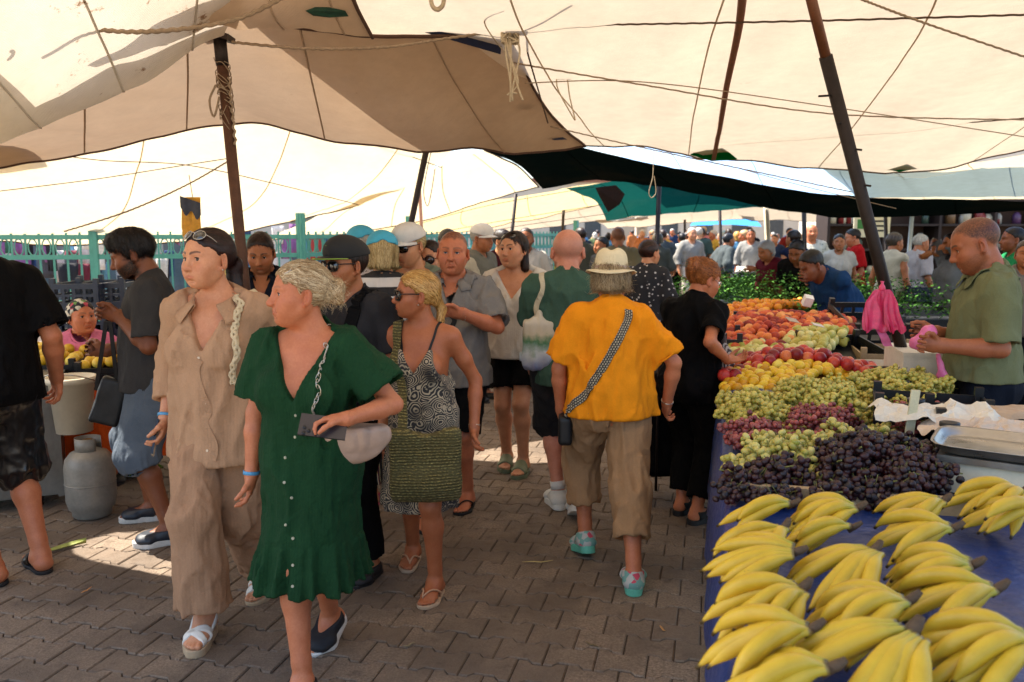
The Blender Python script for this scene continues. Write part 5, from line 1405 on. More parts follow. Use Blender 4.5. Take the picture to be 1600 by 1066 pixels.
def banana_hand(seed, n=7, two=True):
    rng = np.random.RandomState(seed); root = empty('banana_bunch'); cr = np.array([0, 0, .115])
    L = .175
    for i in range(n):
        layer = 0 if (not two or i < (n + 1) // 2 + 1) else 1
        m = (n + 1) // 2 + 1 if two else n; j = i if layer == 0 else i - m; cnt = m if layer == 0 else n - m
        f = (j / max(1, cnt - 1) - .5) * (1.45 if layer == 0 else 1.0) + rng.normal(0, .10)
        d = np.array([-math.cos(f), math.sin(f), 0]); pz = np.array([0, 0, 1.])
        l = L * rng.uniform(.86, 1.12); z0 = .018 if layer == 0 else .055
        a = cr + np.array([d[1] * 0, 0, 0]) + d * .004 + np.array([0, .008 * (j - cnt / 2), -.004 * layer])
        tip = d * l * (1 if layer == 0 else .92) + pz * (z0 + rng.uniform(0, .01)); b1 = cr + d * .06 + pz * (.002 if layer == 0 else .03); b2 = d * l * .80 + pz * (z0 + (.050 if layer == 0 else .055))
        b2 = b2 + np.array([0, np.sign(f) * .012, 0])
        link('banana', banana_mesh(a, b1, b2, tip + d * .01, .0180 * rng.uniform(.92, 1.06)), None, root)
    mb = MB(); mb.tube([cr + np.array([-.012, 0, -.012]), cr + np.array([.012, 0, .006]), cr + np.array([.024, .003, .016])], [.013, .0115, .007], 9, flat=.75); mb.build('crown', M_CROWN, root, True)
    return root
def bananas():
    protos = [banana_hand(1, 7), banana_hand(2, 9), banana_hand(3, 5), banana_hand(4, 7, False)]; rb = np.random.RandomState(8); used = set()
    spots = [  # px, py of the crown, turn, prototype, scale, label
        (1222, 798, .05, 2, .95, 'banana bunch with green stalk at the far end of the left row'), (1228, 838, .1, 0, .98, 'second banana bunch from the far end of the left row'),
        (1222, 868, -.25, 3, 1.0, 'third banana bunch of the left row, spotted'), (1242, 930, .05, 1, 1.02, 'banana bunch in the left row beside the blue gap'), (1262, 1006, -.02, 0, 1.05, 'greenish banana bunch low in the left row'), (1280, 1066, -.1, 2, 1.05, 'banana bunch at the bottom of the left row'),
        (1340, 806, -.28, 1, 1.0, 'banana bunch in front of the dark grapes, furthest of the second row'), (1368, 876, .30, 3, 1.05, 'banana bunch standing fanned in the second row'), (1424, 962, -.12, 1, 1.08, 'largest banana bunch of the second row'), (1408, 1000, .55, 3, 1.2, 'nearest banana bunch with thick brown stalk'),
        (1468, 790, .15, 2, 1.0, 'banana bunch at the far end of the third row'), (1488, 838, -.1, 0, 1.02, 'second banana bunch of the third row'), (1526, 896, -.2, 1, 1.03, 'third banana bunch of the third row'), (1562, 938, -.1, 0, 1.05, 'banana bunch with green tinged stalk in the third row'), (1610, 1016, -.05, 1, 1.08, 'banana bunch cut by the right edge, lowest in the picture'),
        (1588, 778, .12, 1, 1.0, 'banana bunch by the scale at the right edge'), (1624, 812, .0, 0, 1.0, 'banana bunch below the scale, cut by the right edge'), (1330, 838, -.1, 2, .9, 'small banana bunch tucked under the second row')]
    for px, py, tr, k, sc_, lab in spots:
        sc_ *= 1.03; p = ground(px + (10 if px < 1290 else 0), py, TZ + .10 * sc_); o = protos[k] if k not in used else copy_tree(protos[k]); used.add(k)
        o.location = (p[0], p[1], TZ + .008); o.rotation_euler = (rb.normal(0, .10), rb.normal(0, .06), tr * 1.3 + rb.normal(0, .16) - STREET * .5); o.scale = (sc_,) * 3
        tag(o, lab, 'bananas', 'banana bunches on the blue table')
bananas()
# ---- round fruit
def fruit_mat(name, c1, c2, c3=None, rough=.5, bloom=0., spec=.4):
    t = NT(name); v = t.coord(); r = t.n('ObjectInfo').outputs['Random']; n = t.noise(v, 18, 4)
    z = t.n('SeparateXYZ', Vector=v).outputs[2]
    f = t.math('ADD', t.math('ADD', t.math('MULTIPLY', z, 9.), t.math('MULTIPLY', n, 1.2)), t.math('SUBTRACT', t.math('MULTIPLY', r, 1.1), .62))
    col = t.ramp(f, [(.15, lin(c1)), (.6, lin(c2)), (.95, lin(c3 or c2))])
    col = t.mix(t.maprange(t.noise(v, 160, 2), .5, .7, 0, .25), col, sc3(lin(c1), .7))
    if bloom: col = t.mix(t.maprange(t.noise(v, 30, 3), .35, .7, 0, bloom), col, (.22, .24, .32))
    t.set('Base Color', col); t.set('Roughness', rough); t.set('Specular IOR Level', spec); t.set('Subsurface Weight', .06); t.set('Subsurface Scale', .01)
    t.bump(t.noise(v, 220, 2), .12, .002); return t.m
def fruit_mesh(name, m, r, shape='round', n=14):
    prof = []
    for a in np.linspace(0.02, math.pi - .02, 11):
        x, z = math.sin(a), math.cos(a)
        if shape == 'peach': z = z - .16 * math.exp(-(x / .28) ** 2) * (1 if z > 0 else .25); x *= 1.02
        if shape == 'lemon': z = z * 1.22 + (.12 * math.exp(-(x / .2) ** 2)) * np.sign(z)
        if shape == 'pear': x = x * (1 - .28 * max(0, z) ** .8); z = z * 1.25
        if shape == 'plum': z *= 1.18
        prof.append((x * r, z * r))
    mb = MB(); mb.lathe(prof, (0, 0, 0), n); me = mb.mesh(name, m, True)
    if shape == 'peach':
        co = np.zeros(len(me.vertices) * 3, np.float32); me.vertices.foreach_get('co', co); co = co.reshape(-1, 3)
        co[:, :2] *= (1 - .07 * np.exp(-(((np.arctan2(co[:, 1], co[:, 0])) / .3) ** 2)))[:, None]; me.vertices.foreach_set('co', co.ravel())
    return me
def pile(name, label, cat_, group, meshes, quad, z0, hgt, d, seed, layers=2, upright=False, peak=(.5, .5), cap_n=400, squash=1.0):
    """heap of single fruits over a surveyed quad"""
    rng = np.random.RandomState(seed); W = [ground(x, y, z0) for x, y in quad]; c = np.mean(W, 0)
    ext = np.array([np.linalg.norm(w[:2] - c[:2]) for w in W]).mean(); k = 0
    for ly in range(layers):
        for p in poly_grid(W, d, rng):
            e = np.linalg.norm((p - c[:2])) / ext; h = hgt * max(0, 1 - e ** 1.6)
            z = z0 + d * .5 + h - ly * d * .75 + rng.normal(0, d * .10)
            if z < z0 + d * .35:
                if ly: continue
                z = z0 + d * .45
            o = bpy.data.objects.new(name, meshes[rng.randint(len(meshes))]); COL.objects.link(o)
            off = rng.normal(0, d * .12, 2) + (np.array([d * .5, d * .3]) if ly else 0)
            o.location = (p[0] + off[0], p[1] + off[1], z); s_ = rng.uniform(.88, 1.08); o.scale = (s_, s_, s_)
            o.rotation_euler = (rng.normal(0, .5), rng.normal(0, .5), rng.rand() * 6.28) if upright else tuple(rng.rand(3) * 6.28)
            tag(o, label, cat_, group); k += 1
            if k >= cap_n: return k
    return k
def mound(name, quad, z0, hgt, m, label=None, cat_=None):
    """closed heap of stuff under the top layer"""
    W = [ground(x, y, z0) for x, y in quad]; c = np.mean(W, 0); P = []
    for t in np.linspace(1, 0.02, 7):
        ring = []
        for i in range(4):
            for u in np.linspace(0, 1, 6)[:-1]:
                p = W[i] * (1 - u) + W[(i + 1) % 4] * u; q = c + (p - c) * t; q = q + np.array([0, 0, hgt * (1 - t ** 1.6)]); ring.append(q)
        ring.append(ring[0]); P.append(ring)
    return MB().grid(np.array(P)).build(name, m, None, True)
def crate(loc, size, rz, m, label, tilt=0., group=None, name='plastic_crate', handles=True):
    """open crate with slotted sides"""
    w, d, h = size; root = empty(name, loc, rz, label, 'crate', group); root.rotation_euler = (tilt, 0, rz); t = .012
    b = MB(); b.box((0, 0, t / 2), (w, d, t)); b.build('crate_floor', m, root)
    for sx, sy in ((1, 0), (-1, 0), (0, 1), (0, -1)):
        mb = MB(); L = d if sx else w; cx, cy = sx * (w / 2 - t / 2), sy * (d / 2 - t / 2)
        def bx(u, z, lu, lz, tt=t):
            mb.box((cx + (0 if sx else u), cy + (u if sx else 0), z), ((tt, lu, lz) if sx else (lu, tt, lz)))
        L2 = L - (2 * t + .002 if sy else 0)
        bx(0, h - .02, L2, .04); bx(0, .035, L2, .045); nb = max(3, int(L / .09))
        if h > .14: bx(0, h * .55, L2, .018, t * .8)
        for i in range(nb + 1): bx(-L2 / 2 + .012 + (L2 - .024) * i / nb, h / 2, .022, h - .03, t * .9)
        mb.build('crate_side', m, root)
    for sx in (-1, 1):
        for sy in (-1, 1): MB().box((sx * (w / 2 - .02), sy * (d / 2 - .02), h / 2 + .02), (.036, .036, h + .04)).build('crate_post', m, root)
    return root
def fruit():
    peach = [fruit_mesh('peach', fruit_mat('peach%d' % i, a, b, c_, .62), .037, 'peach') for i, (a, b, c_) in enumerate((('#8e2a1c', '#d2582c', '#e88a45'), ('#a8391f', '#dd6d33', '#e9a05a'), ('#74201c', '#b83c28', '#d9683a')))]
    nect = [fruit_mesh('nectarine', fruit_mat('nectarine%d' % i, a, b, c_, .35), .037, 'peach') for i, (a, b, c_) in enumerate((('#7a141c', '#b3262a', '#cf5138'), ('#8f1d22', '#c23a34', '#dd7a48')))]
    lemon = [fruit_mesh('yellow_plum', fruit_mat('yellowplum%d' % i, a, b, c_, .4), .030, 'plum') for i, (a, b, c_) in enumerate((('#c98f10', '#e0b01c', '#edc93a'), ('#c9a010', '#e3bd2a', '#eed65a')))]
    pear = [fruit_mesh('pear', fruit_mat('pear%d' % i, a, b, c_, .5), .034, 'pear') for i, (a, b, c_) in enumerate((('#a3a040', '#c9c068', '#dcd28a'), ('#b0a240', '#d2c46c', '#e0d890')))]
    orange = [fruit_mesh('orange', fruit_mat('orange%d' % i, a, b, c_, .5), .037, 'round') for i, (a, b, c_) in enumerate((('#c9690c', '#e88a12', '#f0a028'), ('#d07c10', '#ec9a1c', '#f2b040')))]
    plum = [fruit_mesh('plum', fruit_mat('plum0', '#0d0d1c', '#1c1c34', '#2e2c4a', .5, .35), .022, 'plum', 10)]
    Z = TZ + .012
    heap = mat('heap_shadow', '#4a2a1c', .9)
    def P(name, lab, cat_, grp, ms, quad, z0, hgt, d, sd, layers=2, hm=None, **k):
        n = pile(name, lab, cat_, grp, ms, quad, z0, hgt, d, sd, layers, **k)
        return n
    P('yellow_plum', 'round yellow plum in the heap beside the reaching hand', 'plum', 'yellow plums on the table', lemon, [(1128, 622), (1212, 618), (1330, 600), (1360, 582), (1275, 572), (1195, 582), (1128, 606)], Z, .075, .060, 1, 1)
    P('yellow_plum', 'yellow plum at the end of the heap by the steel tray', 'plum', 'yellow plums by the tray', lemon, [(1290, 606), (1330, 606), (1330, 590), (1290, 590)], Z, .02, .055, 2, 1)
    P('nectarine', 'shiny red nectarine in the long heap before the pears', 'nectarine', 'nectarines on the table', nect, [(1126, 600), (1190, 592), (1268, 588), (1362, 596), (1370, 580), (1290, 574), (1200, 566), (1126, 584)], Z + .03, .09, .072, 3, 1)
    P('pear', 'pale green yellow pear in the tilted crate', 'pear', 'pears on the table', pear, [(1222, 560), (1270, 566), (1330, 538), (1322, 520), (1270, 528), (1235, 540)], Z + .06, .09, .066, 4)
    P('pear', 'pale pear in the strip left of the tilted crate', 'pear', 'pears in the left strip', pear, [(1136, 562), (1215, 564), (1225, 550), (1140, 548)], Z + .05, .03, .064, 5, 1)
    P('peach', 'orange red peach in the big heap behind the pears', 'peach', 'peaches on the table', peach, [(1136, 552), (1210, 554), (1268, 534), (1330, 540), (1330, 508), (1270, 500), (1200, 500), (1138, 520)], Z + .07, .11, .076, 6, 2, cap_n=290)
    P('orange', 'bright orange fruit along the far edge of the peach heap', 'orange', 'oranges on the table', orange, [(1124, 512), (1190, 498), (1262, 488), (1250, 476), (1190, 480), (1124, 496)], Z + .10, .05, .078, 7, 1)
    P('plum', 'small dark blue plum between the grapes and yellow plums', 'plum', 'dark plums on the table', plum, [(1122, 640), (1190, 648), (1242, 646), (1246, 626), (1200, 622), (1125, 628)], Z, .03, .042, 8, 1)
    P('plum', 'small dark blue plum in the patch by the divider', 'plum', 'dark plums by the divider', plum, [(1276, 650), (1340, 648), (1336, 622), (1285, 624)], Z, .03, .042, 9, 2)
    for q, z0, h, c_ in (([(1128, 618), (1340, 600), (1350, 584), (1130, 600)], Z, .05, '#8a6414'), ([(1128, 560), (1330, 552), (1326, 500), (1134, 506)], Z + .01, .16, '#7a2c1c'), ([(1126, 602), (1350, 600), (1350, 574), (1126, 582)], Z, .06, '#5e1a18')):
        tag(mound('fruit_bed', q, z0, h, mat('bed' + c_, c_, .9)), {'#8a6414': 'yellow bed under the yellow plums', '#7a2c1c': 'red brown bed under the peaches', '#5e1a18': 'dark red bed under the nectarines'}[c_], 'fruit bed')
    # crates that frame the heaps
    a = -STREET
    crate(ground(1322, 566, TZ + .02), (.46, .62, .10), a + .35, M_BLACKP, 'tilted black crate holding pears', tilt=.16, group='black crates on the stall')
    crate(ground(1352, 520, TZ + .12), (.40, .60, .14), a + .2, M_BLACKP, 'black crate behind the pears with a paper scrap', tilt=.25, group='black crates on the stall')
    crate(ground(1385, 566, TZ + .0), (.42, .55, .09), a, M_WOOD, 'shallow wooden tray right of the nectarines', group=None, name='wooden_tray')
    for i, (x, y) in enumerate(((1118, 560), (1120, 530))): crate(ground(x, y, TZ + .0) + VS * .1, (.14, .55, .17), a, M_BLACKP, ['black crate edge by the striped blouse', 'black crate edge by the oranges'][i], group='black crates on the stall')
    # loose slips
    for (px, py, z, sx, sy, rz, c_, lab) in ((1238, 500, 1.10, .10, .05, .5, '#b9a58e', 'brown paper slip on the peaches'), (1278, 508, 1.08, .11, .03, .6, '#d8cfc6', 'white price slip stuck in the peaches'), (1262, 470, 1.12, .07, .06, 0, '#efe9df', 'white cup by the oranges')):
        p = ground(px, py, z); mb = MB(); mb.box((0, 0, 0), (sx, sy, .004 if 'slip' in lab else .08), rotm(.5, .2, rz)); tag(mb.build('price_slip', mat('slip' + c_, c_, .7), None, loc=p), lab, 'paper')
fruit()
# ---- grapes
def grape_mat(name, c1, c2, rough=.35, bloom=.2, tr=.25, bl=(.35, .36, .4)):
    t = NT(name); v = t.coord(); a = t.n('Attribute', _attribute_name='rnd'); n = t.noise(v, 60, 3)
    f = t.math('ADD', t.math('MULTIPLY', a.outputs['Fac'], .75), t.math('MULTIPLY', n, .3))
    col = t.ramp(f, [(.15, lin(c1)), (.9, lin(c2))]); col = t.mix(t.maprange(n, .45, .7, 0, bloom), col, bl)
    t.set('Base Color', col); t.set('Roughness', t.maprange(n, .35, .7, rough - .08, rough + .2)); t.set('Subsurface Weight', tr); t.set('Subsurface Scale', .006); t.set('Specular IOR Level', .45); return t.m
_ICO = None
def grape_cluster(name, m, seed, n=46, r=.0105, long_=1.15, L=.15):
    global _ICO
    if _ICO is None:
        b = bmesh.new(); bmesh.ops.create_icosphere(b, subdivisions=2, radius=1); _ICO = (np.array([v.co[:] for v in b.verts]), np.array([[v.index for v in f.verts] for f in b.faces])); b.free()
    rng = np.random.RandomState(seed); pts = []
    tries = 0
    while len(pts) < n and tries < 6000:
        tries += 1; t = rng.rand() ** .8; w = .048 * (1 - .62 * t) + .006; a = rng.rand() * 6.28; q = math.sqrt(rng.rand())
        p = np.array([(t - .5) * L, math.cos(a) * w * q, .036 + math.sin(a) * w * .72 * q])
        if p[2] < .004: continue
        if all(np.linalg.norm(p - o) > r * 1.42 for o in pts): pts.append(p)
    V, F, c, k = [], [], [], 0
    for p in pts:
        s_ = r * rng.uniform(.85, 1.15); R = rotm(*(rng.rand(3) * 6.28)); V.append((_ICO[0] * np.array([1, 1, long_]) * s_) @ R.T + p); F.append(_ICO[1] + k); k += len(_ICO[0]); c.append(np.full(len(_ICO[0]), rng.rand()))
    me = mesh_np(name, np.concatenate(V), np.concatenate(F), True, m); rn = np.concatenate(c); set_attr(me, 'rnd', np.stack([rn] * 3, 1))
    mb = MB(); mb.tube(spline([[-L * .62, 0, .05], [-L * .3, .004, .046], [0, 0, .04], [L * .35, .003, .036]], 12), [.0025] * 12, 5)
    for i in range(9):
        x = rng.uniform(-.4, .3) * L; mb.tube([[x, 0, .044], [x + rng.uniform(.0, .02), rng.uniform(-.03, .03), .05 + rng.uniform(0, .028)]], .0011, 4)
    return me, mb.mesh('stem', mat('grape_stem', '#7b7a3c', .8, .3, 40))
def grapes():
    G = {'dark': grape_mat('grape_dark', '#150808', '#3a1414', .40, .06, .05, (.12, .09, .10)), 'red': grape_mat('grape_red', '#5e1519', '#a54a40', .36, .3, .15, (.42, .28, .28)),
         'green': grape_mat('grape_green', '#9a8f30', '#c9b858', .35, .08, .25, (.6, .58, .4)), 'pale': grape_mat('grape_pale', '#a29a3c', '#c9ba66', .33, .06, .25, (.6, .56, .36))}
    cl = {}
    for k, (nm, n, r, lg, L) in {'dark': ('dark', 52, .0112, 1.2, .17), 'red': ('red', 46, .0108, 1.05, .15), 'green': ('green', 50, .0112, 1.12, .17), 'pale': ('pale', 40, .0112, 1.45, .16)}.items():
        cl[k] = [grape_cluster('grapes', G[k], 10 * len(k) + i, n, r, lg, L) for i in range(3)]
    heaps = [  # colour, surveyed quad, height, spacing, label
        ('dark', [(1150, 786), (1236, 792), (1244, 752), (1226, 728), (1164, 740)], .08, .085, 'bunch of black grapes in the left heap behind the bananas', 'black grapes, left heap'),
        ('dark', [(1276, 784), (1372, 792), (1466, 786), (1476, 740), (1452, 704), (1372, 696), (1300, 712), (1280, 742)], .17, .088, 'bunch of black grapes in the big heap beside the scale', 'black grapes, big heap'),
        ('pale', [(1142, 742), (1250, 750), (1262, 712), (1230, 690), (1160, 706)], .10, .085, 'bunch of long pale grapes left of the black heaps', 'pale grapes, left heap'),
        ('pale', [(1240, 752), (1275, 742), (1300, 706), (1400, 690), (1392, 664), (1350, 676), (1262, 706)], .07, .085, 'bunch of long pale grapes between red and black grapes', 'pale grapes, middle strip'),
        ('red', [(1140, 704), (1215, 700), (1220, 664), (1150, 672)], .08, .08, 'bunch of rose red grapes at the left table edge', 'red grapes, left heap'),
        ('red', [(1222, 694), (1330, 688), (1340, 660), (1280, 648), (1228, 664)], .12, .082, 'bunch of dark rose grapes in the middle heap', 'red grapes, middle heap'),
        ('green', [(1136, 668), (1218, 674), (1226, 636), (1180, 622), (1138, 634)], .11, .082, 'bunch of golden green grapes in the left heap', 'green grapes, left heap'),
        ('green', [(1222, 676), (1325, 668), (1322, 622), (1262, 604), (1232, 632)], .17, .085, 'bunch of golden green grapes in the tall middle heap', 'green grapes, middle heap'),
        ('green', [(1330, 656), (1420, 650), (1480, 624), (1476, 606), (1400, 590), (1345, 606)], .16, .088, 'bunch of golden green grapes in the right heap below the vendor', 'green grapes, right heap'),
        ('red', [(1385, 662), (1412, 676), (1520, 668), (1530, 640), (1470, 622), (1395, 640)], .05, .082, 'bunch of red grapes in the paper lined crate', 'red grapes in the crate')]
    for hi, (k, quad, hg, d, lab, grp) in enumerate(heaps):
        rng = np.random.RandomState(50 + hi); hg *= .8 if k == 'green' else .6; quad = [(x, y + (14 if k == 'green' else 8)) for x, y in quad]; W = [ground(x, y, TZ + .02) for x, y in quad]; c = np.mean(W, 0); ext = np.mean([np.linalg.norm(w[:2] - c[:2]) for w in W])
        for ly in ((0, 1) if hg > .085 else (0,)):
            for p in poly_grid(W, d * 1.12, rng, .3):
                e = np.linalg.norm(p - c[:2]) / ext; z = TZ + .006 + max(0, hg * (1 - e ** 1.5)) - ly * .05
                if z < TZ + .004: continue
                gm, sm = cl[k][rng.randint(3)]
                root = empty('grape_bunch', (p[0], p[1], z), rng.rand() * 6.28, lab, 'grapes', grp); root.rotation_euler = (rng.normal(0, .22), rng.normal(0, .25), rng.rand() * 6.28)
                s_ = rng.uniform(.9, 1.1); root.scale = (s_,) * 3
                o = bpy.data.objects.new('grapes', gm); COL.objects.link(o); o.parent = root; o['kind'] = 'stuff'
                o = bpy.data.objects.new('stem', sm); COL.objects.link(o); o.parent = root
grapes()
# ---- scale, boxes, bags
def stall_things():
    R0 = -STREET
    # weighing scale
    p = ground(1545, 758, TZ + .012); r = empty('weighing_scale', p, R0 - .35, 'steel and cream weighing scale at the right edge of the stall', 'scale')
    cream = mat('cream_plastic', '#cfc5a8', .5, .15, 8, 60, .1)
    mb = MB(); mb.add([[-.17, -.16, 0], [.22, -.16, 0], [.22, .16, 0], [-.17, .16, 0], [-.13, -.14, .10], [.22, -.14, .10], [.22, .15, .10], [-.13, .15, .10]], [[0, 3, 2, 1], [4, 5, 6, 7], [0, 1, 5, 4], [1, 2, 6, 5], [2, 3, 7, 6], [3, 0, 4, 7]]); mb.build('housing', cream, r)
    blk = mat('display_glass', '#0c0f0e', .15, .1, bump=0, coat=.6)
    for i in range(3): MB().box((-.152, -.09 + i * .085, .055), (.006, .065, .04), rotm(0, .38, 0)).build('display', blk, r)
    MB().box((.03, 0, .112), (.36, .32, .022)).build('weighing_plate', M_STEEL, r)
    tr = MB(); a, b, h = .20, .16, .035
    rows = []
    for (f, z) in ((1.10, h + .125), (1.04, h + .122), (.98, .135), (.9, .128), (.0, .128)):
        ring = []
        for i in range(33):
            t = 2 * math.pi * i / 32; c_, s_ = math.cos(t), math.sin(t); q = (abs(c_) ** 6 + abs(s_) ** 6) ** (-1 / 6); ring.append([.04 + c_ * q * a * f, s_ * q * b * f, z])
        rows.append(ring)
    tr.grid(np.array(rows)); o = tr.build('weighing_tray', M_STEEL, r, True); o.modifiers.new('t', 'SOLIDIFY').thickness = .003
    # second steel tray by the plums
    p = ground(1392, 580, TZ + .06); r = empty('steel_tray', p, R0 + .1, 'flat steel weighing tray in front of the white box', 'tray'); mb = MB(); rows = []
    for (f, z) in ((1.06, .05), (1.0, .045), (.95, .008), (.0, .006)):
        rows.append([[math.cos(2 * math.pi * i / 32) * (abs(math.cos(2 * math.pi * i / 32)) ** 6 + abs(math.sin(2 * math.pi * i / 32)) ** 6) ** (-1 / 6) * .19 * f, math.sin(2 * math.pi * i / 32) * (abs(math.cos(2 * math.pi * i / 32)) ** 6 + abs(math.sin(2 * math.pi * i / 32)) ** 6) ** (-1 / 6) * .12 * f, z] for i in range(33)])
    mb.grid(np.array(rows)); o = mb.build('tray_pan', M_STEEL, r, True); o.modifiers.new('t', 'SOLIDIFY').thickness = .003
    MB().box((0, 0, -.025), (.30, .2, .05)).build('scale_base', cream, r)
    # white polystyrene box with blue band
    p = ground(1455, 608, TZ + .0); r = empty('foam_box', p, R0 + .05, 'white foam box with a blue band before the vendor', 'box'); foam = mat('foam_white', '#d9d2c2', .8, .12, 12, 120, .3)
    for (c_, s_) in (((0, -.19, .11), (.42, .03, .22)), ((0, .19, .11), (.42, .03, .22)), ((-.195, 0, .11), (.03, .349, .22)), ((.195, 0, .11), (.03, .349, .22)), ((0, 0, .012), (.36, .349, .024))): MB().box(c_, s_).build('panel', foam, r)
    MB().box((0, 0, .222), (.43, .42, .02)).build('lid', foam, r); MB().box((0, -.2065, .06), (.34, .004, .05)).build('blue_band', mat('blue_band', '#3f87a8', .6), r)
    # paper-lined crates right of the grapes
    crate(ground(1450, 668, TZ + .012), (.46, .34, .13), R0 - .15, M_BLACKP, 'black crate of red grapes covered with white paper', group='black crates on the stall')
    crate(ground(1545, 690, TZ + .012), (.46, .36, .12), R0 - .1, M_BLACKP, 'black crate covered with crumpled pinkish paper beside the scale', group='black crates on the stall')
    def paper(px, py, z, sx, sy, seed, lab, c_='#d8cdb8', rz=0., amp=.035):
        p = ground(px, py, z); n = 26; P = []
        for i in range(n):
            row = []
            for j in range(n):
                u, v = (i / (n - 1) - .5) * sx, (j / (n - 1) - .5) * sy
                w = vnoise(np.array([u * 16 + seed]), np.array([v * 16]), np.array([seed * .7]))[0] * amp + vnoise(np.array([u * 45 + seed]), np.array([v * 40]), np.array([1.]))[0] * amp * .35
                row.append([u + .02 * math.sin(v * 21 + seed), v + .02 * math.sin(u * 23), w - .10 * max(0, abs(u) / sx * 2 - .8) - .1 * max(0, abs(v) / sy * 2 - .8)])
            P.append(row)
        tag(MB().grid(np.array(P)).build('crumpled_paper', mat('paper' + c_, c_, .75, .15, 10, 60, .3), None, False, loc=p, rot=(0, 0, rz)), lab, 'paper')
    paper(1462, 640, TZ + .16, .46, .28, 1, 'crumpled white paper over the crate of red grapes', rz=R0)
    paper(1548, 668, TZ + .15, .46, .30, 5, 'crumpled pinkish paper on the crate beside the scale', '#cbb59c', R0)
    paper(1590, 640, TZ + .16, .3, .2, 8, 'folded brown paper sheets at the right edge', '#b99a78', R0 - .1, .01)
    p = ground(1422, 690, TZ + .05); tag(MB().box((0, 0, .1), (.035, .008, .22), rotm(.05, .06, 0)).build('price_stick', mat('pale_stick', '#cfc6a0', .7, .2, 20), None, loc=p), 'upright pale wooden price stick in front of the red grape crate', 'stick')
    for i, (px, py) in enumerate(((1412, 640), (1428, 676), (1480, 720), (1560, 612))):
        p = ground(px, py, TZ + .012); tag(MB().lathe([(.032, 0), (.032, .13), (.036, .135), (.036, .15), (.02, .15)], (0, 0, 0), 14).build('crate_peg', M_BLACKP, None, True, loc=p), ['black crate corner post by the green grapes', 'black crate corner post behind the price stick', 'black crate corner post beside the black grapes', 'black crate corner post at the vendor side'][i], 'crate post')
    # pink carrier bags tied to the leaning pole
    pk = mat('pink_plastic', '#e0426e', .35, .25, 14, 60, .3, trans=.0, sss=.2); pk2 = mat('pink_plastic_dark', '#d2305c', .35, .3, 14, 60, .3, sss=.2)
    c0 = at(1376, 452, 4.38); r = empty('carrier_bags', c0, 0.0, 'bundle of pink plastic carrier bags hanging on the leaning pole', 'bags')
    r.scale = (.52, .52, .62)
    for k_ in range(7):
        P = []; ph = k_ * 1.3; ox = -.05 + .016 * k_;
        for i in range(22):
            t = i / 21; row = []
            wd = (.03 + .085 * min(1, t * 3.2)) * (1.05 if k_ < 3 else .62) if t > .02 else .012
            for j in range(11):
                u = j / 10 - .5; row.append([ox + (.10 if k_ >= 3 else -.02) * t * (k_ >= 3) + u * 2 * wd + .012 * math.sin(t * 6 + ph), -.03 - .012 * k_ * (.4 + t) + .014 * math.sin(u * 14 + ph + t * 4) * t, -.34 * t * (1 + .05 * math.sin(ph)) + .02 * math.cos(u * 9 + ph) * (t > .9)])
            P.append(row)
        o = MB().grid(np.array(P)).build('bag', pk if k_ < 3 else pk2, r, True)
    MB().lathe([(.018, -.02), (.034, .0), (.03, .025), (.012, .05), (.02, .07)], (0, -.03, .0), 10).build('knot', pk, r, True)
    P = [[[.0 + .10 * t + u * .05, -.03 + .01 * math.sin(t * 9), -.33 - .16 * t + .02 * math.sin(u * 6)] for u in np.linspace(-1, 1, 5)] for t in np.linspace(0, 1, 12)]
    MB().grid(np.array(P)).build('torn_strip', mat('pink_light', '#dd6fa0', .4, .2, 14), r, True)
stall_things()
# ---------------------------------------------------------------- people in the lane
class Spot:
    """where a person stands and how far turned; turns surveyed picture points into the person's own frame"""
    def __init__(s, px, py, deg, H): s.loc = ground(px, py); s.rz = math.radians(deg); s.k = H / 1.70; s.R = rotm(rz=-s.rz); s.H = H
    def g(s, px, py, z=0.): return tuple(((s.R @ (ground(px, py, z) - s.loc)) / s.k)[:2])
    def p(s, px, py, dY=0.): return tuple((s.R @ (at(px, py, s.loc[1] + dY) - s.loc)) / s.k)
    def d(s, v): return s.R @ np.array(v, float)      # a direction of the place
SK_FAIR = skin('skin_fair', '#ca8f69', brow='#3a2418'); SK_TAN = skin('skin_tan', '#ab6640', brow='#5a4028'); SK_RED = skin('skin_red', '#be7650', brow='#6b4a38', stubble='#6e5244')
SK_DARK = skin('skin_brown', '#7e4a2c', brow='#120c09', stubble='#0f0a08'); SK_MID = skin('skin_mid', '#a86a42', brow='#22160f', stubble='#4a342a'); SK_PALE = skin('skin_pale', '#cf976e', brow='#8a6a4c')
H_BRUN = hairm('hair_brunette', '#1d0c0a', '#3a1a14'); H_GREY = hairm('hair_greyblonde', '#a5845a', '#dcc7a0', .5); H_BLON = hairm('hair_blonde', '#b07a34', '#e2b872', .4); H_BLACK = hairm('hair_black', '#0d0908', '#241a16'); H_GING = hairm('hair_ginger', '#8a4a20', '#c47a3c', .45)
H_DBR = hairm('hair_darkbrown', '#21130d', '#43291c'); H_WHT = hairm('hair_white', '#b5ada0', '#d8d2c6', .6); H_STR = hairm('hair_straw', '#b99a62', '#e2cc98', .45)
LENS = mat('dark_lens', '#0b0908', .08, .05, bump=0, coat=1., spec=.8); FR_BLK = mat('black_frame', '#0a0808', .3, .1, bump=0); FR_SIL = mat('silver_wire', '#b7b2aa', .25, .1, bump=0, metal=.9); FR_TOR = mat('tortoise_frame', '#2e1310', .25, .3, 60, bump=0)
CLEAR = NT('clear_lens'); CLEAR.set('Base Color', (1, 1, 1, 1)); CLEAR.set('Transmission Weight', 1.0); CLEAR.set('Roughness', .02); CLEAR.set('IOR', 1.05); CLEAR = CLEAR.m
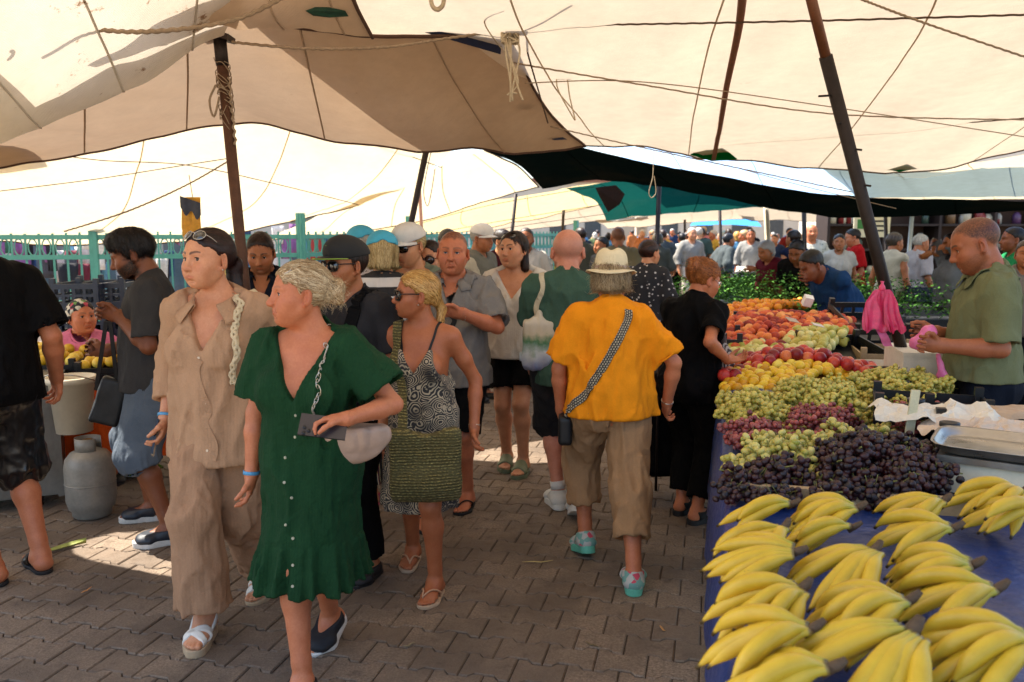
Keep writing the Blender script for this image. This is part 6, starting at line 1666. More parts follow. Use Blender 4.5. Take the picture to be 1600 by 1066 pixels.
GOLD = mat('pale_metal_chain', '#c9bfae', .3, .15, bump=0, metal=.9); PEARL = mat('shell_button', '#d6c3a8', .35, .1, bump=0); BANDB = mat('blue_wristband', '#4f93bd', .5, .1, bump=.0)
def buttons(s, F, pts, r=.0055, m=PEARL, fwd=None):
    for p in pts:
        q = F.push([p], .001)[0]; n = F.grad([q])[0]; R = np.stack([nrm(np.cross([0, 0, 1.], n)), nrm(np.cross(n, np.cross([0, 0, 1.], n))), n], 1)
        MB().lathe([(r, -.003), (r, .001), (r * .8, .0025), (r * .5, .0015)], q, 12, R).build('button', m, s.root, True)
def placket(s, F, x, z0, z1, m, w=.028):
    pts = [s.c(x, .25, z) if z > .1 else s.p(x, .25, z) for z in np.linspace(z0, z1, 12)]
    return band('placket', F.push(np.array(pts), .002, 8), w, .003, m, s.root, F, .002, 40)
def wristband(s, sd, m, f=.93, w=.012, r=.031):
    A = s.arm[sd]; c = A['eb'] + (A['wr'] - A['eb']) * f; d = nrm(A['wr'] - A['eb']); u = A['th']; v = np.cross(d, u)
    prof = MB(); rows = []
    for (h, q) in ((-w / 2, r), (-w / 2, r + .003), (w / 2, r + .003), (w / 2, r)):
        rows.append([c + d * h + q * s.k * (math.cos(t) * u * 1.1 + math.sin(t) * v) for t in np.linspace(0, 2 * math.pi, 25)])
    prof.grid(np.array(rows)); return prof.build('wristband', m, s.root, True)
def earring(s, sd): MB().lathe([(.001, -.004), (.004, 0), (.001, .004)], s.h(sd * .079, .004, -.046), 8).build('earring', GOLD, s.root, True)
def beige_woman():
    S = Spot(362, 962, 178, 1.69)
    h = Human(1.69, 'f', .05, QF, lean=.02, chest_yaw=-.05, head=(-.42, .02, .03), bust=1.0, face=dict(w=.96, jaw=.86, fat=.0, brow=.95, lips=.85, nose=.95, open=1.1, neck=-.005),
              feetR=dict(p=S.g(322, 985, .03), h=.05, z=.03), feetL=dict(p=S.g(420, 912, .03), h=-.1, pitch=.30, z=.03),
              handR=dict(p=S.p(258, 655, .02), curl=.5, palm=S.d((.8, .5, 0)), thumb=S.d((.3, -1, 0))), elbowR=S.d((-.35, 1, 0)), handL=dict(p=S.p(428, 640, .12)), elbowL=S.d((.4, 1, 0)))
    h.start(S.loc, S.rz, 'brunette woman in a beige blouse and wide beige trousers, sunglasses on her hair')
    h.mk_body(SK_FAIR); h.mk_eyes('#4a3320', (.25, 0))
    mk_hair(h, 'ponytail', H_BRUN, 3, .9, tie=(-.108, .005), tail=[(.005, -.135, -.03), (.012, -.128, -.12), (.02, -.10, -.22), (.02, -.085, -.27)], tailr=[.02, .03, .034, .03, .012], n=2200, fly=60, relief=.0012)
    bl = fabric('beige_crepe', '#b08a6a', .07, .85, 1200, .2, .45); tr = fabric('beige_crepe_trousers', '#a47e60', .07, .85, 1200, .2, .4)
    o = top(h, 'blouse', bl, sleeve=1.62, loose=.020, hem=-.17, neck=('v', .15, .085), fold=.008, flare=.030, sl=.020, seed=2, cuff=.95, hem_tilt=-.18)
    collar(h, bl, w=.065, open_=.6, spread=.06, stand=.024, front_drop=.04)
    placket(h, h.topF, 0.0, .25, -.14, bl); buttons(h, h.topF, [h.c(0, .2, .26), h.c(0, .2, .16), h.p(0, .2, .07), h.p(0, .2, -.03), h.p(0, .2, -.12)])
    bottom(h, 'trousers', tr, hem=1.92, thigh=.016, knee=.036, ankle=.072, fold=.008, seed=5)
    sandal(h, 'strap', mat('white_leather', '#d9d2c4', .5, .08, 20, 80, .15), mat('tan_sole', '#b09676', .8, .15, 30), .03)
    glasses(h, LENS, FR_SIL, 1.0, pos=(0, -.035, .088), tilt=.75); earring(h, 1); earring(h, -1); wristband(h, 1, BANDB)
    # dark phone in the hanging hand
    A = h.arm[1]; c = h.hp(1, .09, .0, .028); Rm = np.stack([A['th'], A['d'], A['n']], 1); ph = MB().box(c, (.075, .15, .009), Rm).build('phone', mat('phone_black', '#0b0b0d', .25, .1, bump=0, coat=.4), None, loc=S.loc, rot=(0, 0, S.rz)); tag(ph, 'dark phone held low by the brunette woman in beige', 'phone')
    # plaited rope strap of a shoulder bag
    st = mat('plaited_cotton', '#cbb894', .9, .2, 40, 120, .6)
    P = spline([h.c(-.10, -.10, .36), h.c(-.125, -.05, .47), h.c(-.13, .03, .475), h.c(-.125, .10, .40), h.c(-.12, .14, .28), h.c(-.125, .15, .15)], 70); P = h.topF.push(P, .012)
    bag = empty('shoulder_bag', S.loc, S.rz, 'bag with plaited cream rope strap on the beige woman shoulder', 'bag')
    for q in range(3):
        T = np.arange(len(P)) * .55 + q * 2.094; N = h.topF.grad(P); Tn = np.gradient(P, axis=0); B = np.cross(Tn / np.linalg.norm(Tn, axis=1, keepdims=True), N)
        MB().tube(P + B * (np.sin(T) * .010)[:, None] + N * (np.cos(2 * T) * .005)[:, None], .0068, 7).build('strap_strand', st, bag, True)
    F = Field(); c = h.c(-.20, -.02, .05); F.ell(c, (.05, .15, .14), h.Rc); F.half(c + np.array([0, 0, .09]), (0, 0, 1)); V, Q = F.mesh(.012); link('bag_body', mesh_np('bag_body', V, Q, True, st), None, bag)
beige_woman()
def green_woman():
    S = Spot(500, 1045, 170, 1.57)
    h = Human(1.57, 'f', .35, QF, lean=.03, chest_yaw=.0, head=(-.93, .0, .02), bust=1.2, belly=.3, face=dict(w=1.0, fat=.45, age=1.3, nose=1.08, brow=.45, lips=.55, mouth=.25, open=.85),
              feetR=dict(p=S.g(474, 1085, .02), h=.0, z=.02), feetL=dict(p=S.g(524, 988, .02), h=-.15, pitch=.35, z=.02),
              handR=dict(p=S.p(393, 742, .0), curl=.4, palm=S.d((.9, .4, 0)), thumb=S.d((.2, -1, 0))), elbowR=S.d((-1, .6, 0)),
              handL=dict(p=S.p(540, 655, -.25), curl=.55, dir=S.d((-1, -.15, .05)), palm=S.d((-.1, .35, .95)), thumb=S.d((-.1, -1, .25))), elbowL=S.d((1, .5, -.6)))
    h.start(S.loc, S.rz, 'grey blonde woman in a dark green dress holding a phone')
    h.mk_body(SK_RED); h.mk_eyes('#5a6a6a', (.1, 0))
    mk_hair(h, 'bun', H_GREY, 5, 1.5, tie=(-.118, -.004), bunr=.046, n=2600, fly=420, flyl=.9, flyat=(0, -.13, -.01), flyr=.09, relief=.004, wave=.16, lift=.006, sw=.0011)
    gr = fabric('green_crinkle', '#17391f', .14, .88, 1500, .25, .7, spec=.15)
    F = Field(); k = h.k
    h._torso(F, .020 * k)
    F.cap(h.c(0, .03, .27), h.p(0, .035, -.10), .122 * k, .142 * k, k=.05, wide=h.Rp @ np.array([1., 0, 0]), ratio=1.28)
    skirt_ops(h, F, .05, -.50, .178, .155, .20, .215, wave=.007, nw=6, ph=1.2, cy=.015, flounce=(-.315, .030, .017), cx1=.01)
    for sd in (-1, 1):
        A = h.arm[sd]; e = A['sh'] + (A['eb'] - A['sh']) * .72; u = nrm(A['eb'] - A['sh']); cone(F, A['sh'], e, .075 * k, .105 * k, k=.04)
    F.wrinkle(folds(h, .006, 17, 5, .35, 4))
    for sd in (-1, 1):
        A = h.arm[sd]; e = A['sh'] + (A['eb'] - A['sh']) * .72; u = nrm(A['eb'] - A['sh']); cone(F, e - u * .05, e + u * .03, .082 * k, .088 * k, op='s', k=.004, flat_a=True)
    F.ell(h.c(0, .004, .52), np.array((.095, .075, .085)) * k, h.Rc, op='s', k=.006)
    Rc, piv = h.Rc, h.piv
    def v(x, y, z):
        px, py, pz = x - piv[0], y - piv[1], z - piv[2]; lx, ly, lz = [(Rc[0, i] * px + Rc[1, i] * py + Rc[2, i] * pz) / k for i in range(3)]
        return np.maximum((np.abs(lx) - .105 * (lz - .17) / .22) * .8, np.maximum(-ly, lz - .5)) * k
    F.fn(v, op='s', k=.004); shell(h, 'dress', F, gr, .0075); h.topF = F
    zs = np.linspace(.20, -.44, 9); buttons(h, F, [h.c(.0, .25, z) if z > .1 else h.p(.0, .28, z) for z in zs], .0055, mat('dress_button', '#a8a287', .4, .1, bump=0))
    sandal(h, 'clog', mat('striped_slipon', '#15151a', .7, .3, 60), mat('white_sole', '#cfcac0', .7), .02)
    glasses(h, mat('brown_lens', '#3b2030', .1, .1, bump=0, coat=1.), FR_SIL, .95, pos=(0, -.045, .085), tilt=.9); earring(h, 1)
    wristband(h, 1, BANDB, .96, .013, .031)
    A = h.arm[-1]; c = h.hp(-1, .085, .012, .032); Rm = np.stack([nrm(np.cross(nrm(S.d((-1, -.1, .15))), nrm(S.d((0, -.8, .6))))), nrm(S.d((-1, -.1, .15))), np.cross(nrm(np.cross(nrm(S.d((-1, -.1, .15))), nrm(S.d((0, -.8, .6))))), nrm(S.d((-1, -.1, .15))))], 1)
    ph = MB().box(c, (.078, .158, .009), Rm); o = ph.build('phone', mat('phone_case', '#2a2427', .3, .2, bump=0, coat=.4), None, loc=S.loc, rot=(0, 0, S.rz)); tag(o, 'phone with camera lenses held by the woman in the green dress', 'phone')
    for i, (a, b) in enumerate(((-.02, .06), (.0, .06), (-.01, .045))): MB().lathe([(.0065, 0), (.0065, .003), (.004, .004)], c + Rm @ np.array([a - .012, b, .0046]), 12, Rm).build('camera_lens', FR_BLK, o, True)
    # taupe pouch on a chain
    bag = empty('shoulder_bag', S.loc, S.rz, 'taupe pouch bag on a metal chain at the green dress', 'bag'); tp = mat('taupe_leather', '#ab8d78', .42, .12, 14, 60, .3, .004)
    c = np.array(S.p(543, 682, -.08)) * h.k; F = Field(); u = S.d((1, .25, 0)); W = np.stack([u, np.cross([0, 0, 1.], u), [0, 0, 1.]], 1)
    F.ell(c + np.array([0, 0, .005]), (.165, .056, .11), W); F.half(c + np.array([0, 0, .04]), (0, 0, 1), k=.02); F.ell(c + np.array([0, 0, .125]), (.10, .07, .075), W, op='s', k=.02); F.disp = lambda x, y, z: .004 * (1 - 2 * np.abs(vnoise(x * 26, y * 26, z * 14)))
    V, Q = F.mesh(.006); link('bag_body', mesh_np('bag_body', V, Q, True, tp), None, bag)
    e = c + u * .09 + np.array([0, 0, .055])
    P = spline([c - u * .10 + np.array([0, 0, .05]), h.c(-.085, .155, .22), h.c(-.10, .10, .38), h.c(-.125, .03, .452), h.c(-.15, -.06, .43), h.c(-.17, -.14, .30), e], 120); d = h.topF.at(P); q = h.topF.push(P, .006); P = np.where((d < .03)[:, None], q, P)
    mb = MB()
    for i in range(0, 119):
        a, b = P[i], P[i + 1]; t = nrm(b - a); n = nrm(np.cross(t, [.3, .9, .2] if i % 2 else [.9, -.3, .3])); m_ = (a + b) / 2; L = np.linalg.norm(b - a) * .85
        mb.tube([m_ + (t * math.cos(w) * L + n * math.sin(w) * L * .55) for w in np.linspace(0, 6.283, 9)], .0016, 4, caps=False)
    mb.build('chain_strap', GOLD, bag, True)
green_woman()
def paisley(name='paisley_cloth'):
    t = NT(name); v = t.coord(); n = t.n('TexNoise', Vector=v, Scale=9., Detail=2.);
    wv = t.n('VectorMath', _operation='ADD', i0=v); t.t.links.new(t.n('VectorMath', _operation='SCALE', i0=n.outputs['Color'], Scale=.05).outputs[0], wv.inputs[1])
    vo = t.n('TexVoronoi', Vector=wv.outputs[0], Scale=17.); rings = t.math('SINE', t.math('MULTIPLY', vo.outputs['Distance'], 42.))
    vs = t.n('TexVoronoi', Vector=wv.outputs[0], Scale=70.); dots = t.maprange(vs.outputs['Distance'], .28, .34, 1, 0)
    f = t.math('MULTIPLY', t.maprange(rings, .1, .4, 0, 1), t.maprange(t.noise(v, 6, 3), .36, .5, .15, 1.)); f = t.math('MAXIMUM', f, t.math('MULTIPLY', dots, t.maprange(t.noise(v, 8, 2), .5, .55, 0, .9)))
    t.set('Base Color', t.mix(f, (.012, .010, .010), (.42, .33, .21))); t.set('Roughness', .75); t.set('Sheen Weight', .1); t.bump(t.noise(v, 90, 2), .2, .003); return t.m
def crochet():
    t = NT('crochet_straw'); v = t.coord(); w = t.n('TexWave', Vector=v, Scale=24., Distortion=2., Detail=2., _bands_direction='Z'); b = t.n('TexVoronoi', Vector=t.coord((1, 1, 1.6)), Scale=75.)
    f = t.math('MULTIPLY', w.outputs['Fac'], t.maprange(b.outputs['Distance'], .1, .6, 1, .2)); t.set('Base Color', t.ramp(f, [(.1, (.075, .06, .015)), (.45, (.27, .215, .062)), (.85, (.42, .345, .12))])); t.set('Roughness', .8); t.bump(f, 1.0, .012); return t.m
def paisley_woman():
    S = Spot(664, 912, 168, 1.50)
    h = Human(1.50, 'f', .15, QF, lean=.0, head=(-1.08, -.02, .0), bust=.85, face=dict(w=.97, jaw=.9, nose=.95, brow=.6, lips=.85, age=.5),
              feetR=dict(p=S.g(646, 872, .015), h=.05, z=.015), feetL=dict(p=S.g(681, 925, .015), h=-.05, z=.015),
              handR=dict(p=S.p(598, 690, .05), curl=.45), handL=dict(p=S.p(741, 668, -.02), curl=.45, palm=S.d((-.9, .4, 0)), thumb=S.d((-.3, -1, 0))))
    h.start(S.loc, S.rz, 'tanned blonde woman in a black paisley strap dress and sunglasses')
    h.mk_body(SK_TAN); h.mk_eyes('#5a6a70')
    mk_hair(h, 'ponytail', H_BLON, 8, 1.3, tie=(-.112, -.030), tail=[(0, -.128, -.075), (-.01, -.118, -.13), (-.015, -.10, -.165)], tailr=[.016, .022, .018, .006], n=2400, fly=90, relief=.002, lift=.003)
    pm = paisley(); F = Field(); k = h.k; h._torso(F, .010 * k, shoulders=False)
    for sd in (-1, 1): F.cap(h.c(sd * .08, -.03, .40), h.c(sd * .092, .05, .40), .075 * k, .06 * k, k=.04);
    F.cap(h.c(0, .01, .25), h.p(0, .01, -.1), .118 * k, .14 * k, k=.05, wide=h.Rp @ np.array([1., 0, 0]), ratio=1.28)
    skirt_ops(h, F, .03, -.475, .172, .138, .20, .165, wave=.012, nw=7, ph=.4, cx1=.02); F.wrinkle(folds(h, .005, 14, 4, .3, 9))
    Rc, piv = h.Rc, h.piv
    def keep(x, y, z):
        px, py, pz = x - piv[0], y - piv[1], z - piv[2]; lx, ly, lz = [(Rc[0, i] * px + Rc[1, i] * py + Rc[2, i] * pz) / k for i in range(3)]; lz = lz + .08; ax = np.abs(lx)
        lim = np.where(ly > 0, .255 + .125 * np.clip(ax / .075, 0, 1) - .22 * np.clip((ax - .085) / .08, 0, 1), .30 - .1 * np.clip((ax - .08) / .08, 0, 1)); return (lz - lim) * .7 * k
    F.fn(keep, op='i', k=.003); shell(h, 'dress', F, pm, .0075); h.topF = F
    blk = mat('black_strap', '#0b0a0a', .7, .1)
    for sd in (-1, 1): band('dress_strap', [h.c(sd * .073, .13, .36), h.c(sd * .085, .07, .425), h.c(sd * .09, -.0, .475), h.c(sd * .085, -.06, .44), h.c(sd * .07, -.11, .32)], .011, .003, blk, h.root, h.body, .004, 40)
    sandal(h, 'flop', mat('tan_strap', '#b98d6c', .5, .1), mat('tan_sole2', '#b89a7c', .8, .15, 30), .015)
    glasses(h, LENS, FR_BLK, 1.12, thick=.0026, shape='square'); earring(h, -1); earring(h, 1); wristband(h, -1, GOLD, .95, .006, .028)
    # crochet bag in front, strap over her right shoulder
    cr = crochet(); bag = empty('crochet_bag', S.loc, S.rz, 'olive straw crochet tote bag hanging before the paisley dress', 'bag')
    c = np.array(S.p(665, 722, -.24)) * k; u = S.d((1, .12, 0)); W = np.stack([u, np.cross([0, 0, 1.], u), [0, 0, 1.]], 1); F2 = Field(); F2.box(c + np.array([0, 0, -.01]), (.158, .035, .165), W, .03)
    F2.ell(c + np.array([0, 0, -.09]), (.15, .06, .08), W, k=.03); F2.ell(c + np.array([0, 0, .21]), (.12, .09, .085), W, op='s', k=.02); F2.disp = lambda x, y, z: .0022 * np.sin(z * 430 + 2 * vnoise(x * 30, y * 30, z * 10)) + .005 * vnoise(x * 9, y * 9, z * 9)
    V, Q = F2.mesh(.005); link('bag_body', mesh_np('bag_body', V, Q, True, cr), None, bag)
    band('bag_strap', [c - u * .10 + np.array([0, -.0, .135]), np.array(S.p(629, 640, -.2)) * k, h.c(.095, .145, .30), h.c(.105, .07, .425), h.c(.11, -.0, .47), h.c(.12, -.09, .40)], .042, .008, cr, bag, h.body, .012, 60)
paisley_woman()
def orange_woman():
    S = Spot(948, 884, -4, 1.56)
    h = Human(1.56, 'f', .65, QF, lean=.06, head=(-.12, .10, .0), bust=1.0, belly=.2, face=dict(fat=.5),
              feetL=dict(p=S.g(916, 862, .03), h=.25, pitch=.25, z=.03), feetR=dict(p=S.g(990, 915, .03), h=-.05, z=.03),
              handL=dict(p=S.p(876, 640, .10), curl=.6), handR=dict(p=S.p(1042, 630, .06), curl=.8, palm=S.d((-1, 0, 0)), thumb=S.d((-.2, 1, .2))), elbowL=S.d((-1, -.4, 0)), elbowR=S.d((1, -.5, 0)))
    h.start(S.loc, S.rz, 'woman in an orange T-shirt, khaki cropped trousers and straw hat, seen from behind')
    h.mk_body(SK_RED, False)
    mk_hair(h, 'bob', hairm('hair_sandgrey', '#8d7452', '#c2ab84', .5), 4, 1.3, down=-.045, n=2600, fly=500, wave=.4, relief=.006, lift=.014)
    og = fabric('orange_jersey', '#e58a14', .06, .9, 900, .2, .3, spec=.15); kh = fabric('khaki_cotton', '#a07c58', .08, .85, 900, .15, .4)
    top(h, 'tshirt', og, sleeve=.80, loose=.020, hem=-.07, neck=('crew', 0), fold=.010, flare=.034, sl=.030, seed=6)
    bottom(h, 'trousers', kh, hem=1.60, thigh=.020, knee=.036, ankle=.045, fold=.008, seed=8, loose=.006, waist=-.02)
    tp = NT('trainer_print'); vv = tp.coord(); vo = tp.n('TexVoronoi', Vector=vv, Scale=38.); tp.set('Base Color', tp.ramp(vo.outputs['Color'], [(.25, (.16, .34, .29)), (.5, (.45, .44, .40)), (.72, (.55, .06, .10))], 'CONSTANT')); tp.set('Roughness', .7)
    sandal(h, 'trainer', tp.m, mat('mint_sole', '#5fb096', .6, .15, 30), .028)
    # straw hat
    F = Field(); k = h.hk; T = h.h; F.ell(T(0, -.015, .075), np.array((.082, .10, .085)) * k, h.Rh); F.ell(T(0, -.015, .12), np.array((.066, .085, .035)) * k, h.Rh, k=.03); F.cap(T(0, -.08, .160), T(0, .06, .165), .016 * k, .014 * k, op='s', k=.03); F.half(T(0, 0, .042), h.Rh @ np.array([0, 0, -1.]))
    V, Q = F.mesh(.006); straw = mat('white_straw', '#d9c9a4', .85, .12, 30, 260, .6, .004); hat = link('straw_hat', mesh_np('straw_hat', V, Q, True, straw), None, h.root)
    rows = []
    for t in np.linspace(0, 1, 6): rows.append([T(math.cos(a) * (.080 + .048 * t), -.015 + math.sin(a) * (.098 + .050 * t), .045 - .022 * t * (1 if math.sin(a) > -.3 else .6) + .012 * t * math.cos(2 * a)) for a in np.linspace(0, 6.2832, 49)])
    b = MB().grid(np.array(rows)).build('brim', straw, hat, True); b.modifiers.new('t', 'SOLIDIFY').thickness = .004
    hb = NT('hat_band'); w = hb.n('TexWave', Vector=hb.coord(), Scale=40., Distortion=6.); hb.set('Base Color', hb.ramp(w.outputs['Fac'], [(.3, (.30, .18, .16)), (.6, (.6, .5, .42))])); hb.set('Roughness', .8)
    MB().grid(np.array([[T(math.cos(a) * (.0845), -.015 + math.sin(a) * (.1025), z) for a in np.linspace(0, 6.2832, 49)] for z in (.044, .066)])).build('hat_band', hb.m, hat, True)
    sm = NT('strap_pattern'); a = sm.n('Attribute', _attribute_name='along'); ck = sm.n('TexBrick', Vector=a.outputs['Color'], Scale=26.);
    ck.inputs['Color1'].default_value = (.42, .36, .24, 1); ck.inputs['Color2'].default_value = (.30, .25, .17, 1); ck.inputs['Mortar'].default_value = (.015, .013, .012, 1); ck.inputs['Mortar Size'].default_value = .06; ck.inputs['Brick Width'].default_value = .35; ck.inputs['Row Height'].default_value = .3
    sm.set('Base Color', ck.outputs['Color']); sm.set('Roughness', .85)
    bag = empty('crossbody_bag', S.loc, S.rz, 'black crossbody bag on a patterned strap over the orange T-shirt', 'bag')
    band('bag_strap', [h.c(.02, .14, .38), h.c(.085, .08, .46), h.c(.10, -.03, .485), h.c(.07, -.13, .42), h.c(.0, -.18, .28), h.c(-.10, -.19, .12), h.p(-.19, -.10, -.02), h.p(-.215, .0, -.06)], .040, .004, sm.m, bag, h.topF, .005, 70)
    F = Field(); F.box(h.p(-.235, .06, -.16), (.035, .10, .075), h.Rp, .02); V, Q = F.mesh(.008); link('bag_body', mesh_np('bag_body', V, Q, True, mat('black_leather', '#0d0c0c', .5, .2, 30)), None, bag)
    wristband(h, 1, GOLD, .95, .006, .030)
orange_woman()
def ginger_woman():
    S = Spot(1070, 806, -45, 1.53)
    h = Human(1.53, 'f', .25, QF, lean=.14, head=(-.38, .36, .0), bust=.9, belly=.2, face=dict(fat=.4, age=1., nose=1.1),
              feetL=dict(p=S.g(1064, 797, .02), h=.1, z=.02), feetR=dict(p=S.g(1088, 812, .02), h=-.1, z=.02),
              handR=dict(p=S.p(1136, 562, -.14), curl=.45, dir=S.d((1, .1, -.02)), palm=S.d((0, .2, 1)), thumb=S.d((.2, 1, .3))), elbowR=S.d((-.4, -1, -.7)), handL=dict(p=S.p(1110, 590, .3), curl=.6), elbowL=S.d((0, .5, -1)))
    h.start(S.loc, S.rz, 'ginger haired woman in black reaching over the fruit stall')
    h.mk_body(SK_RED, False); h.mk_eyes('#5a5a4a')
    mk_hair(h, 'clip', H_GING, 9, 1.6, tie=(-.10, .045), bunr=.056, n=2800, fly=600, wave=.3, relief=.006, lift=.014)
    bk = fabric('black_jersey', '#070607', .2, .85, 900, .2, .3)
    top(h, 'tshirt', bk, sleeve=.72, loose=.018, hem=-.14, neck=('crew', 0), fold=.008, flare=.012, sl=.024, seed=11)
    bottom(h, 'trousers', fabric('black_cotton', '#080707', .2), hem=1.85, thigh=.022, knee=.03, ankle=.03, fold=.006, seed=12)
    sandal(h, 'clog', mat('black_suede', '#0d0c0c', .8, .2, 30), mat('black_sole', '#141212', .7), .022)
    glasses(h, CLEAR, FR_SIL, .95, shape='square', thick=.0012)
    F = Field(); T = h.h
    F.box(T(-.02, -.115, .06), (.03, .012, .018), h.Rh, .006); F.box(T(.0, -.135, .045), (.022, .012, .022), h.Rh, .006); V, Q = F.mesh(.0045); link('hair_clip', mesh_np('hair_clip', V, Q, True, mat('black_clip', '#0a0a0b', .25, .1, bump=0)), None, h.root)
    # striped scarf bag at her front
    sm = NT('striped_scarf'); w = sm.n('TexWave', Vector=sm.coord(), Scale=26., Distortion=4., Detail=1.); sm.set('Base Color', sm.ramp(w.outputs['Fac'], [(.4, (.05, .03, .03)), (.6, (.42, .35, .30))])); sm.set('Roughness', .85)
    F = Field(); F.cap(h.c(.10, .13, .34), h.c(.12, .20, .12), .03, .07, k=.03); F.cap(h.c(.12, .2, .12), h.p(.1, .22, -.12), .07, .085, k=.04); F.disp = lambda x, y, z: .008 * (1 - 2 * np.abs(vnoise(x * 20, y * 20, z * 9)))
    V, Q = F.mesh(.009); bag = empty('fabric_bag', S.loc, S.rz, 'striped grey fabric bag at the ginger woman front', 'bag'); link('bag_body', mesh_np('bag_body', V, Q, True, sm.m), None, bag)
    # shopping trolley beside her
    r = empty('shopping_trolley', ground(1040, 782), .15, 'black two wheeled shopping trolley beside the ginger woman', 'trolley'); F = Field(); F.box((0, .02, .50), (.15, .11, .33), None, .05); F.disp = lambda x, y, z: .006 * vnoise(x * 12, y * 12, z * 9); V, Q = F.mesh(.014)
    link('trolley_bag', mesh_np('trolley_bag', V, Q, True, fabric('black_nylon', '#0c0b0c', .2)), None, r)
    for sd in (-1, 1):
        R = rotm(ry=math.pi / 2); w = MB().lathe([(.03, -.012), (.072, -.014), (.08, 0), (.072, .014), (.03, .012)], (sd * .14, -.03, .08), 22, R).build('wheel', mat('tyre', '#131110', .8, .2, 30), r, True); MB().lathe([(.028, -.016), (.028, .016)], (sd * .14, -.03, .08), 14, R).build('hub', mat('grey_hub', '#5a5856', .5), w, True)
        MB().tube([(sd * .1, -.10, .1), (sd * .1, -.10, .95)], .009, 8).build('handle_tube', M_DKST, r, True)
    MB().tube([(-.1, -.10, .95), (.1, -.10, .95)], .014, 8).build('handle', FR_BLK, r, True)
ginger_woman()
def tote(S, h, label, c, strap_pts, m, m2=None, size=(.16, .05, .2), wid=.035, field=None):
    bag = empty('tote_bag', S.loc, S.rz, label, 'bag'); F = Field(); F.box(c + np.array([0, 0, -size[2] * 1.1]), np.array(size) * np.array([1, 1, .9]), h.Rp, .03); F.cap(c, c + np.array([0, 0, -size[2]]), .025, .05, k=.05); F.ell(c + np.array([0, 0, -size[2] * 1.6]), (size[0] * .95, size[1] * 1.5, size[2] * .5), h.Rp, k=.04); F.disp = lambda x, y, z: .012 * (1 - 2 * np.abs(vnoise(x * 24, y * 24, z * 3)))
    V, Q = F.mesh(.008); link('bag_body', mesh_np('bag_body', V, Q, True, m), None, bag)
    band('bag_strap', strap_pts, wid, .005, m2 or m, bag, field, .006, 50); return bag
def bald_man():
    S = Spot(884, 802, 2, 1.69)
    h = Human(1.69, 'm', .2, QF, head=(-.05, .02, 0), face=dict(w=1.07, scalp=.22, baldtop=.6, fat=.4),
              feetL=dict(p=S.g(872, 786, .028), h=.15, z=.028), feetR=dict(p=S.g(902, 808, .028), h=-.1, pitch=.45, z=.028), handL=dict(p=S.p(826, 585, .28), curl=.6), elbowL=S.d((-1, -.5, 0)), handR=dict(p=S.p(950, 600, .2)), elbowR=S.d((1, -.5, 0)))
    h.start(S.loc, S.rz, 'bald man in a green T-shirt and dark shorts, seen from behind'); h.mk_body(skin('skin_bald', '#c9876c', stubble='#8a8078'), False)
    gt = fabric('sage_jersey', '#40594a', .10, .9); top(h, 'tshirt', gt, sleeve=.78, loose=.022, hem=-.12, neck=('crew', 0), fold=.009, flare=.012, sl=.028, seed=15)
    bottom(h, 'shorts', fabric('dark_shorts', '#2b2a2b', .15), hem=1.02, thigh=.035, knee=.045, ankle=.04, fold=.006, seed=16)
    sandal(h, 'trainer', mat('white_trainer', '#cfc9bd', .6, .1, 30, 80, .2), mat('white_rubber', '#d6d0c4', .6, .08, 20), .028)
    for sd in (-1, 1):
        L = h.leg[sd]; ax = L['kn'] - L['ank']; MB().tube([L['ank'] + ax * .02, L['ank'] + ax * .14], [.043, .045], 14).build('sock', fabric('white_sock', '#d8d4cc', .08), h.root, True)
    tm = NT('tote_print'); v = tm.coord(); z = tm.n('SeparateXYZ', Vector=v).outputs[2]; n = tm.noise(v, 14, 4); col = tm.ramp(tm.math('ADD', z, tm.math('MULTIPLY', n, .12)), [(.96, (.42, .38, .31)), (1.0, (.45, .42, .36)), (1.06, (.10, .22, .10)), (1.12, (.52, .48, .40)), (1.3, (.5, .44, .32))])
    z2 = tm.maprange(tm.math('ADD', z, tm.math('MULTIPLY', n, .15)), .7, 1.35, 0, 1)
    tm.set('Base Color', tm.ramp(z2, [(0, (.5, .46, .40)), (.3, (.44, .40, .36)), (.42, (.22, .24, .36)), (.55, (.40, .42, .42)), (.66, (.06, .17, .07)), (.74, (.5, .42, .28)), (.85, (.55, .48, .36))])); tm.set('Roughness', .85)
    c = np.array(S.p(842, 490, -.10)) * h.k; bag = tote(S, h, 'printed canvas tote bag on the bald man left shoulder', c, [c + np.array([-.05, 0, -.05]), np.array(S.p(845, 450, -.09)) * h.k, h.c(-.15, -.02, .49), np.array(S.p(850, 450, .1)) * h.k, c + np.array([.0, .1, -.05])], tm.m, mat('canvas_strap', '#bcae90', .85), (.10, .05, .16), .03, h.topF)
bald_man()
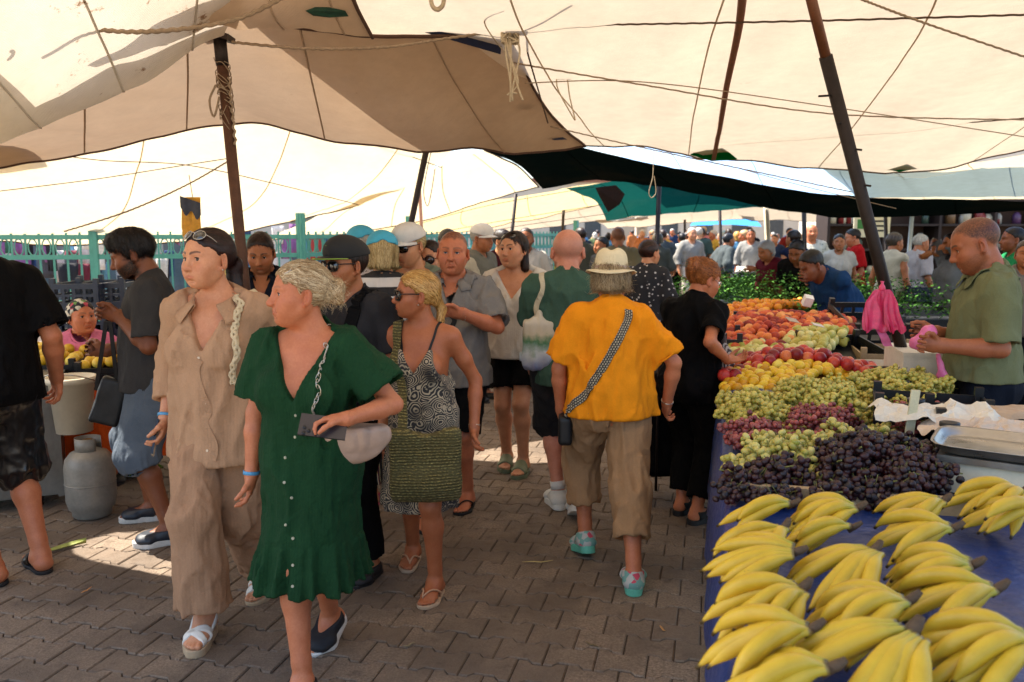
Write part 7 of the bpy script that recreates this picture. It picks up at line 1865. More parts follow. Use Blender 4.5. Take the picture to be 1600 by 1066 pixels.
def polo_man():
    S = Spot(712, 792, 172, 1.68)
    h = Human(1.68, 'm', .25, QF, head=(.10, .03, -.03), belly=.35, face=dict(w=1.03, jaw=1.05, fat=.45, age=1.1, nose=1.08, brow=.7, scalp=.9, baldtop=.1, lips=.5, beard=.10, open=.8),
              feetL=dict(p=S.g(731, 788, .015), h=-.1, z=.015), feetR=dict(p=S.g(668, 815, .015), h=.1, z=.015),
              handL=dict(p=S.p(722, 490, -.30), curl=.5, dir=S.d((-1, .1, .15)), palm=S.d((0, .8, -.5)), thumb=S.d((0, -.4, 1))), elbowL=S.d((1, .2, -.8)), handR=dict(p=S.p(640, 640, .0)))
    h.start(S.loc, S.rz, 'red faced man in a grey polo shirt with his hand raised to his chest'); h.mk_body(skin('skin_polo', '#be7450', brow='#4a3022', stubble='#33231a')); h.mk_eyes('#5d6f7c', (-.05, 0))
    gp = fabric('grey_pique', '#7d7872', .07, .9, 1500, .1, .4); top(h, 'polo_shirt', gp, sleeve=.86, loose=.022, hem=-.14, neck=('collar', .10, .045), fold=.008, flare=.02, sl=.028, seed=18)
    collar(h, gp, w=.05, open_=.55, spread=.03, stand=.022); placket(h, h.topF, .012, .36, .25, mat('dark_placket', '#201f22', .8))
    # three slanted bars on the chest
    lg = MB(); bk = mat('logo_black', '#101012', .7, bump=0)
    for i, hh in enumerate((.011, .019, .027)):
        q = h.topF.push([h.c(-.085 - .013 * i, .3, .305)], .0025, 8)[0]; lg.box(q + h.Rc @ np.array([0, 0, hh / 2 - .01]), (.009, .002, hh), h.Rc @ rotm(ry=-.5))
    lg.build('chest_logo', bk, h.root)
    bottom(h, 'shorts', fabric('black_shorts', '#09090b', .15), hem=.95, thigh=.03, knee=.045, fold=.006, seed=19); sandal(h, 'flop', FR_BLK, mat('dark_flop', '#1c1918', .8), .015); wristband(h, -1, GOLD, .95, .008, .034)
polo_man()
def white_woman():
    S = Spot(806, 732, 168, 1.68)
    h = Human(1.68, 'f', .4, QF, head=(-.40, .0, .05), bust=1.1, belly=.2, face=dict(w=1.03, fat=.6, brow=.9, lips=.9, mouth=.5),
              feetR=dict(p=S.g(792, 724, .025), h=.1, z=.025), feetL=dict(p=S.g(818, 734, .025), h=-.1, z=.025), handR=dict(p=S.p(786, 590, -.02), curl=.5))
    h.start(S.loc, S.rz, 'dark haired woman in a white V neck top and black shorts'); h.mk_body(SK_FAIR); h.mk_eyes('#2c1c12')
    mk_hair(h, 'long', H_DBR, 14, .9, down=-.13, n=1500, relief=.0015); wt = fabric('white_crepe', '#cfc6b8', .05, .85, 1200, .2, .35)
    top(h, 'blouse', wt, sleeve=.62, loose=.024, hem=-.10, neck=('v', .12, .09), fold=.006, flare=.03, sl=.04, seed=21); bottom(h, 'shorts', fabric('black_shorts', '#09090b', .15), hem=.72, thigh=.02, knee=.03, fold=.005, seed=22)
    sandal(h, 'slide', mat('sage_rubber', '#6d7558', .6, .1), mat('sage_rubber2', '#666e52', .6, .1), .025); glasses(h, LENS, FR_BLK, 1.0, pos=(0, -.04, .085), tilt=.8)
    c = h.c(-.20, .04, .10); tote(S, h, 'cream canvas bag on the white blouse woman shoulder', c, [c + np.array([0, .04, 0]), h.c(-.15, .10, .33), h.c(-.14, .02, .48), h.c(-.15, -.08, .38), c + np.array([0, -.04, 0])], mat('cream_canvas', '#b8a688', .85), None, (.05, .13, .16), .03, h.topF)
white_woman()
def grey_tee_man():
    S = Spot(258, 828, 108, 1.70)
    h = Human(1.70, 'm', .4, QF, lean=.05, hunch=.12, head=(.0, .38, .0), belly=.55, face=dict(w=1.0, beard=1., brow=1., nose=1.15, fat=.3),
              feetR=dict(p=S.g(240, 806, .022), h=-.1, z=.022), feetL=dict(p=S.g(266, 842, .022), h=.1, z=.022),
              handL=dict(p=S.p(186, 494, -.16), curl=1.0, dir=S.d((-.9, 0, .25)), palm=S.d((0, .9, -.3)), thumb=S.d((-.3, 0, 1))), elbowL=S.d((1, -.4, -.7)), handR=dict(p=S.p(166, 548, .05), curl=1.0, dir=S.d((-.8, -.3, .1)), palm=S.d((0, -.9, 0)), thumb=S.d((-.2, 0, 1))), elbowR=S.d((.8, .4, -.8)))
    h.start(S.loc, S.rz, 'bearded man in a dark grey T-shirt looking down at the straps he holds'); h.mk_body(SK_DARK); h.mk_eyes('#1c120c', (0, .3))
    mk_hair(h, 'short', H_BLACK, 15, 1.3, top=1.5, n=2600, relief=.006, wave=.4, lift=.02, nape=-.04)
    top(h, 'tshirt', fabric('charcoal_jersey', '#3a3837', .1, .9), sleeve=.82, loose=.016, hem=-.10, neck=('crew', 0), fold=.005, flare=.01, sl=.024, seed=24)
    bottom(h, 'shorts', fabric('slate_shorts', '#59626c', .08, .85), hem=1.16, thigh=.03, knee=.05, ankle=.05, fold=.006, seed=25); sandal(h, 'clog', mat('navy_clog', '#1b222c', .5, .15, 20), mat('white_clog_sole', '#c9c5bc', .6), .022)
    q = h.topF.push([h.c(-.0, .3, .33)], .003, 8)[0]; pm = NT('shirt_print'); br = pm.n('TexBrick', Vector=pm.coord(), Scale=22.); br.inputs['Color1'].default_value = (.45, .43, .40, 1); br.inputs['Color2'].default_value = (.06, .06, .06, 1); br.inputs['Mortar'].default_value = (.5, .48, .45, 1); pm.set('Base Color', br.outputs['Color']); pm.set('Roughness', .8)
    G = [];
    for x in np.linspace(-.055, .055, 9): G.append(h.topF.push([h.c(x, .25, z) for z in np.linspace(.27, .37, 9)], .003, 8))
    MB().grid(np.array(G)).build('chest_print', pm.m, h.root, True)
    # black bag hanging on two long straps
    bag = empty('strap_bag', S.loc, S.rz, 'small black bag hanging on long straps from the bearded man hands', 'bag'); k = h.k; bm = mat('black_nylon_bag', '#0d0d0f', .55, .3, 30)
    c = np.array(S.p(172, 628, -.1)) * k; F = Field(); F.box(c, (.035, .075, .13), rotm(rx=.35, rz=-S.rz * 0), .02); F.disp = lambda x, y, z: .005 * vnoise(x * 20, y * 20, z * 12); V, Q = F.mesh(.008); link('bag_body', mesh_np('bag_body', V, Q, True, bm), None, bag)
    for (a, b) in (((172, 502), (183, 600)), ((166, 502), (150, 610))): band('bag_strap', [np.array(S.p(*a, -.16)) * k, np.array(S.p((a[0] + b[0]) / 2, (a[1] + b[1]) / 2, -.14)) * k, np.array(S.p(*b, -.1)) * k], .022, .004, bm, bag, None, n=20, normal=S.d((0, -1, 0)))
grey_tee_man()
def black_man():
    S = Spot(10, 900, 62, 1.80)
    h = Human(1.80, 'm', .5, QF, lean=.03, head=(.1, .15, 0), belly=.3, face=dict(scalp=.9, beard=.4),
              feetR=dict(p=S.g(66, 888, .015), h=-.3, z=.015), feetL=dict(p=S.g(-8, 908, .015), h=.1, z=.015), handR=dict(p=S.p(88, 590, .28), curl=.6), elbowR=S.d((1, -.6, -.6)), handL=dict(p=S.p(-60, 600, .1)))
    h.start(S.loc, S.rz, 'man in a black T-shirt and black satin shorts at the left edge, seen from behind'); h.mk_body(SK_RED)
    top(h, 'tshirt', fabric('black_tee', '#060506', .2, .75, 900, .15, .3), sleeve=.85, loose=.022, hem=-.10, neck=('crew', 0), fold=.006, flare=.02, sl=.034, seed=27)
    sat = mat('black_satin', '#0a0a0c', .36, .2, 8, 40, .3, .006, spec=.6); bottom(h, 'shorts', sat, hem=1.06, thigh=.03, knee=.055, ankle=.05, fold=.010, seed=28); sandal(h, 'slide', FR_BLK, mat('dark_flop', '#1c1918', .8), .015)
black_man()
def vendor():
    S = Spot(1545, 800, 72, 1.76); S.loc = np.array([at(1545, 500, 4.15)[0], 4.15, 0])
    h = Human(1.76, 'm', .15, QF, lean=.05, hunch=.08, head=(.05, .42, .0), belly=.55, face=dict(w=1.0, scalp=.85, baldtop=.15, beard=.35, brow=.9, nose=1.1, fat=.4),
              handL=dict(p=S.p(1470, 540, -.16), curl=.75, dir=S.d((-.9, .1, .1)), palm=S.d((0, .8, -.3)), thumb=S.d((-.3, 0, 1))), elbowL=S.d((1, -.5, -.8)), handR=dict(p=S.p(1462, 520, .12), curl=.75, dir=S.d((-.9, -.3, 0)), palm=S.d((0, -.9, -.2)), thumb=S.d((-.3, 0, 1))), elbowR=S.d((1, .5, -.8)))
    h.start(S.loc, S.rz, 'vendor in an olive polo shirt and dark jeans handling a pink bag'); h.mk_body(skin('skin_vendor', '#a0613f', brow='#140d0a', stubble='#1d1410'), False); h.mk_eyes('#1c120c', (0, .3))
    ol = fabric('olive_pique', '#6e7150', .08, .9, 1500, .1, .35); top(h, 'polo_shirt', ol, sleeve=.88, loose=.018, hem=-.015, neck=('collar', .06, .04), fold=.008, flare=.01, sl=.026, seed=31); collar(h, ol, w=.045, open_=.5, spread=.02, stand=.024)
    bottom(h, 'jeans', fabric('dark_denim', '#141a26', .15, .8), hem=1.95, thigh=.018, knee=.02, ankle=.03, seed=32, waist=.04); sandal(h, 'trainer', FR_BLK, FR_BLK, .025)
    F = Field(); c = np.array(S.p(1452, 518, -.05)) * h.k; F.ell(c, (.03, .04, .035), None); F.cap(c, c + np.array([.0, .05, -.06]), .02, .035, k=.02); F.cap(np.array(S.p(1466, 556, -.1)) * h.k, np.array(S.p(1476, 596, -.1)) * h.k, .012, .028, k=.02); F.disp = lambda x, y, z: .008 * vnoise(x * 40, y * 40, z * 30)
    V, Q = F.mesh(.007); o = link('carrier_bag', mesh_np('carrier_bag', V, Q, True, mat('pink_light', '#dd6fa0', .4, .2, 14)), None, None, S.loc, (0, 0, S.rz)); tag(o, 'crumpled pink plastic bag in the vendor hands', 'bag')
vendor()
# ---- people a little further back
def simple(label, px, Y, deg, H, sex, fat, sk, q=QM, hair=None, hm=None, hairkw=None, topk=None, topm=None, botk=None, botm=None, shoes=None, face=None, head=(0, 0, 0), group=None, eyes=None, **kw):
    x = at(px, 362, Y)[0]; S = Spot(800, 800, deg, H); S.loc = np.array([x, Y, 0.])
    for kk in ('handL', 'handR'):
        v = kw.get(kk)
        if v and 'px' in v: v = dict(v); q3 = v.pop('px'); v['p'] = S.p(*q3); kw[kk] = v
    h = Human(H, sex, fat, q, head=head, face=face or {}, **kw); h.start(S.loc, S.rz, label, 'person', group); h.mk_body(sk, False)
    if eyes: h.mk_eyes(eyes)
    if hair: mk_hair(h, hair, hm, abs(hash(label)) % 1000 if False else len(label), **(hairkw or {}))
    if topm is not None: top(h, 'shirt', topm, **dict(dict(sleeve=.7, loose=.02, hem=-.1, fold=.008, sl=.026, seed=len(label)), **(topk or {})))
    if botm is not None: bottom(h, 'trousers', botm, **dict(dict(hem=1.9, thigh=.02, knee=.025, ankle=.03, seed=len(label) + 1), **(botk or {})))
    if shoes is not None: sandal(h, 'clog', shoes, shoes, .02)
    return S, h
def mids():
    blk = fabric('black_cotton', '#080707', .2); den = fabric('dark_denim', '#141a26', .15, .8); shoe = mat('dark_shoe', '#171412', .6, .2, 20); tan = fabric('tan_cotton', '#8f7a5c', .1)
    # boy with cap
    S, h = simple('boy in a black cap and dark sunglasses with a black backpack strap', 545, 3.95, 148, 1.64, 'm', -.3, SK_MID, QF, 'short', H_DBR, dict(thick=1.2, n=400), dict(hem=-.12), fabric('dark_grey_tee', '#2e2c2d', .1), dict(hem=1.9), blk, shoe, dict(w=.96, jaw=.88, nose=.95, lips=.9), (-.14, .0, 0), eyes='#2a1a10')
    cp = cap(h, mat('black_cap', '#0c0c0d', .75, .2, 20, 90), mat('black_brim', '#0d0d0e', .7, .2, 20), brim=.085, flat=True); glasses(h, LENS, FR_BLK, 1.05, thick=.0026, shape='square')
    gm = mat('neon_green', '#8fae3a', .6); T = h.h
    for i in range(6): MB().box(T(-.045 + .018 * i, .098 - .5 * (.045 - .018 * i) ** 2 * 18, .078 + (i % 2) * .003), (.012, .004, .014), h.Rh @ rotm(rz=(2.5 - i) * .22)).build('cap_lettering', gm, cp)
    MB().tube(spline([T(math.sin(u * 1.25) * .086, math.cos(u * 1.5) ** .8 * .085 + math.cos(u * 1.25) * .095 - .008 if abs(u) < .99 else .02, .030 - .001) for u in np.linspace(-.95, .95, 13)], 40), .002, 5).build('brim_piping', gm, cp, True)
    bp = empty('backpack', S.loc, S.rz, 'black backpack worn by the boy in the cap', 'backpack'); F = Field(); F.box(h.c(0, -.19, .26), (.14, .07, .21), h.Rc, .05); V, Q = F.mesh(.012); bm = fabric('black_nylon', '#0c0b0c', .2); link('pack', mesh_np('pack', V, Q, True, bm), None, bp)
    for sd in (-1, 1): band('pack_strap', [h.c(sd * .10, -.12, .42), h.c(sd * .105, -.02, .49), h.c(sd * .105, .08, .42), h.c(sd * .10, .12, .25), h.p(sd * .14, .02, .08)], .06, .010, bm, bp, h.topF, .008, 40)
    # man in navy shirt by the pole
    S, h = simple('man in a navy shirt looking down, behind the rusty pole', 408, 5.5, 188, 1.68, 'm', .2, SK_MID, QM, 'short', H_DBR, dict(thick=1.2, n=1600, nape=-.05, wave=.3, lift=.01, line=.006), dict(sleeve=.9, neck=('collar', .12, .05)), fabric('navy_cotton', '#121722', .12), dict(), den, shoe, dict(beard=.45, brow=1.), (.0, .42, 0), eyes='#1c120c'); collar(h, _MATS['navy_cotton'], w=.05, open_=.6)
    # couple with blue caps
    tx = NT('text_tee'); br = tx.n('TexBrick', Vector=tx.coord((1, 1, 1)), Scale=9.); vo = tx.n('TexVoronoi', Vector=tx.coord((2.2, 2.2, 1)), Scale=60.); z = tx.n('SeparateXYZ', Vector=tx.coord()).outputs[2]
    ln = tx.maprange(tx.math('SINE', tx.math('MULTIPLY', z, 190.)), .2, .4, 0, 1); f = tx.math('MULTIPLY', ln, tx.maprange(vo.outputs['Distance'], .42, .36, 0, 1)); f = tx.math('MULTIPLY', f, tx.maprange(tx.noise(tx.coord(), 13, 1), .45, .5, 0, 1)); tx.set('Base Color', tx.mix(f, (.62, .57, .56), (.06, .06, .06))); tx.set('Roughness', .85)
    S, h = simple('older man in a blue cap and white lettered T-shirt, seen from behind', 567, 5.4, 25, 1.70, 'm', .2, SK_RED, QM, 'short', H_WHT, dict(thick=.7, n=300), dict(sleeve=.85), tx.m, dict(hem=1.0, knee=.045), tan, shoe, None, (.1, .1, 0))
    cb = mat('cyan_cap', '#3fa6c4', .7, .1, 20, 90, .3); cap(h, cb, cb, back_gap=True)
    st = NT('bw_stripes'); z = st.n('SeparateXYZ', Vector=st.coord()).outputs[2]; f = st.maprange(st.math('SINE', st.math('MULTIPLY', z, 58.)), -.1, .1, 0, 1); st.set('Base Color', st.mix(f, (.60, .56, .52), (.012, .011, .012))); st.set('Roughness', .8); st.bump(st.noise(st.coord(), 60, 2), .2, .003)
    lg = NT('colour_leggings'); w = lg.n('TexWave', Vector=lg.coord(), Scale=9., Distortion=3.); lg.set('Base Color', lg.ramp(w.outputs['Fac'], [(.15, (.02, .02, .02)), (.4, (.62, .6, .55)), (.55, (.42, .50, .05)), (.7, (.45, .05, .15)), (.85, (.03, .03, .03))], 'CONSTANT')); lg.set('Roughness', .8)
    S, h = simple('blonde woman in a blue cap and black and white striped sleeveless top, seen from behind', 597, 5.0, 14, 1.67, 'f', .35, SK_PALE, QF, 'bob', H_STR, dict(thick=1.3, down=-.085, n=1200, relief=.003), dict(sleeve=.06, neck=('crew', 0), sl=.01, loose=.012), st.m, dict(hem=1.9), lg.m, mat('pink_shoe', '#c2526e', .6), None, (-.05, .12, 0)); cap(h, cb, cb, back_gap=True)
    S, h = simple('woman in a white cap and dark shield sunglasses looking down left', 646, 5.2, 152, 1.72, 'f', .05, SK_PALE, QF, 'ponytail', H_STR, dict(tail=[(0, -.13, -.05), (-.02, -.115, -.14)], tailr=[.016, .022, .012], tie=(-.108, -.01), n=700), dict(sleeve=.3, neck=('v', .10, .09)), fabric('sage_top', '#7d8672', .1), dict(), den, shoe, dict(lips=.9), (-.1, .18, .05), eyes='#4a4a3a')
    wc = mat('white_cap', '#d3cdc4', .7, .08, 20, 90, .3); cap(h, wc, wc); glasses(h, LENS, FR_TOR, 1.18, shape='sport', thick=.002)
    bg = empty('shoulder_bag', S.loc, S.rz, 'dark strap bag across the white capped woman', 'bag'); band('bag_strap', [h.c(-.12, -.05, .46), h.c(-.09, .06, .45), h.c(-.02, .14, .32), h.c(.08, .15, .15), h.p(.16, .10, .0)], .03, .005, mat('olive_strap', '#3b3a2a', .8), bg, h.topF, .005, 40); F = Field(); F.box(h.p(.2, .05, -.08), (.04, .10, .08), h.Rp, .02); V, Q = F.mesh(.012); link('bag_body', mesh_np('bag_body', V, Q, True, mat('olive_strap', '#3b3a2a', .8)), None, bg)
    S, h = simple('dark haired woman in large tortoise sunglasses behind the polo man', 672, 5.35, 174, 1.62, 'f', .4, SK_FAIR, QF, 'tied', H_BRUN, dict(thick=1.1, n=700), dict(neck=('v', .1, .08)), fabric('rose_top', '#8a6a62', .1), dict(), den, shoe, dict(fat=.4, lips=.8), (-.12, .0, 0), eyes='#2c1c12'); glasses(h, mat('brown_sun_lens', '#2a0e0c', .08, .1, bump=0, coat=1.), FR_TOR, 1.2, thick=.003)
    # lane, walking away
    dt = NT('dotted_black'); vo = dt.n('TexVoronoi', Vector=dt.coord(), Scale=26.); dt.set('Base Color', dt.mix(dt.maprange(vo.outputs['Distance'], .22, .26, 1, 0), (.010, .010, .014), (.55, .52, .52))); dt.set('Roughness', .8)
    S, h = simple('brown haired woman in a black blouse with small white flowers, seen from behind', 1012, 7.6, -22, 1.60, 'f', .35, SK_FAIR, QM, 'tied', hairm('hair_chestnut', '#2c1710', '#553024'), dict(thick=1.4, n=900), dict(sleeve=.85, sl=.03), dt.m, dict(), blk, shoe, None, (-.45, .1, 0))
    kh = fabric('khaki_shirt', '#7d7154', .1); S, h = simple('man in a khaki shirt with a crossed strap, seen from behind', 966, 10.6, 2, 1.74, 'm', .4, SK_MID, QM, None, None, None, dict(sleeve=.85, sl=.03), kh, dict(), den, shoe, dict(scalp=.8, baldtop=.2)); bg = empty('strap_bag', S.loc, S.rz, 'small bag on a strap across the khaki shirt', 'bag'); band('bag_strap', [h.c(.12, -.05, .46), h.c(.05, -.15, .38), h.c(-.1, -.17, .15), h.p(-.2, -.05, .02)], .03, .005, kh, bg, h.topF, .006, 30); F = Field(); F.box(h.p(-.22, .03, -.05), (.04, .09, .07), h.Rp, .02); V, Q = F.mesh(.014); link('bag_body', mesh_np('bag_body', V, Q, True, kh), None, bg)
    ft = NT('floral_shirt'); vo = ft.n('TexVoronoi', Vector=ft.coord(), Scale=22.); ft.set('Base Color', ft.mix(ft.maprange(vo.outputs['Distance'], .2, .4, 0, .7), (.20, .20, .17), (.58, .55, .48))); ft.set('Roughness', .8)
    simple('person in a slate shirt with a dark strap walking away down the lane', 1036, 17.5, 3, 1.72, 'm', .3, SK_MID, QL, 'short', H_DBR, dict(thick=1.2), dict(sleeve=.9), fabric('slate_shirt', '#3f474c', .1), dict(), blk, shoe)
    simple('woman in a pale patterned shirt and black trousers walking away down the lane', 1066, 18.5, -3, 1.64, 'f', .3, SK_MID, QL, 'tied', H_BLACK, dict(thick=1.6), dict(sleeve=1.3), ft.m, dict(), blk, shoe)
    simple('person with a leopard print headscarf down the lane', 1028, 14.5, 8, 1.66, 'f', .2, SK_MID, QL, 'bob', hairm('scarf_print', '#1c1a18', '#a89878'), dict(thick=1.6, down=-.06), dict(sleeve=1.2), fabric('grey_cardigan', '#54544e', .1), dict(), blk, shoe)
    simple('person in a dark red striped shirt down the lane', 1080, 21, 10, 1.78, 'm', .4, SK_MID, QL, 'short', H_DBR, dict(), dict(sleeve=.85), fabric('red_striped', '#5e1a1c', .2), dict(), den, shoe)
    simple('man with a flat cap leaning at the vegetable stall down the lane', 1127, 15.5, -70, 1.66, 'm', .4, SK_MID, QL, 'short', hairm('flat_cap', '#16161a', '#2a2a30'), dict(thick=2.2), dict(sleeve=1.6), fabric('grey_vest', '#4a5152', .1), dict(), blk, shoe, lean=.3)
    # behind the polo man and white blouse woman
    S, h = simple('man in a white cap and grey jacket behind the polo man', 748, 8.2, -120, 1.74, 'm', .4, SK_MID, QM, 'short', H_WHT, dict(thick=.8, n=400), dict(sleeve=1.8, sl=.03), fabric('grey_jacket', '#6d6a5e', .1), dict(), den, shoe, None, (0, .1, 0)); cap(h, wc, wc)
    simple('brown haired woman in a maroon top behind the white blouse woman', 782, 9.0, -150, 1.70, 'f', .2, SK_PALE, QM, 'clip', H_DBR, dict(thick=1.6, n=400), dict(sleeve=1.2), fabric('maroon_top', '#3c1418', .12), dict(), den, shoe, None, (.4, .1, 0))
    simple('bearded man in a white shirt by the left vegetable heap', 822, 9.8, 175, 1.72, 'm', .2, SK_MID, QM, 'short', hairm('hair_grizzled', '#4a4038', '#7a6e62'), dict(thick=.8, n=200), dict(sleeve=.9), fabric('white_shirt2', '#c2b9aa', .06), dict(), den, shoe, dict(beard=.8, brow=.9))
    simple('man with short dark hair in a cream shirt, seen from behind', 700, 7.6, 20, 1.70, 'm', .2, SK_MID, QM, 'short', H_DBR, dict(thick=1.0, n=300), dict(sleeve=.9), fabric('cream_shirt', '#b0a48c', .08), dict(), den, shoe)
    simple('vendor in black sitting by the left fruit heap', 942, 11.5, 120, 1.60, 'm', .3, SK_MID, QL, 'short', H_BLACK, dict(thick=1.4), dict(sleeve=.9), blk, dict(), blk, shoe)
    simple('man in a dark shirt beyond the bald man', 908, 13.5, 30, 1.74, 'm', .2, SK_MID, QL, 'short', H_DBR, dict(), dict(sleeve=.9), fabric('grey_brown', '#57503f', .1), dict(), den, shoe)
    # right hand stalls
    S, h = simple('man in a blue T-shirt bending over the vegetables', 1312, 7.4, 108, 1.68, 'm', .4, SK_DARK, QM, 'short', H_BLACK, dict(thick=1.8, n=500), dict(sleeve=.85), fabric('royal_blue', '#16365c', .12), dict(), den, shoe, None, (0, .5, 0), lean=.75, hunch=.2, handL=dict(px=(1268, 432, -.1)), handR=dict(px=(1262, 436, .2)), pelvis=(0, -.12, 0))
    simple('woman in a white vest with grey curly hair beyond the leaning pole', 1396, 10.8, -58, 1.66, 'f', .5, SK_MID, QM, 'short', hairm('hair_greybrown', '#4a3c30', '#7a6a58'), dict(thick=2.2, n=400), dict(sleeve=.08, sl=.01), fabric('white_vest', '#b9b29c', .06), dict(hem=1.5, knee=.03), fabric('beige_capri', '#9c8a68', .1), shoe, None, (-.3, .1, 0))
    simple('white haired man in a pale shirt carrying a red bag', 1437, 11.6, -75, 1.64, 'm', .3, SK_MID, QM, 'short', H_WHT, dict(thick=1.0, n=400), dict(sleeve=.9), fabric('pale_lilac', '#a39c9c', .06), dict(), fabric('charcoal_trousers', '#24211f', .1), shoe, None, (-.2, .1, 0))
    simple('man in a bright red T-shirt facing left at the far stall', 1337, 12.6, 80, 1.72, 'm', .3, SK_RED, QM, 'short', H_DBR, dict(thick=1.0, n=300), dict(sleeve=.85), fabric('red_tee', '#b3161a', .1), dict(hem=1.0, knee=.04), tan, shoe, None, (0, .2, 0))
    simple('woman in a white top beside the man in the red T-shirt', 1312, 12.2, 160, 1.64, 'f', .2, SK_MID, QM, 'tied', H_DBR, dict(thick=1.2, n=300), dict(sleeve=.5), fabric('white_top3', '#b7aea2', .06), dict(), den, shoe)
    simple('stall keeper in a maroon top and white headscarf', 1216, 10.2, 118, 1.60, 'f', .5, SK_MID, QM, 'bob', hairm('white_scarf', '#8f8a88', '#c4bdb8'), dict(thick=1.8, down=-.08, n=0), dict(sleeve=1.5, sl=.03), fabric('maroon_top2', '#571420', .12), dict(), blk, shoe, None, (0, .4, 0), lean=.3, handL=dict(px=(1178, 420, .1)))
    simple('woman in a dark blue sleeveless dress beyond the garlic', 1242, 12.0, 20, 1.70, 'f', .3, SK_MID, QM, 'tied', H_DBR, dict(thick=1.2, n=200), dict(sleeve=.05, sl=.01), fabric('navy_dress', '#161b33', .12), dict(hem=1.2), fabric('navy_dress', '#161b33', .12), shoe)
    simple('person in black bending behind the greens', 1262, 9.4, 140, 1.66, 'm', .3, SK_DARK, QM, 'short', H_BLACK, dict(thick=1.6, n=200), dict(sleeve=.8), blk, dict(), blk, shoe, None, (0, .5, 0), lean=.5)
    simple('bald man in a floral shirt beyond the greens', 1268, 14, 170, 1.80, 'm', .4, SK_RED, QL, None, None, None, dict(sleeve=.8), ft.m, dict(), den, shoe)
    simple('man in a green T-shirt at the right edge behind the vendor', 1588, 8.6, 80, 1.72, 'm', .3, SK_DARK, QM, 'short', H_BLACK, dict(thick=1.2, n=200), dict(sleeve=.8), fabric('kelly_green', '#1f7a4a', .1), dict(), den, shoe)
    simple('woman in a grey sleeveless top at the right edge behind the vendor', 1606, 7.2, 150, 1.60, 'f', .5, SK_MID, QM, 'short', hairm('hair_greybrown', '#4a3c30', '#7a6a58'), dict(thick=1.8, n=200), dict(sleeve=.05, sl=.01), fabric('grey_vest2', '#726a62', .08), dict(), den, shoe)
    simple('person in a grey dress with folded arms by the far counter', 1492, 9.6, 100, 1.66, 'f', .3, SK_MID, QM, 'tied', H_DBR, dict(thick=1.4, n=200), dict(sleeve=.9), fabric('grey_dress', '#6a6a6c', .08), dict(), fabric('grey_dress', '#6a6a6c', .08), shoe, handL=dict(px=(1452, 396, -.05)), handR=dict(px=(1458, 392, .1)))
    # seated woman at the left stall
    S, h = simple('seated woman in a pink top and black floral headscarf at the left stall', 116, 5.75, -148, 1.60, 'f', .6, SK_RED, QF, None, None, None, dict(sleeve=.75, sl=.04, loose=.025), mat('pink_lace', '#d0708e', .85, .2, 60, 200, .5), dict(), blk, shoe, dict(fat=.5, age=1.), (.35, -.05, 0), pelvis=(0, 0, -.42), feetL=dict(p=(-.1, .42)), feetR=dict(p=(.1, .42)), handR=dict(px=(92, 566, -.15)), eyes='#3a2a1c')
    fs = NT('floral_scarf'); vo = fs.n('TexVoronoi', Vector=fs.coord(), Scale=34.); fs.set('Base Color', fs.ramp(vo.outputs['Color'], [(.35, (.012, .012, .015)), (.55, (.55, .5, .4)), (.68, (.4, .05, .08)), (.8, (.10, .22, .06))], 'CONSTANT')); fs.set('Roughness', .8)
    mk_hair(h, 'bob', fs.m, 3, 1.5, down=-.05, n=0)
mids()
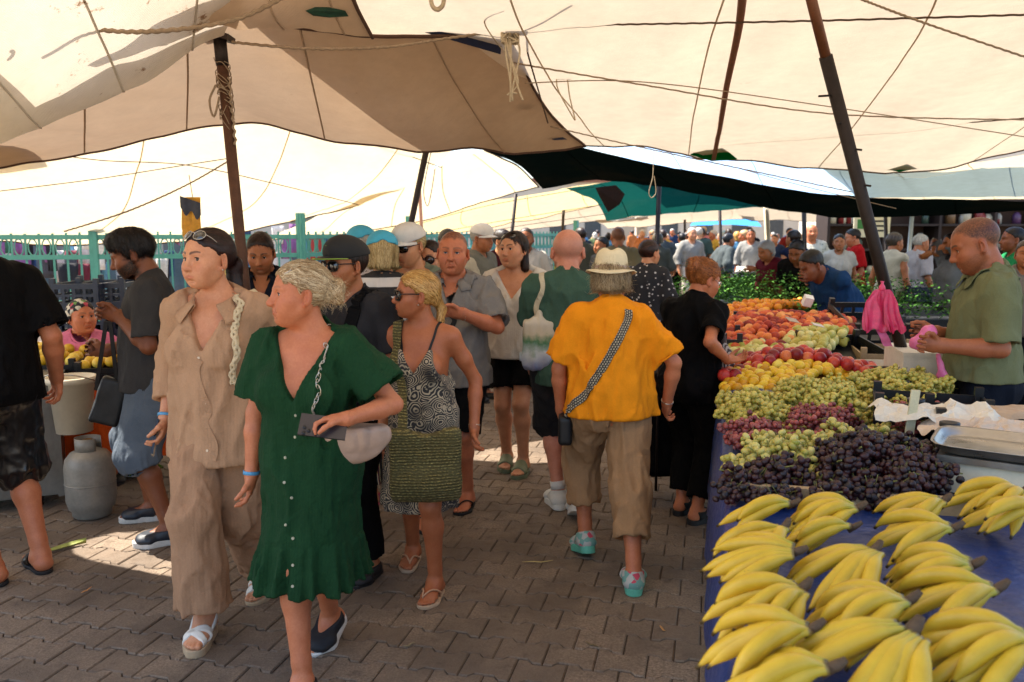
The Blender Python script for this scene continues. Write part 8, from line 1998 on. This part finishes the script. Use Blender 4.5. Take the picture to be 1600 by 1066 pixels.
def crowd():
    """the far crowd: each a person of their own, grown from a few bodies"""
    shoe = mat('dark_shoe', '#171412', .6, .2, 20); rng = np.random.RandomState(77); protos = []
    for i, (sex, fat, st, sl, hem) in enumerate((('m', .3, 'short', .85, 1.9), ('f', .3, 'tied', .4, 1.2), ('m', .5, 'short', .85, 1.0), ('f', .5, 'bob', .8, 1.9), ('m', .1, 'short', 1.6, 1.9), ('f', .1, 'long', .1, .6))):
        S, h = simple('x', 1000, 30, 0, 1.70, sex, fat, SK_MID, QL, st, H_DBR, dict(thick=1.2), dict(sleeve=sl), fabric('crowd_top', '#777777'), dict(hem=hem, knee=.03), fabric('crowd_bottom', '#222228'), shoe,
                       feetL=dict(p=(-.1, .12)), feetR=dict(p=(.1, -.15), pitch=.3)); protos.append(h.root)
    cols = [('#c9c2b4', 'white'), ('#7a2420', 'dark red'), ('#26324a', 'navy'), ('#141416', 'black'), ('#b06a3a', 'rust'), ('#8c8a84', 'grey'), ('#5a6a4a', 'olive'), ('#c07a80', 'pink'), ('#4a7aa0', 'light blue'), ('#a08a64', 'tan'), ('#c8a040', 'mustard'), ('#384a44', 'dark green')]
    hairs = [H_DBR, H_BLACK, H_BLON, H_GREY, H_DBR, H_BRUN, H_WHT]; sks = [SK_MID, SK_RED, SK_FAIR, SK_PALE, SK_TAN]; bots = ['#1a1a20', '#4a5264', '#8f8064', '#d0c8b8', '#2c2a28']
    used = set(); n = 0
    near = {0: 'nearer', 1: 'far', 2: 'farthest'}
    for j in range(78):
        Y = 17 + 30 * (j / 78) ** 1.1; lo, hi = (985, 1180)
        px = rng.uniform(lo, hi) if j % 5 else rng.uniform(1180, 1330);
        if j % 9 == 4: px = rng.uniform(880, 985); Y = max(Y, 15)
        x = at(px, 362, Y)[0]; k = rng.randint(len(protos)); src = protos[k]; o = src if k not in used else copy_tree(src); used.add(k)
        ci = rng.randint(len(cols)); hi_ = rng.randint(len(hairs)); sk = sks[rng.randint(len(sks))]; bc = bots[rng.randint(len(bots))]; away = rng.rand() < .6
        o.location = (x, Y, 0); o.rotation_euler = (0, 0, (0 if away else math.pi) + rng.normal(0, .5)); s_ = rng.uniform(.93, 1.07); o.scale = (s_,) * 3
        tm = fabric('crowd_' + cols[ci][1], cols[ci][0], .1); bm = fabric('crowd_b' + bc, bc, .1)
        for c in o.children:
            m = {'body': sk, 'hair': hairs[hi_], 'shirt': tm, 'trousers': bm}.get(c.name.split('.')[0])
            if m is not None and len(c.material_slots): c.material_slots[0].link = 'OBJECT'; c.material_slots[0].material = m
        z = 0 if Y < 24 else (1 if Y < 35 else 2)
        sd = 'left of the straight pole' if px < 1025 else ('right of the straight pole' if px < 1125 else ('under the small blue canopy' if px < 1200 else 'among the right hand stalls'))
        tag(o, '%s person of the lane crowd in %s, %s, %s' % (near[z], cols[ci][1], 'walking away' if away else 'coming closer', sd), 'person', 'crowd down the lane')
crowd()
# ---------------------------------------------------------------- left stall, fence, rear stalls
def left_side():
    # metal cart with gas bottle and bucket
    p = ground(40, 830); r = empty('metal_cart', at(28, 700, 5.0) * np.array([1, 1, 0]), math.radians(24), 'dented grey sheet metal cart behind the man in black', 'cart'); gm = mat('galvanised', '#77736c', .45, .25, 5, 30, .25, .004, metal=.6, rvar=.15)
    F = Field(); F.box((-.55, .1, .40), (.80, .32, .38), None, .012); V, Q = F.mesh(.03)
    MB().box((-.50, .1, .42), (1.5, .6, .68)).build('cabinet', gm, r)
    for x in (-1.25, -.5, .24): MB().box((x, -.205, .42), (.035, .02, .70)).build('edge_rib', gm, r)
    MB().box((-.5, .1, .775), (1.54, .64, .025)).build('top_sheet', gm, r)
    for x in (-1.1, .1):
        for y in (-.1, .3): MB().tube([(x, y, .0), (x, y, .09)], .03, 10).build('foot', M_DKST, r, True)
    b = empty('gas_bottle', at(142, 760, 4.75) * np.array([1, 1, 0]), 0, 'squat grey gas bottle standing by the metal cart', 'gas bottle'); b.scale = (.84,) * 3; gb = mat('gas_grey', '#8b857a', .5, .25, 7, 30, .2, .004, metal=.2)
    MB().lathe([(.11, 0), (.13, .02), (.13, .05), (.15, .07), (.165, .13), (.165, .36), (.155, .42), (.12, .465), (.06, .49), (.03, .495)], (0, 0, 0), 28).build('tank', gb, b, True); MB().lathe([(.166, .245), (.169, .25), (.166, .255)], (0, 0, 0), 28).build('weld_seam', gb, b, True)
    MB().lathe([(.02, .49), (.02, .53), (.035, .535), (.035, .555), (.012, .56)], (0, 0, 0), 12).build('valve', mat('brass', '#8a6a3a', .4, metal=.8), b, True)
    o = MB().grid(np.array([[[.085 * math.cos(a), .085 * math.sin(a), z] for a in np.linspace(.5, 5.8, 24)] for z in (.47, .57)])).build('collar_ring', gb, b, True); o.modifiers.new('t', 'SOLIDIFY').thickness = .004
    k = empty('bucket', at(118, 690, 4.85) * np.array([1, 1, 0]) + np.array([0, 0, .49]), 0, 'cream plastic bucket hanging on the cart', 'bucket'); cr = mat('cream_bucket', '#d3c6ac', .5, .1, 6, 40, .1)
    o = MB().lathe([(.10, 0), (.125, .30), (.14, .30), (.14, .335), (.128, .335), (.12, .30), (.09, .02)], (0, 0, 0), 28).build('pail', cr, k, True); MB().tube([(.14 * math.cos(a), .14 * math.sin(a), .31 - .06 * math.sin(a)) for a in np.linspace(math.pi, 2 * math.pi, 16)], .004, 6).build('bail', FR_SIL, k, True)
    # orange covered table with crates of yellow fruit
    A = at(84, 600, 5.1) * np.array([1, 1, 0]); r = empty('market_table', at(160, 600, 5.6) * np.array([1, 1, 0]), .15, 'orange cloth covered table with crates of yellow fruit at the left stall', 'table'); oc = fabric('orange_cloth', '#c8501a', .12, .8)
    MB().box((0, 0, .70), (1.5, .8, .03)).build('table_top', M_WOOD, r)
    rows = [[[x, -.405 - .02 * math.sin(x * 22) * t - .01 * t, .72 - .5 * t] for x in np.linspace(-.76, .76, 60)] for t in np.linspace(0, 1, 6)]; MB().grid(np.array([[[x, .4, .722] for x in np.linspace(-.76, .76, 60)]] + rows)).build('cloth', oc, r, True)
    for x in (-.7, .7):
        for y in (-.33, .33): MB().box((x, y, .34), (.05, .05, .68)).build('leg', M_DKST, r)
    yf = [fruit_mesh('yellow_apple', fruit_mat('yapple', '#c79a1c', '#dbb436', '#e6c95a', .45), .038, 'round')]; rng = np.random.RandomState(4); base = np.array(r.location)
    for ci, (cx, cy, lab) in enumerate(((-.36, -.1, 'black crate of yellow fruit before the seated woman'), (.30, -.18, 'black crate of yellow fruit behind the bearded man'))):
        c = base + np.array([cx, cy, .735]); crate(c, (.58, .40, .10), .15, M_BLACKP, lab, tilt=.10, group='black crates at the left stall')
        for i in range(7):
            for j in range(5):
                o = bpy.data.objects.new('yellow_apple', yf[0]); COL.objects.link(o); o.location = c + rotm(rz=.15) @ np.array([-.24 + .08 * i + rng.normal(0, .008), -.155 + .077 * j + rng.normal(0, .008), .075 + .03 * rng.rand() + .04 * (1 - abs(i - 3) / 4) + .008 * j]); o.rotation_euler = tuple(rng.rand(3) * 6); tag(o, ['round yellow fruit in the crate before the seated woman', 'round yellow fruit in the crate behind the bearded man'][ci], 'fruit', ['yellow fruit, left crate', 'yellow fruit, right crate'][ci])
    # stacked crates
    for col, (px, Y, n) in enumerate(((140, 6.5, 6), (172, 6.6, 6), (206, 6.9, 5))):
        for i in range(n):
            q = at(px, 400, Y) * np.array([1, 1, 0]) + np.array([rng.normal(0, .01), rng.normal(0, .01), .012 + i * .215]); crate(q, (.36, .5, .20), rng.normal(.1, .04), M_NAVYP, '%s navy plastic crate in the %s stack behind the bearded man' % (['bottom', 'second', 'third', 'fourth', 'fifth', 'sixth'][i], ['left', 'middle', 'right'][col]), group='stacked navy crates')
    # bag of greens on the ground
    b = empty('plastic_sack', at(190, 700, 5.7) * np.array([1, 1, 0]), 0, 'clear plastic sack of leafy greens on the paving', 'sack'); F = Field(); F.ell((0, 0, .12), (.20, .16, .15)); F.ell((-.1, 0, .2), (.06, .05, .12), k=.05); F.disp = lambda x, y, z: .025 * vnoise(x * 14, y * 14, z * 14); F.half((0, 0, 0), (0, 0, -1)); V, Q = F.mesh(.012); link('sack', mesh_np('sack', V, Q, True, mat('clear_plastic', '#857f78', .25, .3, 12, 50, .5, trans=.3)), None, b)
    leaves('salad_leaves', b, np.array([.12, -.12, .04]), (.22, .14, .10), 260, .035, ('#4f6a22', '#7c9a3a'), 5)
    c2 = empty('lettuce_heap', at(160, 690, 5.9) * np.array([1, 1, 0]), 0, 'pale green lettuces stacked under the orange table', 'lettuce'); leaves('lettuce_leaves', c2, np.array([0, 0, .22]), (.22, .15, .16), 300, .05, ('#7d8c3a', '#a4b060'), 6)
    # hanging yellow bags
    c = at(301, 300, 6.0); r = empty('hanging_bags', c, 0, 'bundle of yellow and navy printed plastic bags hanging from a line', 'bags'); ym = mat('yellow_bags', '#d69a1c', .5, .35, 12, 60, .3, sss=.2); nv = mat('navy_print', '#22283c', .5, .5, 40, 60, .3)
    for k_ in range(5): MB().grid(np.array([[[-.06 + .024 * k_ + u * .030 * (1 if t < .85 else .8), .012 * math.sin(t * 5 + k_ * 2) - .01 * k_, -.32 * t - .0] for u in np.linspace(-1, 1, 4)] for t in np.linspace(.12, 1, 14)])).build('bag', ym, r, True)
    MB().grid(np.array([[[-.07 + .145 * u, -.06 - .004 * math.sin(u * 9), -.03 - .05 * u - t * (.08 + .05 * math.sin(u * 6) ** 2)] for u in np.linspace(0, 1, 12)] for t in np.linspace(0, 1, 5)])).build('printed_top', nv, r, True); MB().tube([(0, 0, -.06), (-.02, 0, .12)], .003, 5).build('cord', M_ROPE, r)
def leaves(name, parent, c, ext, n, size, cols, seed, loc=None):
    """many small folded leaves through a volume"""
    rng = np.random.RandomState(seed); V, F, rn = [], [], []
    d = rng.normal(0, 1, (n, 3)); d /= np.linalg.norm(d, axis=1, keepdims=True); rad = rng.rand(n) ** .4; P = c + d * rad[:, None] * np.array(ext); P[:, 2] = np.maximum(P[:, 2], .02)
    L = np.array([[-.5, 0, 0], [-.15, -.32, .08], [.3, -.22, .06], [.5, 0, 0], [.3, .22, .06], [-.15, .32, .08], [-.1, 0, -.05], [.25, 0, -.04]])
    for i in range(n):
        R = rotm(*(rng.rand(3) * np.array([1.4, 1.4, 6.28]) - np.array([.7, .7, 0]))); V.append((L * size * rng.uniform(.6, 1.5)) @ R.T + P[i]); b = 8 * i
        F += [[b, b + 1, b + 6], [b + 1, b + 2, b + 6], [b + 2, b + 7, b + 6], [b + 2, b + 3, b + 7], [b + 3, b + 4, b + 7], [b + 4, b + 6, b + 7], [b + 4, b + 5, b + 6], [b + 5, b, b + 6]]; rn.append(np.full(8, rng.rand()))
    key = 'leaf' + cols[0] + cols[1]
    if key not in _MATS:
        t = NT(key); a = t.n('Attribute', _attribute_name='rnd'); t.set('Base Color', t.mix(a.outputs['Fac'], lin(cols[0]), lin(cols[1]))); t.set('Roughness', .85); t.set('Specular IOR Level', .15); _MATS[key] = t.m
    me = mesh_np(name, np.concatenate(V), np.array(F), True, _MATS[key]); r = np.concatenate(rn); set_attr(me, 'rnd', np.stack([r] * 3, 1)); o = link(name, me, None, parent, loc); o['kind'] = 'stuff'; return o
left_side()
def fence():
    tm = mat('teal_paint', '#4d9a98', .5, .18, 8, 60, .2); segs = [(-140, 8.8, 145, 9.2), (145, 9.2, 470, 10.0), (470, 10.0, 640, 12.0), (640, 12.0, 900, 16.5)]
    for i, (xa, ya, xb, yb) in enumerate(segs):
        a = at(xa, 362, ya) * np.array([1, 1, 0]); b = at(xb, 362, yb) * np.array([1, 1, 0]); L = np.linalg.norm(b - a); u = (b - a) / L; r = empty('teal_fence', (a + b) / 2, math.atan2(u[1], u[0]), ['teal metal fence panel behind the seated woman', 'teal metal fence panel behind the rusty pole', 'teal metal fence panel behind the blue caps', 'far teal metal fence panel beyond the white canopy'][i], 'fence')
        for z in (1.62, 1.40, .9, .2): MB().box((0, 0, z), (L, .03, .05)).build('rail', tm, r)
        for x in (-L / 2, L / 2): MB().box((x, .0, .95), (.08, .08, 1.9)).build('post', tm, r)
        n = int(L / .13); me = MB().box((0, 0, .93), (.02, .018, 1.5)).mesh('picket', tm); me2 = MB().tube([(.045 * math.cos(t), 0, 1.51 + .09 * math.sin(t)) for t in np.linspace(0, 6.28, 13)], .008, 5).mesh('ring', tm)
        for j in range(1, n):
            o = bpy.data.objects.new('picket', me); COL.objects.link(o); o.parent = r; o.location = (-L / 2 + j * L / n, 0, 0)
            o = bpy.data.objects.new('ring', me2); COL.objects.link(o); o.parent = r; o.location = (-L / 2 + (j - .5) * L / n, 0, 0)
    # wall and garment stall beyond the fence
    rng = np.random.RandomState(9); w0 = at(-300, 362, 14) * np.array([1, 1, 0]); w1 = at(640, 362, 19) * np.array([1, 1, 0]); d = w1 - w0; L = np.linalg.norm(d); r = empty('shop_row', (w0 + w1) / 2, math.atan2(d[1], d[0]), 'row of pale shops beyond the teal fence', 'building'); wm = mat('pale_wall', '#cfc8bc', .8, .12, 2, 20, .2)
    MB().box((0, .6, 1.9), (L, .3, 3.8)).build('wall', wm, r)
    for x in np.arange(-L / 2 + 1.2, L / 2 - 1, 2.6):
        o = MB().box((x, .44, 1.2), (1.7, .05, 2.2)).build('window', mat('shop_glass', '#5d6a70', .12, .3, 3, bump=0, coat=.5), r); MB().box((x, .40, 2.34), (1.84, .06, .08)).build('frame', tm, o)
        MB().box((x, .05, 2.75), (2.2, .9, .05), rotm(.35, 0, 0)).build('awning', mat('awn%d' % (int(x * 7) % 3), ['#9a3b34', '#3d6a8c', '#c8b890'][int(x * 7) % 3], .8), r)
    cols = ['#b8433c', '#d8d2c6', '#2c4a78', '#c9863a', '#3a7a5a', '#1c1c22', '#8a5a8c', '#d0b060', '#6aa0b8', '#e0d8d0', '#7a2a3a', '#4a4a50']
    for j in range(84):
        t = rng.rand(); px = rng.uniform(-60, 560); Y = 11.8 + rng.rand() * 1.2 + max(0, px) / 400; p = at(px, 362, Y); z = rng.uniform(1.15, 2.05); ci = rng.randint(len(cols)); w, h_ = rng.uniform(.12, .26), rng.uniform(.25, .55)
        P = [[[u * w * (1 + .25 * (1 - v) * (abs(u) > .3)), .03 * math.sin(u * 9 + j) * v, -h_ * v] for u in np.linspace(-.5, .5, 6)] for v in np.linspace(0, 1, 5)]
        o = MB().grid(np.array(P)).build('hanging_garment', mat('garment' + cols[ci], cols[ci], .85, .3, 20), None, True, loc=(p[0], p[1], z)); o.modifiers.new('t', 'SOLIDIFY').thickness = .015
        tag(o, 'garment hanging on the clothes stall beyond the teal fence', 'garment', 'garments beyond the fence')
    for zz in (2.05, 1.6):
        a, b = at(-80, 362, 12.1), at(580, 362, 13.6); a[2] = b[2] = zz; tag(MB().tube([a, b], .02, 8).build('clothes_rail', M_DKST, None, True), '%s rail of the clothes stall beyond the fence' % ('upper' if zz > 2 else 'lower'), 'rail')
fence()
def heap_stall(label, quad, z0, hg, cols, n, size, seed, name, cat_):
    W = [ground(x, y, z0) for x, y in quad]; c = np.mean(W, 0); ex = np.abs(np.array(W) - c).max(0); r = empty(name, (c[0], c[1], z0), 0, label, cat_)
    return leaves(name + '_leaves', r, np.array([0, 0, hg * .2]), (ex[0] * .95, ex[1] * .95, hg), n, size, cols, seed), r
def stall_box(label, quad, z, m, name='market_table', skirt=.7):
    W = [ground(x, y, z) for x, y in quad]; c = np.mean(W, 0); r = empty(name, (c[0], c[1], 0), 0, label, 'table'); W = [w - np.array([c[0], c[1], 0]) for w in W]
    V = W + [w * np.array([.98, .98, 0]) + np.array([0, 0, z - skirt]) for w in W]; MB().add(V, [[3, 2, 1, 0], [0, 1, 5, 4], [1, 2, 6, 5], [2, 3, 7, 6], [3, 0, 4, 7]]).build('covered_top', m, r)
    for w in W: MB().box(w * np.array([.9, .9, 0]) + np.array([0, 0, z / 2 - .02]), (.05, .05, z - .05)).build('leg', M_DKST, r)
    return r
def rear():
    dk = fabric('dark_cover', '#23252a', .2)
    stall_box('dark covered table heaped with leafy greens behind the oranges', [(1112, 520), (1420, 520), (1400, 432), (1118, 436)], .80, dk)
    heap_stall('big heap of dark parsley and leafy herbs behind the oranges', [(1120, 505), (1250, 505), (1250, 452), (1120, 452)], .90, .30, ('#22481a', '#5a8c38'), 4800, .032, 1, 'herb_heap', 'herbs')
    heap_stall('heap of dark parsley right of the first herb heap', [(1240, 505), (1400, 502), (1390, 452), (1245, 452)], .88, .26, ('#1c4016', '#4c7c30'), 4300, .03, 2, 'herb_heap', 'herbs')
    heap_stall('heap of spring onions and long leaves behind the parsley', [(1130, 462), (1290, 462), (1280, 436), (1135, 436)], .86, .14, ('#2a4a18', '#5f8a34'), 1800, .07, 3, 'herb_heap', 'herbs')
    stall_box('far vegetable table with garlic and aubergines', [(1120, 440), (1300, 440), (1290, 404), (1120, 404)], .82, dk)
    rng = np.random.RandomState(31)
    def rounds(lab, grp, nm, quad, z0, hg, r, col, n, sd):
        me = [fruit_mesh(nm, fruit_mat(nm + str(sd), *col, .55), r, 'peach', 9)]; pile(nm, lab, nm.replace('_', ' '), grp, me, quad, z0, hg, r * 2.05, sd, 1, cap_n=n)
    rounds('white garlic bulb in the heap by the pale post', 'garlic bulbs', 'garlic', [(1150, 428), (1205, 428), (1200, 408), (1160, 408)], .85, .10, .04, ('#b0a898', '#cfc8ba', '#ddd8cc'), 110, 41)
    rounds('dark aubergine in the heap behind the garlic', 'aubergines', 'aubergine', [(1122, 414), (1170, 412), (1165, 396), (1122, 398)], .92, .12, .06, ('#120a10', '#1e1018', '#2a1822'), 60, 42)
    heap_stall('heap of leafy greens on the far vegetable table', [(1108, 412), (1180, 404), (1180, 392), (1108, 396)], .95, .14, ('#2c5a1c', '#6f9a3c'), 700, .07, 4, 'herb_heap', 'herbs')
    heap_stall('small dark cucumber and herb heap beyond the bending man', [(1322, 448), (1392, 448), (1385, 420), (1322, 422)], .84, .14, ('#163612', '#3a6a2a'), 1200, .06, 7, 'herb_heap', 'herbs')
    # stalls right of the lane
    stall_box('dark table with crates behind the pink bags', [(1395, 500), (1560, 500), (1540, 440), (1395, 440)], .78, mat('dark_crates', '#15161a', .7, .3, 12))
    for i, (px, py, c_) in enumerate(((1445, 470, M_NAVYP), (1412, 446, M_NAVYP), (1490, 452, M_BLACKP), (1415, 424, mat('blue_crate', '#1b66a8', .45, .2)))): crate(ground(px, py, .80), (.5, .38, .16), -STREET, c_, ['clear lined dark crate beside the vendor', 'navy crate of cucumbers', 'black crate behind the vendor arm', 'bright blue crate beyond the pink bags'][i], group='crates on the dark table')
    heap_stall('green peppers in the crates behind the pink bags', [(1400, 458), (1500, 458), (1490, 432), (1400, 436)], .86, .10, ('#1f3d14', '#4a7a30'), 800, .06, 8, 'pepper_heap', 'peppers')
    stall_box('far counter with a dark red cloth', [(1340, 420), (1640, 420), (1600, 392), (1340, 392)], .85, fabric('wine_cloth', '#471418', .15))
    bm = mat('brown_board', '#4a2f20', .7, .25, 4, 30, .2); W = at(1500, 362, 15.5) * np.array([1, 1, 0]); r = empty('shelf_unit', W, .05, 'wide brown wooden shelving at the right rear', 'shelves')
    MB().box((0, .3, 1.2), (5.2, .05, 2.4)).build('back_panel', bm, r)
    for z in (.9, 1.35, 1.8, 2.25): MB().box((0, .02, z), (5.2, .5, .04)).build('shelf', mat('dark_board', '#2a1a12', .7, .2), r)
    for x in np.linspace(-2.6, 2.6, 6): MB().box((x, .02, 1.2), (.05, .52, 2.4)).build('upright', mat('dark_board', '#2a1a12', .7, .2), r)
    cc = ['#7a5a3a', '#a8a090', '#8a2f2a', '#3a4a3a', '#c0b090', '#5a3a5a']
    for j in range(60):
        x = rng.uniform(-2.5, 2.5); z = [.92, 1.37, 1.82][rng.randint(3)]; h_ = rng.uniform(.12, .3); w = rng.uniform(.05, .1); q = W + rotm(rz=.05) @ np.array([x, -.08, 0]) + np.array([0, 0, z]); tag(MB().lathe([(w, 0), (w * 1.02, h_ * .7), (w * .7, h_ * .86), (w * .45, h_), (w * .4, h_)], (0, 0, 0), 12).build('jar', mat('jar' + cc[j % 6], cc[j % 6], .4, .2), None, True, loc=q), 'jar on the brown shelving at the right rear', 'jar', 'jars on the shelves')
    p = at(1362, 355, 14.2); sg = empty('paper_sign', p, 0, 'white paper price sign by the leaning pole', 'sign'); MB().box((0, 0, 0), (.62, .02, .34)).build('sheet', mat('sign_white', '#cfc8ac', .8, .08), sg); MB().box((-.18, -.012, .05), (.14, .004, .16)).build('green_block', mat('sign_green', '#3a7a3a', .7), sg)
    for i in range(3): MB().box((.12, -.012, .10 - .08 * i), (.26 - .05 * i, .004, .03)).build('lettering', mat('sign_black', '#1c1c1c', .7), sg)
    # goods on the far counter: pale sacks
    for i, (px, py, c_, s_) in enumerate(((1462, 402, '#cfc6a4', .16), (1500, 404, '#b9b49a', .13), (1422, 404, '#a8845a', .11), (1540, 402, '#c8c0a8', .14))):
        F = Field(); F.ell((0, 0, s_ * .8), (s_, s_ * .8, s_)); F.disp = lambda x, y, z: .03 * vnoise(x * 9, y * 9, z * 9 + i); V, Q = F.mesh(.025); tag(link('goods_sack', mesh_np('goods_sack', V, Q, True, mat('sack' + c_, c_, .8)), None, None, ground(px, py, .86)), ['cream sack on the far counter', 'pale green sack on the far counter', 'brown sack on the far counter', 'white sack on the far counter'][i], 'sack')
    # left of the lane: fruit heaps
    stall_box('fruit table on the left side of the lane beyond the white blouse woman', [(815, 470), (945, 470), (950, 408), (830, 408)], .75, dk)
    heap_stall('heap of yellow green peppers on the left table', [(822, 440), (880, 440), (876, 410), (828, 410)], .80, .14, ('#7d8420', '#b8b23c'), 900, .055, 12, 'pepper_heap', 'peppers')
    rounds('red or orange tomato on the left table beside the bald man', 'tomatoes on the left table', 'tomato', [(850, 418), (944, 425), (946, 402), (858, 400)], .84, .12, .05, ('#8a2418', '#c0502a', '#d88a34'), 120, 43)
    heap_stall('green vegetables before the far fence', [(800, 412), (850, 410), (846, 396), (800, 398)], .8, .12, ('#3a5a1c', '#7d9a3a'), 500, .07, 13, 'herb_heap', 'herbs')
    # end of the lane: buildings
    for i, (px, Y, w, hh, c_, lab) in enumerate(((1240, 60, 22, 6.5, '#c9bfae', 'pale building at the end of the lane'), (980, 75, 30, 5.5, '#b8ae9c', 'low beige building far behind the canopies on the left'), (1560, 46, 20, 7, '#cfc6b6', 'white building at the right rear'), (640, 60, 30, 5, '#bdb5a6', 'pale building far behind the white canopy'))):
        q = at(px, 362, Y) * np.array([1, 1, 0]); r = empty('building', q, 0, lab, 'building'); wm = mat('bwall' + c_, c_, .85, .12, 1, 12, .2); MB().box((0, 0, hh / 2), (w, 6, hh)).build('wall', wm, r); MB().box((0, -.1, hh + .12), (w + .6, 6.6, .24)).build('roof', mat('roof_tile', '#8a5a44', .8), r)
        for x in np.arange(-w / 2 + 1.5, w / 2 - 1, 2.4):
            for z in (1.8, 4.4):
                if z < hh - 1: o = MB().box((x, -3.03, z), (1.1, .06, 1.3)).build('window', mat('far_glass', '#3a4248', .15, bump=0), r); MB().box((x, -3.06, z - .7), (1.3, .12, .08)).build('sill', wm, o)
rear()
